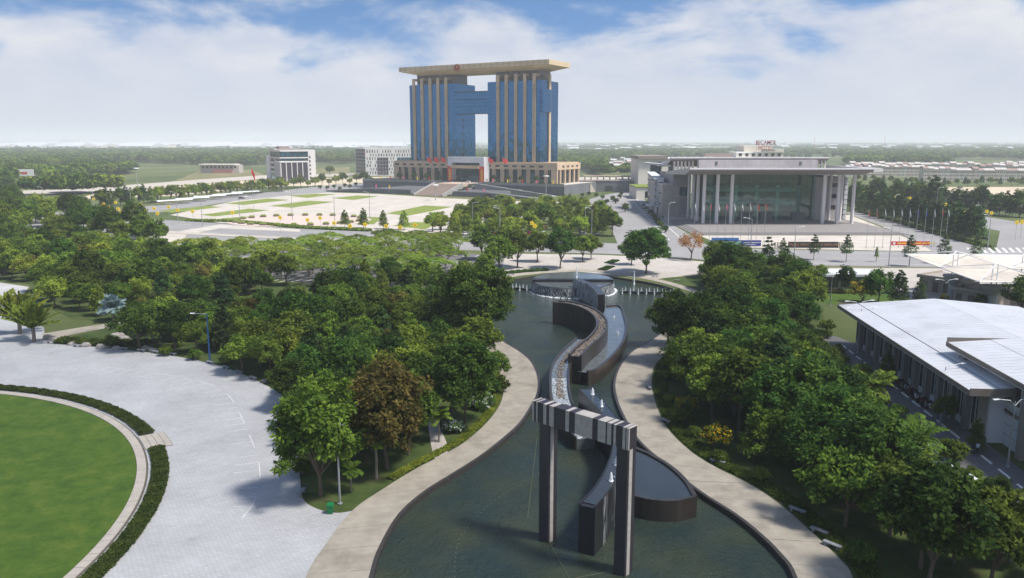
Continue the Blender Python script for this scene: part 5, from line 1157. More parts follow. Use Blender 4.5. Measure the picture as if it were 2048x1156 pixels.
# ------------------------------------------------------------------ tent canopy over low huts
M_memb = mat('tent_membrane', (0.6, 0.54, 0.46), 0.7, 0.14, 0.15, stain=0.35); M_steel = mat('white_steel', (0.7, 0.71, 0.72), 0.4, 0.04, 2); M_hut = mat('hut_render', (0.4, 0.35, 0.3), 0.8, 0.08, 0.5, stain=0.2)
ZC = 9.5
tent = empty('tent_canopy', (*G(1960, 560), 0), 'cream membrane canopy held by white steel struts over the low huts', 'canopy')
# membrane bays: each a four sided sail, edges high, centre pulled down to a funnel
Cn = {k: G(x, y, z) + (z,) for k, (x, y, z) in {'a': (1811, 509, 10.5), 'b': (1938, 510, 10.2), 'c': (2085, 511, 10.2), 'd': (1879, 535, 8.6), 'e': (2020, 538, 8.6), 'f': (1959, 564, 8.2), 'g': (2110, 565, 8.4), 'h': (2160, 538, 8.6), 'i': (2230, 512, 10.2)}.items()}
def sail(ks, sag):
    P = [Vector(Cn[k]) for k in ks]; n = 8; c = sum(P, Vector()) / 4; vs = []; fs = []
    for i in range(n + 1):
        for j in range(n + 1):
            u, v = i / n, j / n; p = P[0].lerp(P[1], u).lerp(P[3].lerp(P[2], u), v); w = (4 * u * (1 - u)) * (4 * v * (1 - v)); p.z -= sag * w ** 1.6
            vs.append(tuple(p))
    for i in range(n):
        for j in range(n): a = i * (n + 1) + j; fs.append((a, a + 1, a + n + 2, a + n + 1))
    MB().add(vs, fs).build('membrane', M_memb, tent)
    for q in range(4): MB().tube([tuple(P[q]), tuple(P[(q + 1) % 4])], 0.12, n=6).build('edge_cable', M_steel, tent)
    for q in range(4): MB().tube([tuple(P[q] + Vector((0, 0, 0.1))), tuple(c + Vector((0, 0, 2.6)))], 0.11, n=6).build('strut', M_steel, tent)
    for dx in (-0.6, 0.6): MB().tube([(c.x + dx, c.y, 0.05), (c.x + dx, c.y, c.z + 2.7)], 0.14, n=8).build('mast', M_steel, tent)
    MB().lathe(c.x, c.y, [(1.1, 0.05), (1.1, 3.6), (1.2, 3.7), (2.6, 5.6), (2.6, 5.9)], 16).build('funnel', mat('funnel_grey', (0.42, 0.42, 0.43), 0.6, 0.05, 1), tent)
sail('abed', 1.4); sail('bche', 1.4); sail('dehf' if False else 'degf', 1.2); sail('chge' if False else 'cihe', 1.3)
def hut(px, py, w, d, h, rz, label, doors=3):
    x, y = G(px, py); F = Frame((x, y, 0), a=rz); o = empty('hut', (x, y, 0), label, 'hut', 'huts under the tent canopy')
    MB(F).box(0, w, 0, d, 0.03, h).build('wall', M_hut, o); MB(F).box(-0.5, w + 0.5, -0.9, d + 0.3, h, h + 0.35).build('roof', mat('hut_roof', (0.33, 0.3, 0.27), 0.8, 0.12, 0.5, stain=0.3), o)
    MB(F).box(-0.5, w + 0.5, -0.9, -0.7, h + 0.35, h + 0.9).box(-0.5, -0.3, -0.7, d + 0.3, h + 0.35, h + 0.9).build('parapet', M_hut, o)
    for k in range(doors): MB(F).box(w * (k + 0.2) / doors, w * (k + 0.72) / doors, -0.06, 0.0, 0.05, h * 0.78).build('door', mat('hut_shutter', (0.13, 0.115, 0.1), 0.6, 0.08, 1), o)
    for k in range(doors): MB(F).box(-0.06, 0.0, d * (k + 0.25) / doors, d * (k + 0.8) / doors, 0.05, h * 0.72).build('shutter', mat('hut_shutter', (0.13, 0.115, 0.1)), o)
    return o
hut(1838, 600 - 20, 9, 11, 3.6, R(-58), 'beige hut with dark shutters nearest the boulevard under the tent edge', 3)
hut(1905, 606, 9, 12, 3.4, R(-58), 'second beige hut with a grey parapet under the tent edge', 3)
hut(1954, 612, 26, 9, 3.6, R(-4), 'beige hut with blue door at the right frame edge behind the white roof', 4)
kx, ky = G(1690, 578); ks = empty('kiosk', (kx, ky, 0), 'low flat white roofed kiosk beside the boulevard', 'kiosk')
MB().box(kx - 9, kx + 9, ky, ky + 7, 0.04, 3.6).build('wall', M_pillar, ks); MB().box(kx - 10, kx + 10, ky - 1, ky + 8, 3.6, 4.2).build('roof', M_wroof, ks)
for k in range(5): MB().box(kx - 8 + k * 3.4, kx - 5.4 + k * 3.4, ky - 0.08, ky, 0.5, 3).build('window', M_dark, ks)

# ------------------------------------------------------------------ fountain sculptures in the pond
M_gran = mat('dark_granite', (0.024, 0.023, 0.026), 0.28, 0.35, 0.7, bump=0.2, bscale=6, stain=0.4, streak=True)
M_gran2 = mat('brown_wet_granite', (0.042, 0.034, 0.028), 0.32, 0.35, 0.9, bump=0.25, bscale=6, stain=0.5, streak=True)
M_wstone = mat('pale_stone_panel', (0.4, 0.37, 0.34), 0.7, 0.2, 2.0, bump=0.3, bscale=10)
M_purpst = mat('dark_violet_stone', (0.036, 0.033, 0.039), 0.5, 0.2, 1.5)
M_pebble = mat('river_pebbles', (0.2, 0.16, 0.125), 0.7, 0.45, 3)
M_shallow = mat('shallow_water', (0.12, 0.135, 0.14), 0.1, 0.2, 0.8, bump=0.3, bscale=3.5, spec=0.9)
fo = bpy.data.materials.new('falling_water'); fo.use_nodes = True; t = fo.node_tree; b = t.nodes['Principled BSDF']
b.inputs['Base Color'].default_value = (0.8, 0.84, 0.86, 1); b.inputs['Roughness'].default_value = 0.4
tr = t.nodes.new('ShaderNodeBsdfTransparent'); ms = t.nodes.new('ShaderNodeMixShader'); g = t.nodes.new('ShaderNodeNewGeometry'); n = t.nodes.new('ShaderNodeTexNoise'); n.inputs['Scale'].default_value = 5; n.inputs['Detail'].default_value = 6
mp_ = t.nodes.new('ShaderNodeMapping'); mp_.inputs['Scale'].default_value = (1, 1, 0.12); t.links.new(g.outputs['Position'], mp_.inputs[0]); t.links.new(mp_.outputs[0], n.inputs['Vector'])
r = t.nodes.new('ShaderNodeMapRange'); r.inputs[1].default_value = 0.42; r.inputs[2].default_value = 0.75; r.inputs[4].default_value = 0.75; t.links.new(n.outputs['Fac'], r.inputs[0])
t.links.new(r.outputs[0], ms.inputs[0]); t.links.new(tr.outputs[0], ms.inputs[1]); t.links.new(b.outputs[0], ms.inputs[2]); t.links.new(ms.outputs[0], t.nodes['Material Output'].inputs[0])
M_fall = fo
M_still = mat('still_dark_water', (0.03, 0.036, 0.04), 0.12, 0.2, 0.8, bump=0.3, bscale=3.0, spec=0.5)
M_foam = mat('foam_water', (0.8, 0.83, 0.85), 0.5, 0.06, 6)

# gate
gA = G(1096, 1078); gB = G(1249, 1145); gd = Vector((gB[0] - gA[0], gB[1] - gA[1])); gl = gd.length; gd.normalize()
GFm = Frame((gA[0], gA[1], 0), e1=(gd.x, gd.y), e2=(-gd.y, gd.x))
gate = empty('water_gate', (gA[0] + gd.x * gl / 2, gA[1] + gd.y * gl / 2, WZ), 'tall striped stone gate of two pillars and a lintel standing in the pond', 'gate')
PW, PD = 1.25, 1.32
for k, s0 in enumerate((0.0, gl)):
    p = MB(GFm).box(s0 - PW, s0, 0, PD, WZ - 0.4, 12.2).build('pillar', M_purpst, gate)
    MB(GFm).box(s0 - 0.01, s0 + 0.05, 0.22, 0.72, WZ - 0.3, 12.2).build('pale_stripe', M_wstone, p)
LX0, LX1 = -PW - 0.95, gl + 0.1
lin = MB(GFm).box(LX0, LX1, 0.1, PD - 0.1, 12.2, 14.2).build('lintel', M_purpst, gate)
fr0, fr1 = 178.0, 757.0
cuts = [(178, 190, 1), (190, 203, 0), (203, 213, 1), (213, 250, 0), (250, 270, 1), (270, 288, 0), (288, 317, 1), (317, 390, 0), (390, 412, 1), (412, 448, 0), (448, 552, 1), (552, 583, 0), (583, 628, 1), (628, 636, 0), (636, 660, 1), (660, 672, 0), (672, 686, 1), (686, 722, 0), (722, 738, 1), (738, 742, 0), (742, 757, 1)]
for a, b_, wv in cuts:
    # undo the foreshortening along the lintel (near end shows larger)
    def un(x): f = (x - fr0) / (fr1 - fr0); return f / (f + (1 - f) * 0.9) if False else f
    xa = LX0 + (LX1 - LX0) * un(a); xb = LX0 + (LX1 - LX0) * un(b_)
    MB(GFm).box(xa + 0.012, xb - 0.012, 0.0 - (0.05 if wv else 0.02), 0.1, 12.16, 14.24).build('lintel_panel', M_wstone if wv else M_purpst, lin)
    MB(GFm).box(xa + 0.012, xb - 0.012, 0.0 - (0.05 if wv else 0.02), PD, 14.2, 14.26).build('lintel_cap', M_wstone if wv else M_purpst, lin)

def wall_px(name, label, pts, z, th, m, base=WZ - 0.5, cat='fountain wall', n=6, ztop=None):
    """curved wall: pts trace its top centre line at height z"""
    path = spline([G(x, y, zz) for (x, y, zz) in [(p[0], p[1], p[2] if len(p) > 2 else z) for p in pts]], n)
    zl = [p[2] if len(p) > 2 else z for p in pts]; zs = [q[0] for q in spline([(v, 0.0) for v in zl], n)]
    o = empty(name, (path[0][0], path[0][1], WZ), label, cat)
    return o, path, zs

# round basin
bc = (16.6, 216.0); br = 11.3
ba = empty('round_basin', (*bc, WZ), 'round raised dark stone basin spilling water at the far end of the pond', 'fountain')
MB().lathe(*bc, [(br, WZ - 0.5), (br, 1.9), (br - 0.1, 2.1), (br - 0.7, 2.1), (br - 0.7, 1.7)], 72).build('wall', M_gran, ba)
MB().sheet([(bc[0] + (br - 0.6) * math.cos(R(a)), bc[1] + (br - 0.6) * math.sin(R(a))) for a in range(0, 360, 5)], 2.02).build('basin_water', M_shallow, ba)
up = [(bc[0] + (br - 0.25) * math.cos(R(a)), bc[1] + (br - 0.25) * math.sin(R(a))) for a in range(-8, 189, 5)]
MB().prism(up, 2.03, 2.75).build('upper_step', M_gran, ba)
MB().sheet([(bc[0] + (br - 0.9) * math.cos(R(a)), bc[1] + 0.5 + (br - 1.1) * math.sin(R(a))) for a in range(-4, 185, 5)], 2.78).build('upper_water', M_shallow, ba)
fl = MB(); rg = random.Random(2); vs = []
for i in range(73):
    a = R(150 + 240 * i / 72); rr = br + 0.06; o_ = 0.25 + 0.1 * math.sin(i)
    vs += [(bc[0] + rr * math.cos(a), bc[1] + rr * math.sin(a), 2.05), (bc[0] + (rr + 0.15 + o_) * math.cos(a), bc[1] + (rr + 0.15 + o_) * math.sin(a), WZ)]
fl.add(vs, [(2 * i, 2 * i + 1, 2 * i + 3, 2 * i + 2) for i in range(72)]).build('falling_water', M_fall, ba)
fm_ = MB()
for i in range(150):
    a = R(rg.uniform(160, 380)); r_ = br + rg.uniform(0.3, 0.9); x, y = bc[0] + r_ * math.cos(a), bc[1] + r_ * math.sin(a); s = rg.uniform(0.1, 0.3)
    fm_.lathe(x, y, [(s, WZ), (s * 0.8, WZ + s * 0.4), (0.02, WZ + s * 0.7)], 6)
tag(fm_.build('foam', M_foam, ba), kind='stuff')

# curved slab wall rising from the basin
sl_ = spline([G(1152, 556, 4.3), G(1166, 562, 4.3), G(1182, 568, 4.3), G(1194, 577, 4.3), G(1203, 589, 4.3)], 6)
o = empty('curved_slab', (*sl_[0], WZ), 'tall curved dark slab wall rising out of the round basin', 'fountain')
MB().strip_wall(sl_, 1.7, WZ - 0.5, 4.3).build('wall', M_gran, o)
MB().strip_wall(offset_path(sl_, -0.9), 0.06, WZ, 4.28).build('falling_water', M_fall, o)
# S shaped pebble channel
ch = spline([G(1108, 602, 4.6), G(1135, 604, 4.6), G(1165, 611, 4.6), G(1188, 622, 4.6), G(1202, 637, 4.6), G(1203, 655, 4.6), G(1188, 674, 4.6), G(1168, 690, 4.6), G(1150, 709, 4.6)], 6)
cw = empty('pebble_channel', (*ch[0], WZ), 'S shaped raised channel lined with pebbles winding through the upper pond', 'fountain')
MB().strip_wall(offset_path(ch, 1.0), 0.34, WZ - 0.5, 4.6).build('wall', M_gran2, cw); MB().strip_wall(offset_path(ch, -1.0), 0.34, WZ - 0.5, 4.6).build('wall', M_gran2, cw)
MB().strip_wall(ch, 1.66, WZ - 0.5, 4.25).build('channel_bed', M_gran, cw)
def pebbles(path, w, z, n, seed, parent, r=(0.08, 0.2)):
    rg = random.Random(seed); mb = MB()
    for _ in range(n):
        i = rg.randrange(len(path) - 1); f = rg.random(); a, b_ = path[i], path[i + 1]; tx, ty = b_[0] - a[0], b_[1] - a[1]; l = math.hypot(tx, ty) or 1; u = rg.uniform(-w, w)
        zz = (z[i] if isinstance(z, list) else z); s = rg.uniform(*r)
        mb.lathe(a[0] + tx * f - ty / l * u, a[1] + ty * f + tx / l * u, [(s * 0.9, zz), (s, zz + s * 0.35), (s * 0.4, zz + s * 0.8)], 6)
    tag(mb.build('pebbles', M_pebble, parent), kind='stuff')
pebbles(ch, 0.72, 4.25, 900, 1, cw)
# lower sloping channel
ch2 = spline([G(1168, 676, 3.3), G(1140, 702, 3.3), G(1122, 730, 3.2), G(1119, 765, 2.9), G(1124, 800, 2.4), G(1142, 835, 1.9), G(1172, 872, 1.4)], 6); z2 = [q[0] for q in spline([(v, 0.0) for v in (3.3, 3.3, 3.2, 2.9, 2.4, 1.9, 1.4)], 6)]
c2 = empty('flowing_channel', (*ch2[0], WZ), 'lower sloping channel with water running over pebbles towards the gate', 'fountain')
for sgn in (1, -1): MB().strip_wall(offset_path(ch2, 1.45 * sgn), 0.3, WZ - 0.5, z2).build('wall', M_gran2, c2)
MB().strip_wall(ch2, 2.6, WZ - 0.5, [v - 0.35 for v in z2]).build('channel_bed', M_shallow, c2)
MB().strip_wall(ch2[16:], 2.3, [v - 0.33 for v in z2[16:]], [v - 0.28 for v in z2[16:]]).build('running_water', M_fall, c2)
pebbles(ch2[:24], 0.55, [v - 0.33 for v in z2[:24]], 420, 2, c2)
# crescent basin on the right
cres_o = [G(1213, 611, 2.1), G(1240, 611, 2.1), G(1249, 632, 2.1), G(1253, 655, 2.1), G(1246, 682, 2.1), G(1226, 708, 2.1), G(1196, 735, 2.1), G(1175, 742, 2.1)]
cres = spline(cres_o, 6); c3 = empty('crescent_basin', (*cres[0], WZ), 'crescent shaped shallow basin with brown rim beside the pebble channel', 'fountain')
MB().strip_wall(cres, 0.45, WZ - 0.5, 2.1).build('wall', M_gran2, c3)
MB().sheet(offset_path(cres, 0.1) + ch[20:][::-1], 1.75).build('basin_water', M_shallow, c3)
# long S wall running down to the gate
sw = spline([G(1168, 776, 4.8), G(1190, 797, 4.8), G(1215, 825, 4.8), G(1238, 862, 4.8), G(1238, 900, 4.8), G(1225, 940, 4.8), G(1204, 976, 4.8), G(1174, 1010, 4.8)], 7)
wd = empty('long_wave_wall', (*sw[0], WZ), 'long black S curved wall with water on top passing under the gate', 'fountain')
ths = 1.7
MB().strip_wall(sw, ths, WZ - 0.5, 4.62).build('wall', M_gran, wd)
for sgn in (1, -1): MB().strip_wall(offset_path(sw, sgn * (ths / 2 - 0.06)), 0.12, 4.62, 4.8).build('rim', M_gran, wd)
MB().strip_wall(sw[1:-1], ths - 0.3, 4.62, 4.72).build('top_water', M_still, wd)
fa = [sw[-2], sw[-3], sw[-4], sw[-5], sw[-6]]
fo_ = offset_path(sw, 0.8); fo_ = fo_ if fo_[-3][0] > sw[-3][0] else offset_path(sw, -0.8)
MB().strip_wall(fo_[-12:-4], 0.1, WZ, 4.8).build('falling_water', M_fall, wd)
# D shaped basin right of the gate
dsh = spline([G(1262, 892, 2.0), G(1300, 908, 2.0), G(1340, 932, 2.0), G(1372, 962, 2.0), G(1390, 992, 2.0)], 6)
dfr = spline([G(1390, 992, 2.0), G(1350, 1000, 2.0), G(1305, 998, 2.0), G(1262, 988, 2.0), G(1232, 972, 2.0)], 6)
c4 = empty('low_basin', (*dsh[0], WZ), 'low D shaped dark basin of still water right of the gate', 'fountain')
MB().strip_wall(dsh, 0.5, WZ - 0.5, 2.05).build('wall', M_gran2, c4); MB().strip_wall(dfr, 0.35, WZ - 0.5, 2.0).build('front_wall', M_gran2, c4)
MB().sheet(dsh + dfr[1:] + sw[24:36][::-1], 1.85).build('basin_water', M_still, c4)
# jets
def jet(x, y, z, h, label, group, w=0.16):
    o = empty('water_jet', (x, y, z), label, 'water jet', group)
    MB().lathe(x, y, [(w * 1.5, z), (w, z + h * 0.15), (w * 0.8, z + h * 0.6), (w * 0.45, z + h * 0.9), (0.02, z + h)], 9).build('plume', M_foam, o)
    rg = random.Random(int(x * 77 + y * 31)); mb = MB()
    for _ in range(14):
        a = rg.uniform(0, 6.28); r_ = rg.uniform(0.1, 0.5) * (0.6 + h * 0.2); zz = z + rg.uniform(0.02, 0.55) * h; s = rg.uniform(0.03, 0.07)
        mb.lathe(x + r_ * math.cos(a), y + r_ * math.sin(a), [(s * .5, zz), (s, zz + s), (s * .3, zz + 2 * s)], 5)
    tag(mb.build('spray', M_foam, o), kind='stuff')
jet(*G(1153, 556, 4.3), 4.3, 3.2, 'tallest white jet shooting up from the curved slab', None, 0.2)
jet(*G(1268, 566), WZ, 4.0, 'single high jet in the water right of the round basin', None, 0.2)
for (x, y, z) in ((1185, 789, 4.7), (1203, 813, 4.7), (1222, 962, 4.7), (1233, 930, 4.7)):
    jet(*G(x, y, z), z, 1.0, {1185: 'first small jet on the upper end of the wave wall', 1203: 'second small jet on the upper end of the wave wall', 1222: 'small jet on the near end of the wave wall', 1233: 'small bubbling jet behind the right gate pillar'}[x], 'jets on the wave wall', 0.2)
jet(*G(1228, 636, 1.8), 1.8, 0.7, 'upper small spout in the crescent basin', 'crescent spouts', 0.1); jet(*G(1236, 668, 1.8), 1.8, 0.9, 'lower small spout in the crescent basin', 'crescent spouts', 0.1)
for nm, a, b_, k, lb in (('left', (1022, 575), (1064, 579), 6, 'small jet in the row along the weir left of the round basin'), ('right', (1240, 583), (1360, 586), 15, 'small jet in the row along the weir right of the round basin')):
    p, q = G(*a), G(*b_); w_ = empty('weir', (*p, WZ), 'low black weir wall on the %s of the round basin' % nm, 'weir'); MB().strip_wall([p, ((p[0] + q[0]) / 2, (p[1] + q[1]) / 2), q], 0.5, WZ - 0.5, 0.15).build('wall', M_gran, w_)
    for i in range(k):
        f = (i + 0.5) / k; x, y = p[0] + (q[0] - p[0]) * f, p[1] + (q[1] - p[1]) * f; jet(x, y + (0.7 if i % 2 else -0.7), WZ, 1.7, lb, 'jets along the %s weir' % nm, 0.12)
# floating cord of buoys in the near pond
cord = spline(GL([(1180, 905), (1090, 935), (1000, 985), (950, 1030), (915, 1080), (908, 1156)]), 6); bu = empty('buoy_line', (*cord[0], WZ), 'dotted line of small pale floats curving across the near pond', 'buoy line')
mb = MB()
for p in resample(cord, 0.9): mb.lathe(p[0], p[1], [(0.02, WZ), (0.06, WZ + 0.03), (0.02, WZ + 0.06)], 6)
tag(mb.build('floats', mat('float_pale', (0.14, 0.15, 0.12), 0.7, 0.2, 2), bu), kind='stuff')
for p, q in (((1100, 1080), (1140, 1150)), ((1140, 1150), (1230, 1132)), ((1074, 870), (1055, 1030))):
    a, b_ = G(*p), G(*q); o = empty('cable', (*a, WZ), {1100: 'thin cable in the water from the left gate pillar', 1140: 'thin cable in the water towards the right gate pillar', 1074: 'thin cable in the water left of the gate'}[p[0]], 'cable'); MB().tube([(*a, WZ + 0.02), (*b_, WZ + 0.02)], 0.03, n=5).build('strand', mat('cable_green', (0.1, 0.11, 0.06), 0.7, 0.1, 2), o)

# ------------------------------------------------------------------ benches, bins, boulders
M_bench = mat('bench_granite', (0.24, 0.25, 0.27), 0.6, 0.15, 2)
def bench(px, py, ang, label, group):
    x, y = G(px, py); F = Frame((x, y, 0), a=ang); o = empty('bench', (x, y, 0.02), label, 'bench', group)
    MB(F).box(-0.95, 0.95, -0.24, 0.24, 0.4, 0.52).build('seat', M_bench, o)
    for s in (-0.62, 0.62): MB(F).box(s - 0.12, s + 0.12, -0.2, 0.2, 0.04, 0.4).build('leg', M_bench, o)
edge = spline(plaza_edge, 4)
for i, (x, y) in enumerate([(102, 687), (155, 694), (247, 700), (283, 704), (312, 707), (345, 711), (387, 719), (421, 728), (452, 738), (478, 747), (506, 759)]):
    bench(x, y, R(-8 - i * 3.6), ['first', 'second', 'third', 'fourth', 'fifth', 'sixth', 'seventh', 'eighth', 'ninth', 'tenth', 'eleventh'][i] + ' stone bench from the left along the curved plaza edge', 'benches along the plaza edge')
bench(602, 990, R(80), 'grey bench at the plaza corner left of the bright green tree', 'benches along the plaza edge')
for i, (x, y, a) in enumerate([(1298, 778, 95), (1331, 846, 122), (1435, 928, 142), (1594, 1026, 130), (1638, 1068, 130), (1664, 1096, 130)]):
    bench(x, y, R(a), ['farthest', 'second farthest', 'third farthest', 'third nearest', 'second nearest', 'nearest'][i] + ' stone bench along the outer edge of the right path', 'benches along the right path')
for i, (x, y) in enumerate([(1022, 551), (1310, 555), (1355, 563), (1407, 583)]): bench(x, y, R(-12 * (i > 0)), ['bench by the path left behind the round basin', 'left one of three benches behind the right weir', 'middle one of three benches behind the right weir', 'right one of three benches behind the right weir'][i], 'benches behind the basin')
x, y = G(661, 1027); bn = empty('litter_bin', (x, y, 0), 'green litter bin on the tip of the left grove', 'litter bin'); M_bin = mat('green_plastic', (0.01, 0.16, 0.05), 0.45, 0.05, 2)
MB().hexa([(x - .26, y - .24, .03), (x + .26, y - .24, .03), (x + .26, y + .24, .03), (x - .26, y + .24, .03)], [(x - .33, y - .3, .95), (x + .33, y - .3, .95), (x + .33, y + .3, .95), (x - .33, y + .3, .95)]).build('body', M_bin, bn); MB().hexa([(x - .36, y - .34, .95), (x + .36, y - .34, .95), (x + .36, y + .34, .95), (x - .36, y + .34, .95)], [(x - .33, y - .3, 1.08), (x + .33, y - .3, 1.08), (x + .33, y + .3, 1.2), (x - .33, y + .3, 1.2)]).build('lid', M_bin, bn)
for s in (-1, 1): MB().tube([(x + s * .3, y + .3, .1), (x + s * .38, y + .3, .1)], 0.12, n=10).build('wheel', M_slit, bn)
M_rock = mat('boulder', (0.33, 0.3, 0.27), 0.85, 0.25, 1.2, bump=0.5, bscale=5)
def boulder(px, py, s, label, seed):
    x, y = G(px, py); rg = random.Random(seed); import bmesh as bm_
    b_ = bm_.new(); bm_.ops.create_icosphere(b_, subdivisions=2, radius=1)
    for v in b_.verts:
        n_ = 1 + 0.22 * math.sin(v.co.x * 3 + seed) * math.cos(v.co.y * 4 + seed) + rg.uniform(-.06, .06); v.co = Vector((v.co.x * n_ * s * 1.3, v.co.y * n_ * s * 0.9, max(-0.1, v.co.z * n_ * s * 0.75 + s * 0.3)))
    me = bpy.data.meshes.new('boulder'); b_.to_mesh(me); b_.free(); me.materials.append(M_rock); o = bpy.data.objects.new('boulder', me); col.objects.link(o); o.location = (x, y, 0); tag(o, label, 'boulder', 'boulders at the plaza edge')
for i, (x, y, s) in enumerate([(145, 690, 0.7), (172, 693, 0.8), (205, 697, 1.0), (232, 699, 0.7), (292, 698, 0.7), (305, 702, 0.7), (235, 676, 1.2), (250, 682, 1.0), (98, 678, 1.0), (110, 680, 0.9), (300, 680, 0.8), (530, 764, 0.5)]):
    boulder(x, y, s, ['first', 'second', 'third and largest front', 'fourth', 'fifth', 'sixth', 'upper left rear', 'upper right rear', 'leftmost', 'second leftmost', 'rear right', 'lone right'][i] + ' boulder among those at the plaza edge', i + 3)

# ------------------------------------------------------------------ lamps, masts, lanterns
M_pole = mat('lamp_pole', (0.33, 0.34, 0.35), 0.45, 0.06, 2, metal=0.4); M_bluep = mat('blue_pole', (0.01, 0.07, 0.2), 0.4, 0.06, 2); M_lens = mat('lamp_lens', (0.8, 0.8, 0.78), 0.3, 0.03, 2)
def lamp(px, py, h, label, az=math.pi, arms=1, armlen=2.0, m=None, curved=True, group=None, r=0.11, pos=None):
    x, y = pos or G(px, py); o = empty('street_lamp', (x, y, 0), label, 'street lamp', group); m = m or M_pole
    MB().lathe(x, y, [(r * 2.2, 0.03), (r * 2.2, 0.2), (r * 1.3, 0.3), (r, h * 0.5), (r * 0.6, h)], 8).build('pole', m, o)
    for k in range(arms):
        a = az + k * math.pi; dx, dy = math.cos(a), math.sin(a)
        pts = [(x, y, h - 0.6), (x + dx * armlen * 0.3, y + dy * armlen * 0.3, h + 0.15), (x + dx * armlen, y + dy * armlen, h + 0.4)] if curved else [(x, y, h - 0.05), (x + dx * armlen, y + dy * armlen, h + 0.1)]
        am = MB().tube(pts, r * 0.55, r * 0.4, 6).build('arm', M_white if curved else M_pole, o)
        e = pts[-1]; F = Frame((e[0], e[1], e[2]), a=a); MB(F).hexa([(-0.1, -.1, -.06), (.75, -.17, -.04), (.75, .17, -.04), (-.1, .1, -.06)], [(-.1, -.08, .06), (.75, -.12, .07), (.75, .12, .07), (-.1, .08, .06)]).build('lamp_head', M_lens, o)
    return o
lamp(420, 726, 9.2, 'dark blue pole lamp with a straight arm on the left plaza rim', az=math.pi, armlen=2.2, m=M_bluep, curved=False, r=0.14)
x, y = G(680, 1008); o = empty('floodlight_mast', (x, y, 0), 'slim grey mast with a crossbar top beside the bright green corner tree', 'mast')
MB().lathe(x, y, [(0.3, 0.03), (0.3, 0.15), (0.13, 0.2), (0.11, 4), (0.08, 9.3)], 10).build('pole', M_pole, o); MB().box(x - 0.85, x + 0.85, y - 0.05, y + 0.05, 9.2, 9.35).build('crossbar', M_pole, o)
for k in range(4): MB().box(x - 0.85 + k * 0.5, x - 0.6 + k * 0.5, y - 0.12, y + 0.12, 9.36, 9.5).build('floodlight', M_lens, o)
for px, py, lb in ((1712, 690, 'white curved double lamp at the far end of the service drive'), (1716, 706, 'second white double lamp near the far corner of the white roof'), (1880, 850, 'white curved lamp beside the service drive midway along the hall'), (2015, 935, 'white double lamp near the wing of the hall')):
    lamp(px, py, 8.6, lb, az=R(10), arms=2 if px != 1880 else 1, armlen=2.4, group='lamps along the service drive')
lamp(1660, 612, 7.6, 'slim lamp on the garden lawn behind the right grove', az=R(20), armlen=1.3); lamp(1885, 640, 9.0, 'double armed lamp with dark pole before the huts', az=R(5), arms=2, armlen=1.9, m=M_slit)
lamp(1572, 600, 7.5, 'white curved lamp beside the two conifers', az=R(0), armlen=2.0)
for i, (x, y) in enumerate([(90, 425), (190, 436), (264, 432), (355, 440), (405, 452), (480, 440), (585, 440), (670, 452), (740, 440), (1500, 520)]):
    lamp(x, y, 14, 'tall street lamp in the file along the left road and square' if x < 1000 else 'tall lamp standing before the black sign wall', az=math.pi, armlen=2.2, group='street lamps around the main square', r=0.14)
for i, (x, y) in enumerate([(1587, 532), (1777, 535), (1870, 445), (1800, 440), (1940, 470), (1975, 498), (1336, 462), (1183, 478), (1170, 472), (1000, 472), (945, 462), (1000, 478)]):
    lamp(x, y, 12.5 if i != 2 else 17, 'street lamp along the boulevard or hall forecourt', az=R(180 if i % 2 else 0), armlen=2.0, group='street lamps along the boulevard', r=0.14)
for i, (x, y, h) in enumerate([(1092, 392, 14), (565, 377, 22), (275, 375, 16), (871, 401, 10)]):
    gx, gy = G(x, y); o = empty('high_mast', (gx, gy, 0), ['mast with a disc of floodlights before the right terrace', 'tall mast with a light ring left of the square trees', 'far mast with a light ring on the left avenue', 'short mast at the foot of the grand stair'][i], 'mast')
    MB().lathe(gx, gy, [(0.35, 0.02), (0.22, h * 0.5), (0.14, h)], 8).build('pole', M_pole, o); MB().lathe(gx, gy, [(0.3, h), (2.2, h + 0.25), (2.2, h + 0.7), (0.3, h + 0.9)], 14).build('light_ring', M_lens, o)
# yellow flower lanterns on thin poles
M_fly = mat('yellow_flower_lantern', (0.85, 0.62, 0.02), 0.5, 0.05, 2); M_flo = mat('orange_centre', (0.65, 0.3, 0.02), 0.5, 0.05, 2)
pet = MB(); n = 20
for s_ in (-0.12, 0.12): pet.add([((0.8 + 0.22 * math.cos(5 * 6.283 * i / n)) * math.cos(6.283 * i / n), s_, 1.0 + 0 + (0.8 + 0.22 * math.cos(5 * 6.283 * i / n)) * math.sin(6.283 * i / n)) for i in range(n)], [tuple(range(n))])
pet.f += [(i, (i + 1) % n, n + (i + 1) % n, n + i) for i in range(n)]
ctr = MB().add([(0.3 * math.cos(6.283 * i / 10), sgn * 0.15, 1.0 + 0.3 * math.sin(6.283 * i / 10)) for sgn in (-1, 1) for i in range(10)], [tuple(range(10)), tuple(range(19, 9, -1))])
me_pet, me_ctr = pet.mesh('petals', M_fly), ctr.mesh('centre', M_flo); me_po = MB().lathe(0, 0, [(0.12, -6.0), (0.06, -5.6), (0.05, 0.3)], 6).mesh('pole', M_pole)
fl_l = [(80, 405), (92, 409), (112, 400), (130, 404), (150, 412), (157, 405), (168, 410), (170, 415), (187, 398), (203, 413), (207, 408), (218, 415), (231, 405), (236, 418), (242, 423), (253, 413), (260, 424), (266, 415), (281, 409), (291, 420), (308, 417), (315, 427), (337, 414), (355, 420), (385, 423), (465, 425), (560, 435), (615, 440), (640, 436), (668, 446), (700, 452), (730, 449), (772, 452), (800, 455), (830, 450), (1070, 452), (1064, 446)]
fl_r = [(1727, 383), (1789, 396), (1813, 396), (1820, 396), (1853, 407), (1892, 409), (1928, 425), (1937, 423), (1974, 423), (1983, 426), (2034, 445), (2044, 444)]
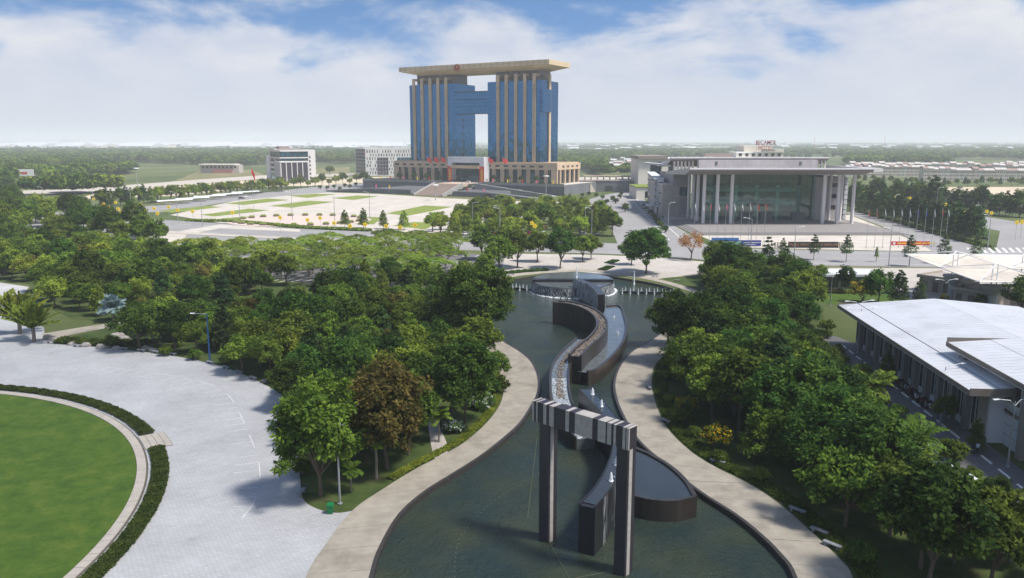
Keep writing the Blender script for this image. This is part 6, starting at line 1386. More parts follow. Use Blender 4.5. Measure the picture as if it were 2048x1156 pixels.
for (x, y) in fl_l: 
    px_ = G(x, y, 7); o = empty('flower_lantern', (px_[0], px_[1], 6.0), 'yellow flower shaped lantern near the main square', 'lantern', 'yellow flower lanterns on the left'); child('petals', me_pet, o); child('centre', me_ctr, o); child('pole', me_po, o); o.scale = (1.05, 1.05, 1.0)
for (x, y) in fl_r:
    px_ = G(x, y, 7); o = empty('flower_lantern', (px_[0], px_[1], 6.0), 'yellow flower shaped lantern on the right avenue', 'lantern', 'yellow flower lanterns on the right'); child('petals', me_pet, o); child('centre', me_ctr, o); child('pole', me_po, o)
# flags before the conference hall
M_wcl = mat('white_cloth', (0.7, 0.7, 0.7), 0.7, 0.05, 1); M_bcl = mat('blue_cloth', (0.04, 0.08, 0.4), 0.7, 0.05, 1)
for i in range(10):
    px = 1387 + i * 15.6; nm = ['pale', 'pale', 'red', 'pale', 'striped red', 'white', 'white', 'white', 'red and white', 'orange red'][i]
    o, c, (fx, fy) = flag(px, 484, 15.5, '%s flagpole from the left in the row before the hall steps, %s flag' % (['first', 'second', 'third', 'fourth', 'fifth', 'sixth', 'seventh', 'eighth', 'ninth', 'tenth'][i], nm), [M_wcl, M_wcl, M_red, M_wcl, M_pink, M_wcl, M_wcl, M_wcl, M_red, M_red][i], w=1.6, h=1.4, droop=1.5, group='flagpoles before the hall steps')
for i in range(11):
    px = 1732 + i * 16.3 if i < 10 else 1890; nm = ['orange', 'red', 'white', 'white', 'white', 'white', 'blue', 'blue', 'white', 'red', 'white'][i]
    flag(px, 496 - 0.2 * i, 14.5, '%s flagpole in the row behind the red banner, %s flag' % (['first', 'second', 'third', 'fourth', 'fifth', 'sixth', 'seventh', 'eighth', 'ninth', 'tenth', 'eleventh'][i], nm), [M_red, M_red, M_wcl, M_wcl, M_wcl, M_wcl, M_bcl, M_bcl, M_wcl, M_red, M_wcl][i], w=1.3, h=1.3, droop=1.5, group='flagpoles behind the red banner')
# sign walls on the boulevard
M_blk = mat('black_granite', (0.03, 0.028, 0.028), 0.4, 0.1, 1); M_bann = mat('blue_banner', (0.015, 0.03, 0.2), 0.6, 0.12, 0.4); M_cyan = mat('light_blue_banner', (0.06, 0.18, 0.42), 0.6, 0.1, 0.4); M_copper = mat('copper_letters', (0.32, 0.17, 0.09), 0.5, 0.05, 1); M_ltext = mat('pale_letters', (0.65, 0.7, 0.75), 0.6, 0.05, 1); M_lime = mat('lime_panel', (0.2, 0.36, 0.3), 0.6, 0.2, 1.5)
a, b_ = G(1577, 496), G(1678, 496.5); sw_ = empty('sign_wall', (*a, 0), 'black granite sign wall with copper letters before the conference hall', 'sign')
MB().box(a[0], b_[0], a[1], a[1] + 0.8, 0.03, 2.3).build('wall', M_blk, sw_); sign_text('TRUNG TÂM HỘI NGHỊ & TRIỂN LÃM', 1.1, M_copper, sw_, ((b_[0] - a[0]) / 2, -0.1, 0.95), extrude=0.06)
for x0, cnt_ in ((b_[0] + 0.4, 6), (a[0] - 5.2, 5)):
    for k in range(cnt_): MB().box(x0 + k * 0.95, x0 + k * 0.95 + 0.45, a[1], a[1] + 0.7, 0.03, 2.2).build('pale_post', M_kerb, sw_)
a, b_ = G(1419, 494), G(1523, 494.5); bw = empty('banner_wall', (*a, 0), 'long blue printed banner fence left of the black sign wall', 'banner')
MB().box(a[0], b_[0], a[1], a[1] + 0.15, 0.35, 2.6).build('banner_panel', M_bann, bw); MB().box(a[0] + 1, a[0] + 11.5, a[1] + 1.5, a[1] + 1.62, 2.1, 3.4).build('rear_panel', M_cyan, bw); MB().box(a[0] + 5, a[0] + 12, a[1] - 0.05, a[1] - 0.01, 0.6, 2.3).build('lime_panel', M_lime, bw)
lt = MB(); rg = random.Random(4)
for k in range(18): xx = a[0] + 13 + k * 0.52; lt.box(xx, xx + rg.uniform(.25, .42), a[1] - 0.05, a[1] - 0.01, 1.55, 1.9)
for k in range(9): xx = a[0] + 13 + k * 0.52; lt.box(xx, xx + rg.uniform(.25, .42), a[1] - 0.05, a[1] - 0.01, 0.9, 1.15)
for k in range(8): xx = a[0] + 0.6 + k * 0.52; lt.box(xx, xx + rg.uniform(.25, .42), a[1] - 0.05, a[1] - 0.01, 1.5, 1.8)
lt.build('print', M_ltext, bw)
for k in range(6): MB().tube([(a[0] + 1 + k * 4, a[1] + 0.2, 0.03), (a[0] + 1 + k * 4, a[1] + 0.2, 2.6)], 0.06, n=5).build('post', M_slit, bw)
a, b_ = G(1782, 493), G(1861, 493.5); rb = empty('street_banner', (*a, 0), 'red printed banner fence with an orange line of text by the junction', 'banner')
MB().box(a[0], b_[0], a[1], a[1] + 0.12, 0.5, 2.0).build('banner_panel', M_red, rb); lt = MB()
for k in range(20): xx = a[0] + 2.4 + k * 0.72; lt.box(xx, xx + rg.uniform(.4, .6), a[1] - 0.05, a[1] - 0.01, 1.0, 1.5)
lt.build('print', M_yellow, rb); MB().lathe(a[0] + 1.1, a[1], [(0.02, 1.2)], 3) ; MB().add([(a[0] + 1.1 + .5 * math.cos(i * .628), a[1] - 0.04, 1.25 + .5 * math.sin(i * .628)) for i in range(10)], [tuple(range(10))]).build('round_logo', M_ltext, rb)
for k in range(5): MB().tube([(a[0] + 1 + k * 3.9, a[1] + 0.2, 0.03), (a[0] + 1 + k * 3.9, a[1] + 0.2, 2.0)], 0.06, n=5).build('post', M_slit, rb)
a = G(54, 360); bl = empty('billboard', (*a, 0), 'white billboard with red print beyond the left avenue', 'billboard')
MB().box(a[0] - 7.5, a[0] + 7.5, a[1], a[1] + 0.6, 4, 11).build('panel', M_white, bl); MB().box(a[0] - 6, a[0] + 1, a[1] - 0.1, a[1] - 0.02, 6, 8.2).build('print', M_red, bl)
for s in (-5, 5): MB().tube([(a[0] + s, a[1] + 0.3, 0), (a[0] + s, a[1] + 0.3, 4.2)], 0.25, n=6).build('post', M_pole, bl)
# planters ringed on the square
pc = G(600, 441)
for i in range(26):
    an = 6.283 * i / 26; x, y = pc[0] + 32 * math.cos(an) , pc[1] + 26 * math.sin(an); o = empty('planter', (x, y, 0.1), 'dark planter box in the oval ring on the main square', 'planter', 'planters on the main square')
    MB().hexa([(x - 1.3, y - .8, .08), (x + 1.3, y - .8, .08), (x + 1.3, y + .8, .08), (x - 1.3, y + .8, .08)], [(x - 1.6, y - 1, .9), (x + 1.6, y - 1, .9), (x + 1.6, y + 1, .9), (x - 1.6, y + 1, .9)]).build('box', M_fasc, o); MB().hexa([(x - 1.4, y - .85, .9), (x + 1.4, y - .85, .9), (x + 1.4, y + .85, .9), (x - 1.4, y + .85, .9)], [(x - 1, y - .5, 1.5), (x + 1, y - .5, 1.5), (x + 1, y + .5, 1.5), (x - 1, y + .5, 1.5)]).build('plants', M_lawn2, o)
structure('planter_court', MB().sheet([(pc[0] + 36 * math.cos(6.283 * i / 48), pc[1] + 30 * math.sin(6.283 * i / 48)) for i in range(48)], 0.1), mat('pink_pavers', (0.5, 0.4, 0.35), 0.8, 0.08, 0.3))
# long white shelter and cars left of the square
for i in range(5):
    a = G(312 + i * 37, 411 - i * 4.6); o = empty('car_shelter', (*a, 0), ['leftmost', 'second', 'middle', 'fourth', 'rightmost'][i] + ' white curved car shelter behind the tree row left of the square', 'shelter', 'car shelters')
    F = Frame((a[0], a[1], 0), e1=(0.866, 0.5), e2=(-0.5, 0.866)) if False else Frame((a[0], a[1], 0), e1=(0.62, 0.78), e2=(-0.78, 0.62))
    k = 6; vs = [F(x, -2.5 + 5 * q / k, 2.5 + 0.6 * math.sin(math.pi * q / k)) for x in (0, 24) for q in range(k + 1)]
    MB().add(vs, [(q, q + 1, k + 2 + q, k + 1 + q) for q in range(k)]).build('roof', M_wpanel, o)
    for q in range(5):
        for sgn in (-2, 2): p = F(1 + q * 5.5, sgn); MB().tube([(p[0], p[1], 0.05), (p[0], p[1], 2.75)], 0.07, n=5).build('post', M_pole, o)

# ------------------------------------------------------------------ vehicles
M_tyre = mat('tyre', (0.02, 0.02, 0.02), 0.85, 0.1, 3); M_chrome = mat('rim_metal', (0.5, 0.5, 0.5), 0.3, 0.05, 3, metal=0.8); M_tail = mat('tail_light', (0.4, 0.02, 0.02), 0.3, 0.05, 3)
def car(pos, az, paint, label, group=None, van=False):
    x, y = pos[:2]; z = pos[2] if len(pos) > 2 else 0.05; o = empty('parked_car', (x, y, z), label, 'car', group); F = Frame((x, y, z), a=az); L_ = 2.2; W_ = 0.88
    low = [(-L_, 0.35), (-L_ - 0.03, 0.75), (-L_ + 0.1, 0.95), (0.95, 0.98), (L_ - 0.2, 0.78), (L_, 0.6), (L_, 0.35)]
    def ext(pr, w0, w1=None, z_=None):
        n_ = len(pr); w1 = w1 or w0; mb = MB(F); mb.add([F(px_, -w0, zz) for px_, zz in pr] + [F(px_, w0, zz) for px_, zz in pr], [tuple(range(n_)), tuple(range(2 * n_ - 1, n_ - 1, -1))] + [(i, n_ + i, n_ + (i + 1) % n_, (i + 1) % n_) for i in range(n_)]); return mb
    ext(low, W_).build('body', paint, o)
    tp = 1.85 if van else 1.45; b0 = -2.05 if van else -1.75; cab = [(b0, 0.95), (b0 + 0.35, tp - 0.06), (b0 + 0.7, tp), (0.2, tp), (0.55, tp - 0.08), (1.05, 0.97)]
    MB(F).hexa([(b0, -.84, .95), (1.08, -.84, .97), (1.08, .84, .97), (b0, .84, .95)], [(b0 + .3, -.68, tp - .06), (.35, -.68, tp - .06), (.35, .68, tp - .06), (b0 + .3, .68, tp - .06)]).build('window', M_dark, o)
    MB(F).hexa([(b0 + .27, -.71, tp - .07), (.4, -.71, tp - .07), (.4, .71, tp - .07), (b0 + .27, .71, tp - .07)], [(b0 + .4, -.62, tp), (.25, -.62, tp), (.25, .62, tp), (b0 + .4, .62, tp)]).build('roof', paint, o)
    for xx in (-1.35, 1.35):
        for s in (-1, 1):
            p = F(xx, s * 0.8, 0.33); q = F(xx, s * 0.92, 0.33); r2 = F(xx, s * 0.95, 0.33); w = MB().tube([p, q], 0.33, n=12).build('wheel', M_tyre, o); MB().tube([q, r2], 0.19, n=10).build('rim', M_chrome, w)
    for s in (-1, 1): MB(F).box(L_ - 0.02, L_ + 0.02, s * 0.62 - 0.18, s * 0.62 + 0.18, 0.6, 0.74).build('headlight', M_lens, o); MB(F).box(-L_ - 0.05, -L_, s * 0.62 - 0.18, s * 0.62 + 0.18, 0.7, 0.88).build('tail_light', M_tail, o)
    return o
P_w = mat('white_car_paint', (0.7, 0.7, 0.71), 0.25, 0.02, 1); P_s = mat('silver_car_paint', (0.42, 0.43, 0.45), 0.25, 0.02, 1, metal=0.4); P_b = mat('black_car_paint', (0.025, 0.025, 0.03), 0.2, 0.02, 1); P_r = mat('dark_red_car_paint', (0.2, 0.02, 0.02), 0.25, 0.02, 1)
for i, (x, y, p_, lb) in enumerate([(1297, 426, P_w, 'white car nearest in the row before the annex'), (1293, 419, P_b, 'black car in the middle of the row before the annex'), (1288, 413, P_s, 'silver car farthest in the row before the annex'), (1174, 384, P_w, 'white car beside the right end of the terrace'), (1165, 398, P_b, 'black car among the round bushes'), (597, 382, P_w, 'white car on the road before the office block'), (483, 398, P_b, 'black car at the right end of the car shelters'), (503, 392, P_s, 'silver car just right of the black car by the shelters'), (492, 395, P_w, 'white car by the end of the shelters'), (1920, 372 + 4, P_b, 'dark car beside the sand lot'), (1880, 380, P_w, 'white car at the edge of the sand lot')]):
    car(G(x, y) + (0.06,), R([-15, 10, 0, 75, 20, 10, 28, 28, 28, 10, 10][i]), p_, lb, van=i in (0, 3))
car(TF(60, -20)[:2] + (7.76,), R(150), P_w, 'white car driving on the upper terrace before the portal'); car(TF(78, -13)[:2] + (7.76,), R(150), P_b, 'black car waiting left of the portal on the terrace')
car(G(1928, 972) + (0.06,), R(95), P_w, 'white car half hidden by trees on the service drive'); car(G(1965, 480) + (0.06,), R(-30), P_b, 'dark car waiting at the street junction')
rg = random.Random(8)
for i in range(24):
    r_ = i // 12; x, y = G(700 + (i % 12) * 34 - 10 * r_, 486 - 8 * r_) if False else G(905 + (i % 12) * 26, 470 - 13 * r_); car((x, y, 0.06), R(60 + rg.uniform(-4, 4)), [P_w, P_s, P_b, P_w, P_r][rg.randrange(5)], 'parked car under the trees behind the boulevard', 'cars parked under the belt trees')
# scooters under the eave of the hall
sb = {}
def scooter(pos, az, paint, label, group, rider=False):
    x, y = pos; z = 0.06; o = empty('scooter', (x, y, z), label, 'scooter', group); F = Frame((x, y, z), a=az)
    for xx in (-0.6, 0.62): p = F(xx, -0.05, 0.28); q = F(xx, 0.05, 0.28); MB().tube([p, q], 0.28, n=12).build('wheel', M_tyre, o)
    MB(F).hexa([(-.75, -.13, .4), (-.05, -.15, .3), (-.05, .15, .3), (-.75, .13, .4)], [(-.85, -.11, .72), (-.05, -.13, .68), (-.05, .13, .68), (-.85, .11, .72)]).build('body', paint, o)
    MB(F).box(-0.05, 0.4, -0.14, 0.14, 0.27, 0.34).build('footboard', paint, o); MB(F).hexa([(.36, -.17, .3), (.44, -.12, .3), (.44, .12, .3), (.36, .17, .3)], [(.26, -.2, .95), (.36, -.12, 1.0), (.36, .12, 1.0), (.26, .2, .95)]).build('front_shield', paint, o)
    MB(F).hexa([(-.8, -.13, .72), (-.05, -.12, .69), (-.05, .12, .69), (-.8, .13, .72)], [(-.75, -.1, .8), (-.08, -.1, .77), (-.08, .1, .77), (-.75, .1, .8)]).build('seat', M_tyre, o); MB(F).tube([(.3, -.33, 1.04), (.27, 0, 1.0), (.3, .33, 1.04)], 0.025, n=6).build('handlebar', M_tyre, o)
    return o
for i in range(16):
    p = WF(2.1 + (i % 2) * 0.25, 30 - i * 0.95); scooter(p[:2], R(178 + rg.uniform(-8, 8)), [P_w, P_b, P_r, P_b, P_s][i % 5], 'scooter in the row under the eave of the white roofed hall', 'scooters under the eave')

# ------------------------------------------------------------------ people
M_skin = mat('skin', (0.35, 0.2, 0.13), 0.6, 0.05, 3); M_hair = mat('black_hair', (0.015, 0.012, 0.01), 0.6, 0.1, 5); M_shirt = mat('pale_shirt', (0.55, 0.58, 0.65), 0.8, 0.06, 4); M_trous = mat('dark_trousers', (0.02, 0.022, 0.035), 0.8, 0.1, 4)
def person(pos, az, label, top, bottom, sit=False, z0=0.05):
    x, y = pos; o = empty('person', (x, y, z0), label, 'person', None, rz=az)
    V = {'pelvis': (0, 0, .93), 'waist': (0, 0, 1.1), 'chest': (0.01, 0, 1.32), 'neck': (0, 0, 1.5), 'head': (.02, 0, 1.62), 'crown': (.0, 0, 1.74)}
    st = 0.18
    V.update({'lh': (0, .1, .9), 'lk': (.12, .1, .5), 'la': (st, .1, .08), 'lt': (st + .17, .11, .04), 'rh': (0, -.1, .9), 'rk': (.03, -.1, .5), 'ra': (-st, -.1, .1), 'rt': (-st + .17, -.11, .04), 'ls': (0, .2, 1.42), 'le': (-.08, .25, 1.14), 'lw': (.02, .25, .9), 'lf': (.05, .25, .8), 'rs': (0, -.2, 1.42), 're': (.0, -.25, 1.14), 'rw': (.13, -.25, .92), 'rf': (.17, -.25, .82)})
    if sit:
        V.update({'pelvis': (-.3, 0, .86), 'waist': (-.27, 0, 1.02), 'chest': (-.22, 0, 1.24), 'neck': (-.18, 0, 1.42), 'head': (-.15, 0, 1.54), 'crown': (-.15, 0, 1.67), 'lh': (-.28, .1, .84), 'lk': (.14, .14, .78), 'la': (.12, .13, .38), 'lt': (.29, .13, .36), 'rh': (-.28, -.1, .84), 'rk': (.14, -.14, .78), 'ra': (.12, -.13, .38), 'rt': (.29, -.13, .36), 'ls': (-.2, .2, 1.34), 'le': (0, .26, 1.16), 'lw': (.2, .28, 1.1), 'lf': (.28, .28, 1.08), 'rs': (-.2, -.2, 1.34), 're': (0, -.26, 1.16), 'rw': (.2, -.28, 1.1), 'rf': (.28, -.28, 1.08)})
    rad = {'pelvis': .14, 'waist': .125, 'chest': .15, 'neck': .055, 'head': .1, 'crown': .085, 'lh': .09, 'rh': .09, 'lk': .06, 'rk': .06, 'la': .042, 'ra': .042, 'lt': .035, 'rt': .035, 'ls': .06, 'rs': .06, 'le': .045, 're': .045, 'lw': .032, 'rw': .032, 'lf': .035, 'rf': .035}
    ks = list(V); E = [('pelvis', 'waist'), ('waist', 'chest'), ('chest', 'neck'), ('neck', 'head'), ('head', 'crown'), ('pelvis', 'lh'), ('lh', 'lk'), ('lk', 'la'), ('la', 'lt'), ('pelvis', 'rh'), ('rh', 'rk'), ('rk', 'ra'), ('ra', 'rt'), ('chest', 'ls'), ('ls', 'le'), ('le', 'lw'), ('lw', 'lf'), ('chest', 'rs'), ('rs', 're'), ('re', 'rw'), ('rw', 'rf')]
    me = bpy.data.meshes.new('body'); me.from_pydata([V[k] for k in ks], [(ks.index(a), ks.index(b_)) for a, b_ in E], []); ob_ = bpy.data.objects.new('body', me); col.objects.link(ob_)
    m = ob_.modifiers.new('skin', 'SKIN'); sv = me.skin_vertices[0].data
    for i, k in enumerate(ks): sv[i].radius = (rad[k], rad[k]); sv[i].use_root = (k == 'pelvis')
    ss = ob_.modifiers.new('sub', 'SUBSURF'); ss.levels = 1; ss.render_levels = 1
    dg = bpy.context.evaluated_depsgraph_get(); me2 = bpy.data.meshes.new_from_object(ob_.evaluated_get(dg)); bpy.data.objects.remove(ob_)
    for mm in (M_skin, top, bottom, M_hair): me2.materials.append(mm)
    hip = V['pelvis'][2]; nk = V['neck'][2]
    for p in me2.polygons:
        c = p.center; p.use_smooth = True
        hand = min((c - Vector(V[k])).length for k in ('lf', 'rf', 'lw', 'rw')) < 0.1
        if c.z > nk + 0.02: p.material_index = 3 if (c.z > nk + 0.17 or c.x < V['head'][0] - 0.03) else 0
        elif hand: p.material_index = 0
        elif (c.z > hip + 0.04 and not sit) or (sit and c.z > 0.9): p.material_index = 1
        else: p.material_index = 2
    child('body', me2, o); return o
person(G(1945, 911), R(75), 'person in dark clothes walking on the service drive, left of the pair', M_trous, M_trous); person(G(1954, 910), R(80), 'person in pale shirt walking on the service drive, right of the pair', M_shirt, M_trous)
pr = G(236, 447); scooter(pr, R(150), P_b, 'black scooter ridden along the empty left road', None); person(pr, R(150), 'person in dark clothes riding the scooter on the left road', M_trous, M_trous, sit=True)
pr = G(1625, 507); scooter(pr, R(0), P_b, 'dark scooter ridden along the boulevard before the black sign wall', None); person(pr, R(0), 'person in dark clothes riding along the boulevard', M_trous, M_trous, sit=True)
person(G(1263, 397), R(60), 'person in dark clothes standing on the driveway', M_trous, M_trous)

# ------------------------------------------------------------------ trees of the groves and rows: the largest 250 in view as individuals, the rest one mass
TALL = {k: max(v.co.z for v in cr.vertices) for k, (tr, cr) in PROTO.items()}
MARKS = [(n_, G(x, y)) for n_, x, y in [('the plaza corner', 640, 960), ('the blue pole lamp', 420, 726), ('the plaza boulders', 240, 690), ('the blue palm', 228, 640), ('the two fan palms', 60, 660), ('the eleventh plaza bench', 520, 765), ('the stepping path', 875, 850), ('the white flowering shrubs', 950, 800), ('the left pond bend', 990, 740), ('the left shore of the upper pond', 930, 650), ('the glade lawn', 600, 600), ('the middle of the left grove', 650, 720), ('the upper left grove', 480, 660), ('the side path', 300, 645), ('the near edge of the car park', 700, 575), ('the left end of the car park', 420, 535), ('the left plaza entrance', 70, 575), ('the first right bench', 1330, 770), ('the yellow flowering trees', 1440, 880), ('the third right bench', 1470, 940), ('the nearest right benches', 1640, 1050), ('the near right corner of the view', 1850, 1120), ('the near end of the service drive', 1960, 1000), ('the middle of the service drive', 1830, 860), ('the far end of the service drive', 1720, 740), ('the garden lawn', 1640, 610), ('the middle of the right grove', 1560, 800), ('the right shore of the upper pond', 1420, 650), ('the back of the right grove', 1520, 590), ('the far middle of the right grove', 1580, 690)]]
NUM = ['', 'first', 'second', 'third', 'fourth', 'fifth', 'sixth', 'seventh', 'eighth', 'ninth', 'tenth', 'eleventh', 'twelfth', 'thirteenth', 'fourteenth', 'fifteenth', 'sixteenth', 'seventeenth', 'eighteenth', 'nineteenth', 'twentieth']
BOOST = {'umbrella': 2.2, 'umbrella2': 2.2, 'column_mid': 3, 'column_olive': 3, 'sapling': 9, 'young': 3}
PENDING.sort(key=lambda r: -TALL[r[0]] * r[5] / r[2] * (1.0 if abs(r[1]) < 0.66 * r[2] else 0.01) * BOOST.get(r[0], 1))
first = {}
for r_ in PENDING: first.setdefault(r_[0], r_)
PENDING = list(first.values()) + [r_ for r_ in PENDING if first[r_[0]] is not r_]
TONE = KT
for (key, x, y, label, group, s, rz, z) in PENDING[:250]:
    if key in TONE and ('grove' in group or 'wood' in group):
        m_ = min(MARKS, key=lambda q: (q[1][0] - x) ** 2 + (q[1][1] - y) ** 2 * 0.7)[0]; label = '%s by %s' % (TONE[key], m_)
    o = empty('tree', (x, y, z), label, 'tree', group, rz=rz, s=s); child('trunk', PROTO[key][0], o); child('crown', PROTO[key][1], o)
rest = PENDING[250:]
keys = sorted({r[0] for r in rest}); src = {}
for o in col.objects:
    if o.parent is None or o.type != 'MESH' or o.name.split('.')[0] not in ('crown', 'trunk'): continue
    for k in keys:
        if o.data == PROTO[k][0]: src.setdefault((k, 0), o)
        if o.data == PROTO[k][1]: src.setdefault((k, 1), o)
me = bpy.data.meshes.new('distant_trees'); me.from_pydata([(r[1], r[2], r[7]) for r in rest], [], [])
for nm, ty, vals in (('kind_index', 'INT', [keys.index(r[0]) for r in rest]), ('size', 'FLOAT', [r[5] for r in rest]), ('turn', 'FLOAT', [r[6] for r in rest])):
    a_ = me.attributes.new(nm, ty, 'POINT'); a_.data.foreach_set('value', vals)
dt = bpy.data.objects.new('distant_trees', me); col.objects.link(dt); tag(dt, 'smaller trees of the rows and woods around the square and avenues', 'trees', kind='stuff')
ng = bpy.data.node_groups.new('distant_tree_nodes', 'GeometryNodeTree'); ng.interface.new_socket('Geometry', in_out='INPUT', socket_type='NodeSocketGeometry'); ng.interface.new_socket('Geometry', in_out='OUTPUT', socket_type='NodeSocketGeometry')
A = ng.nodes.new; gi = A('NodeGroupInput'); go = A('NodeGroupOutput'); jn = A('GeometryNodeJoinGeometry'); ng.links.new(jn.outputs[0], go.inputs[0])
def named(nm, ty): q = A('GeometryNodeInputNamedAttribute'); q.data_type = ty; q.inputs[0].default_value = nm; return q.outputs[0]
kin, siz, trn = named('kind_index', 'INT'), named('size', 'FLOAT'), named('turn', 'FLOAT'); cx = A('ShaderNodeCombineXYZ'); ng.links.new(trn, cx.inputs[2])
for (k, part), so_ in sorted(src.items()):
    cm = A('FunctionNodeCompare'); cm.data_type = 'INT'; cm.operation = 'EQUAL'; ng.links.new(kin, cm.inputs[2]); cm.inputs[3].default_value = keys.index(k)
    ip = A('GeometryNodeInstanceOnPoints'); oi = A('GeometryNodeObjectInfo'); oi.inputs[0].default_value = so_; oi.inputs['As Instance'].default_value = True; oi.transform_space = 'ORIGINAL'
    ng.links.new(gi.outputs[0], ip.inputs['Points']); ng.links.new(cm.outputs[0], ip.inputs['Selection']); ng.links.new(oi.outputs['Geometry'], ip.inputs['Instance']); ng.links.new(cx.outputs[0], ip.inputs['Rotation']); ng.links.new(siz, ip.inputs['Scale']); ng.links.new(ip.outputs[0], jn.inputs[0])
dt.modifiers.new('scatter', 'NODES').node_group = ng
missing = [k for k in keys if (k, 1) not in src]
assert not missing, missing

# ------------------------------------------------------------------ townhouses and far buildings
M_tile = mat('red_roof_tiles', (0.26, 0.18, 0.16), 0.8, 0.15, 0.4); M_roofg = mat('grey_roof', (0.42, 0.39, 0.37), 0.8, 0.1, 0.4); M_pinkw = mat('pale_pink_wall', (0.66, 0.57, 0.48), 0.8, 0.07, 0.2); M_shed = mat('shed_white', (0.5, 0.51, 0.53), 0.6, 0.06, 0.02)
def house(x, y, w, d, h, rz, wall, roof, label, group, nwin=3, rows=3):
    F = Frame((x, y, 0), a=rz); o = empty('townhouse', (x, y, 0), label, 'house', group)
    MB(F).box(0, w, 0, d, 0, h).build('wall', wall, o)
    MB(F).hexa([(-.4, -.5, h), (w + .1, -.5, h), (w + .1, d + .4, h), (-.4, d + .4, h)], [(-.4, d * .3, h + 1.8), (w + .1, d * .3, h + 1.8), (w + .1, d * .7, h + 1.8), (-.4, d * .7, h + 1.8)]).build('roof', roof, o)
    for j in range(rows):
        for k in range(nwin): MB(F).box(w * (k + .3) / nwin, w * (k + .68) / nwin, -.1, -.01, 1.6 + j * 3.4, 3.0 + j * 3.4).build('window', M_dark, o)
rg = random.Random(21)
for r_, (x0, y0, x1, y1, n_) in enumerate([(1692, 341, 1850, 342, 18), (1700, 334, 1960, 335, 22), (1845, 350, 2070, 352, 20), (1960, 339, 2090, 340, 10), (2000, 333, 2100, 334, 8)]):
    a, b_ = Vector(G(x0, y0 + 12)), Vector(G(x1, y1 + 12)); d = (b_ - a) / n_; an = math.atan2(d.y, d.x)
    for k in range(n_):
        p = a + d * k; rd = k == 9 and r_ == 1
        house(p.x, p.y, d.length - 0.3, 14, 11 + rg.choice((0, 0, 0.8, 1.6)), an, rg.choice((M_pinkw, M_cream, M_pinkw)), M_tile if rg.random() < 0.3 else M_roofg, ['cream townhouse in the first row right of the conference hall', 'cream townhouse in the second row behind the first', 'townhouse in the row behind the sand lot', 'townhouse in the third row at the right', 'townhouse in the farthest row at the right'][r_], 'townhouse rows on the right')
a, b_ = Vector(G(115, 305)), Vector(G(272, 304)); d = (b_ - a) / 20
for k in range(20): house((a + d * k).x, (a + d * k).y, d.length - 0.5, 18, 14, 0, M_pinkw if k % 3 else M_cream, M_tile, 'townhouse in the long cream row far out on the left', 'far left townhouse row', 2, 3)
a, b_ = Vector(G(1362, 304)), Vector(G(1456, 303)); d = (b_ - a) / 9
for k in range(9): house((a + d * k).x, (a + d * k).y, d.length - 0.5, 18, 16, 0, M_cream, M_roofg, 'pale building in the far row left above the conference hall roof', 'far row above the hall', 3, 3)
rg = random.Random(33)
for k in range(60):
    px = rg.uniform(1205, 1295); py = rg.uniform(322, 346); p = G(px, py); house(p[0], p[1], rg.uniform(7, 16), 9, rg.uniform(3.5, 7), rg.uniform(-.4, .4), rg.choice((M_pinkw, M_cream, M_shed)), rg.choice((M_tile, M_roofg, M_shed)), 'small low house in the settlement right of the tower', 'small houses right of the tower', 2, 1)
def shed(px, py, w, d, h, label, group, m=None):
    x, y = G(px, py); o = empty('warehouse', (x, y, 0), label, 'warehouse', group); MB().box(x - w / 2, x + w / 2, y, y + d, 0, h).build('wall', m or M_shed, o)
    MB().hexa([(x - w / 2 - 1, y - 1, h), (x + w / 2 + 1, y - 1, h), (x + w / 2 + 1, y + d + 1, h), (x - w / 2 - 1, y + d + 1, h)], [(x - w / 2 - 1, y + d / 2 - .5, h + d * 0.08), (x + w / 2 + 1, y + d / 2 - .5, h + d * 0.08), (x + w / 2 + 1, y + d / 2 + .5, h + d * 0.08), (x - w / 2 - 1, y + d / 2 + .5, h + d * 0.08)]).build('roof', M_shed, o)
rg = random.Random(41)
for k in range(150):
    px = rg.uniform(-60, 820); py = 286.5 + 11 * rg.random() ** 1.3
    D = G(px, py)[1]; shed(px, py, rg.uniform(0.012, 0.045) * D, rg.uniform(60, 220), rg.uniform(8, 15), 'far white industrial shed near the horizon on the left', 'far sheds on the left', M_shed if rg.random() < .8 else M_pinkw)
for k in range(130):
    px = rg.uniform(1130, 2100); py = 286 + 20 * rg.random() ** 1.3; D = G(px, py)[1]
    shed(px, py, rg.uniform(0.004, 0.014) * D, rg.uniform(20, 50), rg.uniform(10, 17), 'far pale building near the horizon on the right', 'far buildings on the right', rg.choice((M_shed, M_cream, M_pinkw)))
for px, py, w, h, lb in ((700, 300, 150, 12, 'long white factory roof above the left office blocks'), (1310, 297, 60, 14, 'white factory at the horizon right of the tower'), (140, 286, 320, 60, 'big white block on the left horizon')):
    shed(px, py, w, 60, h, lb, None)
for px, py, h in ((1768, 300, 60), (1628, 302, 55), (1110, 299, 40)):
    x, y = G(px, py); o = empty('radio_mast', (x, y, 0), 'thin far radio mast rising above the %s horizon' % {1768: 'right', 1628: 'hall roof', 1110: 'tower side'}[px], 'mast')
    mb = MB()
    for s in ((-1, -1), (1, -1), (0, 1)): mb.tube([(x + s[0] * 2, y + s[1] * 2, 0), (x + s[0] * .4, y + s[1] * .4, h)], 0.3, 0.2, 4)
    for z in range(0, h, 5): mb.tube([(x - 2 + 1.6 * z / h, y - 2 + 1.6 * z / h, z), (x + 2 - 1.6 * z / h, y - 2 + 1.6 * z / h, z + 4)], 0.15, n=4)
    mb.build('lattice', M_red, o)

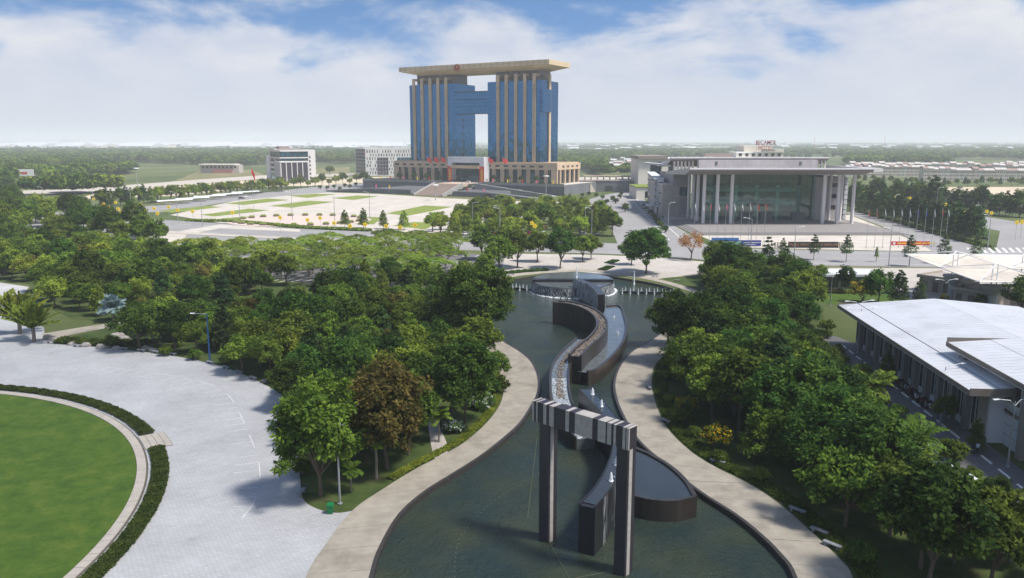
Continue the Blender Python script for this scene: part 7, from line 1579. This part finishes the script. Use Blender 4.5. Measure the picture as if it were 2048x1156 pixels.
# ------------------------------------------------------------------ far woods: nobody could count these trees
def far_leaf_tree(seed, leaf, Rr=5.5, H=11, ncl=20, per=26):
    rgn = np.random.default_rng(seed); d = rgn.normal(size=(90, 3)); d /= np.linalg.norm(d, axis=1)[:, None]; d = d[d[:, 2] > -.3][:ncl]
    C = np.stack([d[:, 0] * Rr * .7, d[:, 1] * Rr * .7, H * .58 + d[:, 2] * H * .3], 1); return crown_from_clusters('far_crown', C, Rr * .42, per, 0.95, LEAF[leaf], (0, 0, H * .4), seed)
protos = []
for i, (lf, px, py) in enumerate((('dark', 612, 352), ('mid', 660, 350), ('conifer', 1190, 352))):
    x, y = G(px, py); me = far_leaf_tree(70 + i, lf); o = empty('tree', (x, y, 0), ['dark tree on the dry field left of the white office block', 'green tree on the dry field beside the white office block', 'dark tree behind the right end of the terrace'][i], 'tree'); c = child('crown', me, o); child('trunk', PROTO['broad_mid'][0], o); protos.append(c)
def far_wood(name, label, pts, proto_i, seed, smin=0.8, smax=1.4, cat='wood'):
    me = bpy.data.meshes.new(name); me.from_pydata([(p[0], p[1], 0.0) for p in pts], [], []); o = bpy.data.objects.new(name, me); col.objects.link(o); tag(o, label, cat, kind='stuff')
    ng = bpy.data.node_groups.new(name + '_nodes', 'GeometryNodeTree'); ng.interface.new_socket('Geometry', in_out='INPUT', socket_type='NodeSocketGeometry'); ng.interface.new_socket('Geometry', in_out='OUTPUT', socket_type='NodeSocketGeometry')
    A = ng.nodes.new; gi = A('NodeGroupInput'); go = A('NodeGroupOutput'); ip = A('GeometryNodeInstanceOnPoints'); oi = A('GeometryNodeObjectInfo'); oi.inputs[0].default_value = protos[proto_i]; oi.inputs['As Instance'].default_value = True; oi.transform_space = 'ORIGINAL'
    rr = A('FunctionNodeRandomValue'); rr.data_type = 'FLOAT_VECTOR'; rr.inputs[0].default_value = (0, 0, 0); rr.inputs[1].default_value = (0, 0, 6.28); rs = A('FunctionNodeRandomValue'); rs.data_type = 'FLOAT'; rs.inputs[2].default_value = smin; rs.inputs[3].default_value = smax; rs.inputs['Seed'].default_value = seed
    ng.links.new(gi.outputs[0], ip.inputs['Points']); ng.links.new(oi.outputs['Geometry'], ip.inputs['Instance']); ng.links.new(rr.outputs[0], ip.inputs['Rotation']); ng.links.new(rs.outputs[1], ip.inputs['Scale']); ng.links.new(ip.outputs[0], go.inputs[0])
    o.modifiers.new('scatter', 'NODES').node_group = ng; return o
from mathutils import noise as mnoise
rg = random.Random(77)
def wood_pts(y0, y1, n_, half=0.72, thr=-0.12, excl=()):
    out = []
    while len(out) < n_:
        u = rg.random(); y = y0 * (y1 / y0) ** u; x = rg.uniform(-half, half) * y
        if mnoise.noise(Vector((x * 0.0016, y * 0.0011, 3.1))) + 0.5 * mnoise.noise(Vector((x * 0.006, y * 0.004, 1.7))) < thr: continue
        if any(e(x, y) for e in excl): continue
        out.append((x, y))
    return out
ex_old = [lambda x, y: -330 < x < 330 and y < 900 and not (x < -200 and y > 720), lambda x, y: 330 <= x < 520 and y < 760, lambda x, y: x > 280 and 700 < y < 1150 and x > y * 0.42 - 20, lambda x, y: -250 < x < -90 and y < 1000, lambda x, y: 60 < x < 260 and y < 800, lambda x, y: abs(x - 0.14 * y) < 0.03 * y and 850 < y < 1150, lambda x, y: x < -180 and abs((y - 640) + 0.5 * (x + 300)) < 60]
KEEP = GL([(-1500, 430), (-300, 402), (0, 394), (150, 390), (400, 372), (520, 363), (560, 352), (640, 349), (700, 350), (820, 338), (1165, 338), (1200, 354), (1292, 354), (1300, 318), (1690, 318), (1690, 331), (2400, 324), (2400, 1500), (-1500, 1500)])
CLEAR = [GL([(0, 390), (36, 356), (78, 356), (120, 388)]), GL([(330, 368), (372, 353), (395, 343), (500, 339), (530, 350), (520, 364)]), GL([(60, 352), (70, 342), (120, 336), (170, 346), (120, 356)]), GL([(800, 345), (620, 352), (620, 338), (700, 334), (700, 345)]), GL([(1205, 352), (1290, 352), (1296, 320), (1215, 322)]), GL([(110, 309), (110, 302), (275, 301), (275, 308)]), GL([(1355, 307), (1355, 301), (1460, 301), (1460, 306)]), GL([(1280, 312), (1280, 316), (1700, 318), (1700, 312)])]
ex = [lambda x, y: inside((x, y), KEEP)] + [lambda x, y, c=c: inside((x, y), c) for c in CLEAR]
for k_ in (1, 3): structure('dry_clearing', MB().sheet(CLEAR[k_], 0.015), blend_mat('dry_grass', [(0.3, (0.09, 0.11, 0.035)), (0.55, (0.17, 0.15, 0.07)), (0.75, (0.26, 0.22, 0.13))], 0.03))
P1 = wood_pts(600, 3000, 21000, thr=-0.34, excl=ex); P2 = wood_pts(2500, 14000, 20000, thr=0.0, excl=[lambda x, y: x < 0.05 * y and y > 2900 and rg.random() < 0.93])
far_wood('far_wood', 'dark green plantation woods stretching behind the towers', P1[::2], 0, 1); far_wood('far_wood', 'lighter green woods mixed into the plantations behind the towers', P1[1::2], 1, 2); far_wood('far_wood', 'hazy woods towards the horizon', P2[::2], 2, 3, 0.9, 1.5); far_wood('far_wood', 'hazy lighter woods towards the horizon', P2[1::2], 1, 4, 0.9, 1.5)

# ------------------------------------------------------------------ haze
hb = MB().box(-46000, 46000, -46000, 46000, -2.2, 112.0)
hzm = bpy.data.materials.new('haze'); hzm.use_nodes = True; t = hzm.node_tree; t.nodes.remove(t.nodes['Principled BSDF']); pv = t.nodes.new('ShaderNodeVolumePrincipled'); pv.inputs['Density'].default_value = 0.00017; pv.inputs['Color'].default_value = (0.93, 0.965, 1.0, 1); pv.inputs['Anisotropy'].default_value = 0.0
t.links.new(pv.outputs[0], t.nodes['Material Output'].inputs['Volume'])
hz = hb.build('haze', hzm); tag(hz, kind='stuff')

# ------------------------------------------------------------------ clouds overhead: the near park lies in the shade of one of them
def cloud_mat():
    m = bpy.data.materials.new('cloud'); m.use_nodes = True; t = m.node_tree; t.nodes.remove(t.nodes['Principled BSDF'])
    tr = t.nodes.new('ShaderNodeBsdfTransparent'); tl_ = t.nodes.new('ShaderNodeBsdfTranslucent'); tl_.inputs[0].default_value = (0.95, 0.95, 0.95, 1); ms = t.nodes.new('ShaderNodeMixShader')
    lw = t.nodes.new('ShaderNodeLayerWeight'); lw.inputs[0].default_value = 0.5; r = t.nodes.new('ShaderNodeMapRange'); r.inputs[3].default_value = 0.23; r.inputs[4].default_value = 0.02; t.links.new(lw.outputs['Facing'], r.inputs[0])
    t.links.new(r.outputs[0], ms.inputs[0]); t.links.new(tr.outputs[0], ms.inputs[1]); t.links.new(tl_.outputs[0], ms.inputs[2]); t.links.new(ms.outputs[0], t.nodes['Material Output'].inputs[0]); return m
M_cloud = cloud_mat()
import bmesh
def cloud(cx_, cy_, cz_, rx, ry, rz_, seed):
    b_ = bmesh.new(); bmesh.ops.create_icosphere(b_, subdivisions=5, radius=1)
    for v in b_.verts:
        p = v.co.copy(); d = 1 + 0.3 * mnoise.noise(p * 1.7 + Vector((seed, 0, 0))) + 0.16 * mnoise.noise(p * 4 + Vector((0, seed, 0))) + 0.08 * mnoise.noise(p * 9)
        v.co = Vector((p.x * rx * d, p.y * ry * d, p.z * rz_ * d * (1 if p.z > 0 else 0.35)))
    me = bpy.data.meshes.new('cloud'); b_.to_mesh(me); b_.free(); me.materials.append(M_cloud)
    for p in me.polygons: p.use_smooth = True
    o = bpy.data.objects.new('cloud', me); col.objects.link(o); o.location = (cx_, cy_, cz_); tag(o, kind='stuff')
CZ = 620.0
def over(gx, gy): k = CZ / sdir.z; return gx + sdir.x * k, gy + sdir.y * k
cloud(*over(25, 70), CZ, 205, 150, 70, 3.0)
cloud(*over(-520, -420), CZ + 60, 260, 210, 90, 8.0); cloud(*over(620, -640), CZ + 30, 300, 190, 100, 14.0); cloud(*over(80, -900), CZ + 80, 340, 230, 110, 21.0)

# ------------------------------------------------------------------ labels of look-alikes that stand in a countable line: which one, from the left
buckets = {}
for o in list(col.objects):
    if o.parent is None and 'label' in o.keys() and 'kind' not in o.keys(): buckets.setdefault(o['label'], []).append(o)
for lb_, os_ in buckets.items():
    if 1 < len(os_) <= 20:
        os_.sort(key=lambda q: q.location.x / max(1.0, q.location.y))
        for i, o in enumerate(os_): o['label'] = lb_ + (', leftmost' if i == 0 else ', rightmost' if i == len(os_) - 1 else ', %s from left' % NUM[i + 1])
    elif 20 < len(os_) <= 40:
        os_.sort(key=lambda q: q.location.x / max(1.0, q.location.y)); h_ = (len(os_) + 1) // 2
        for i, o in enumerate(os_): o['label'] = lb_ + (', %s from left' % NUM[i + 1] if i < h_ else ', %s from right' % NUM[len(os_) - i])
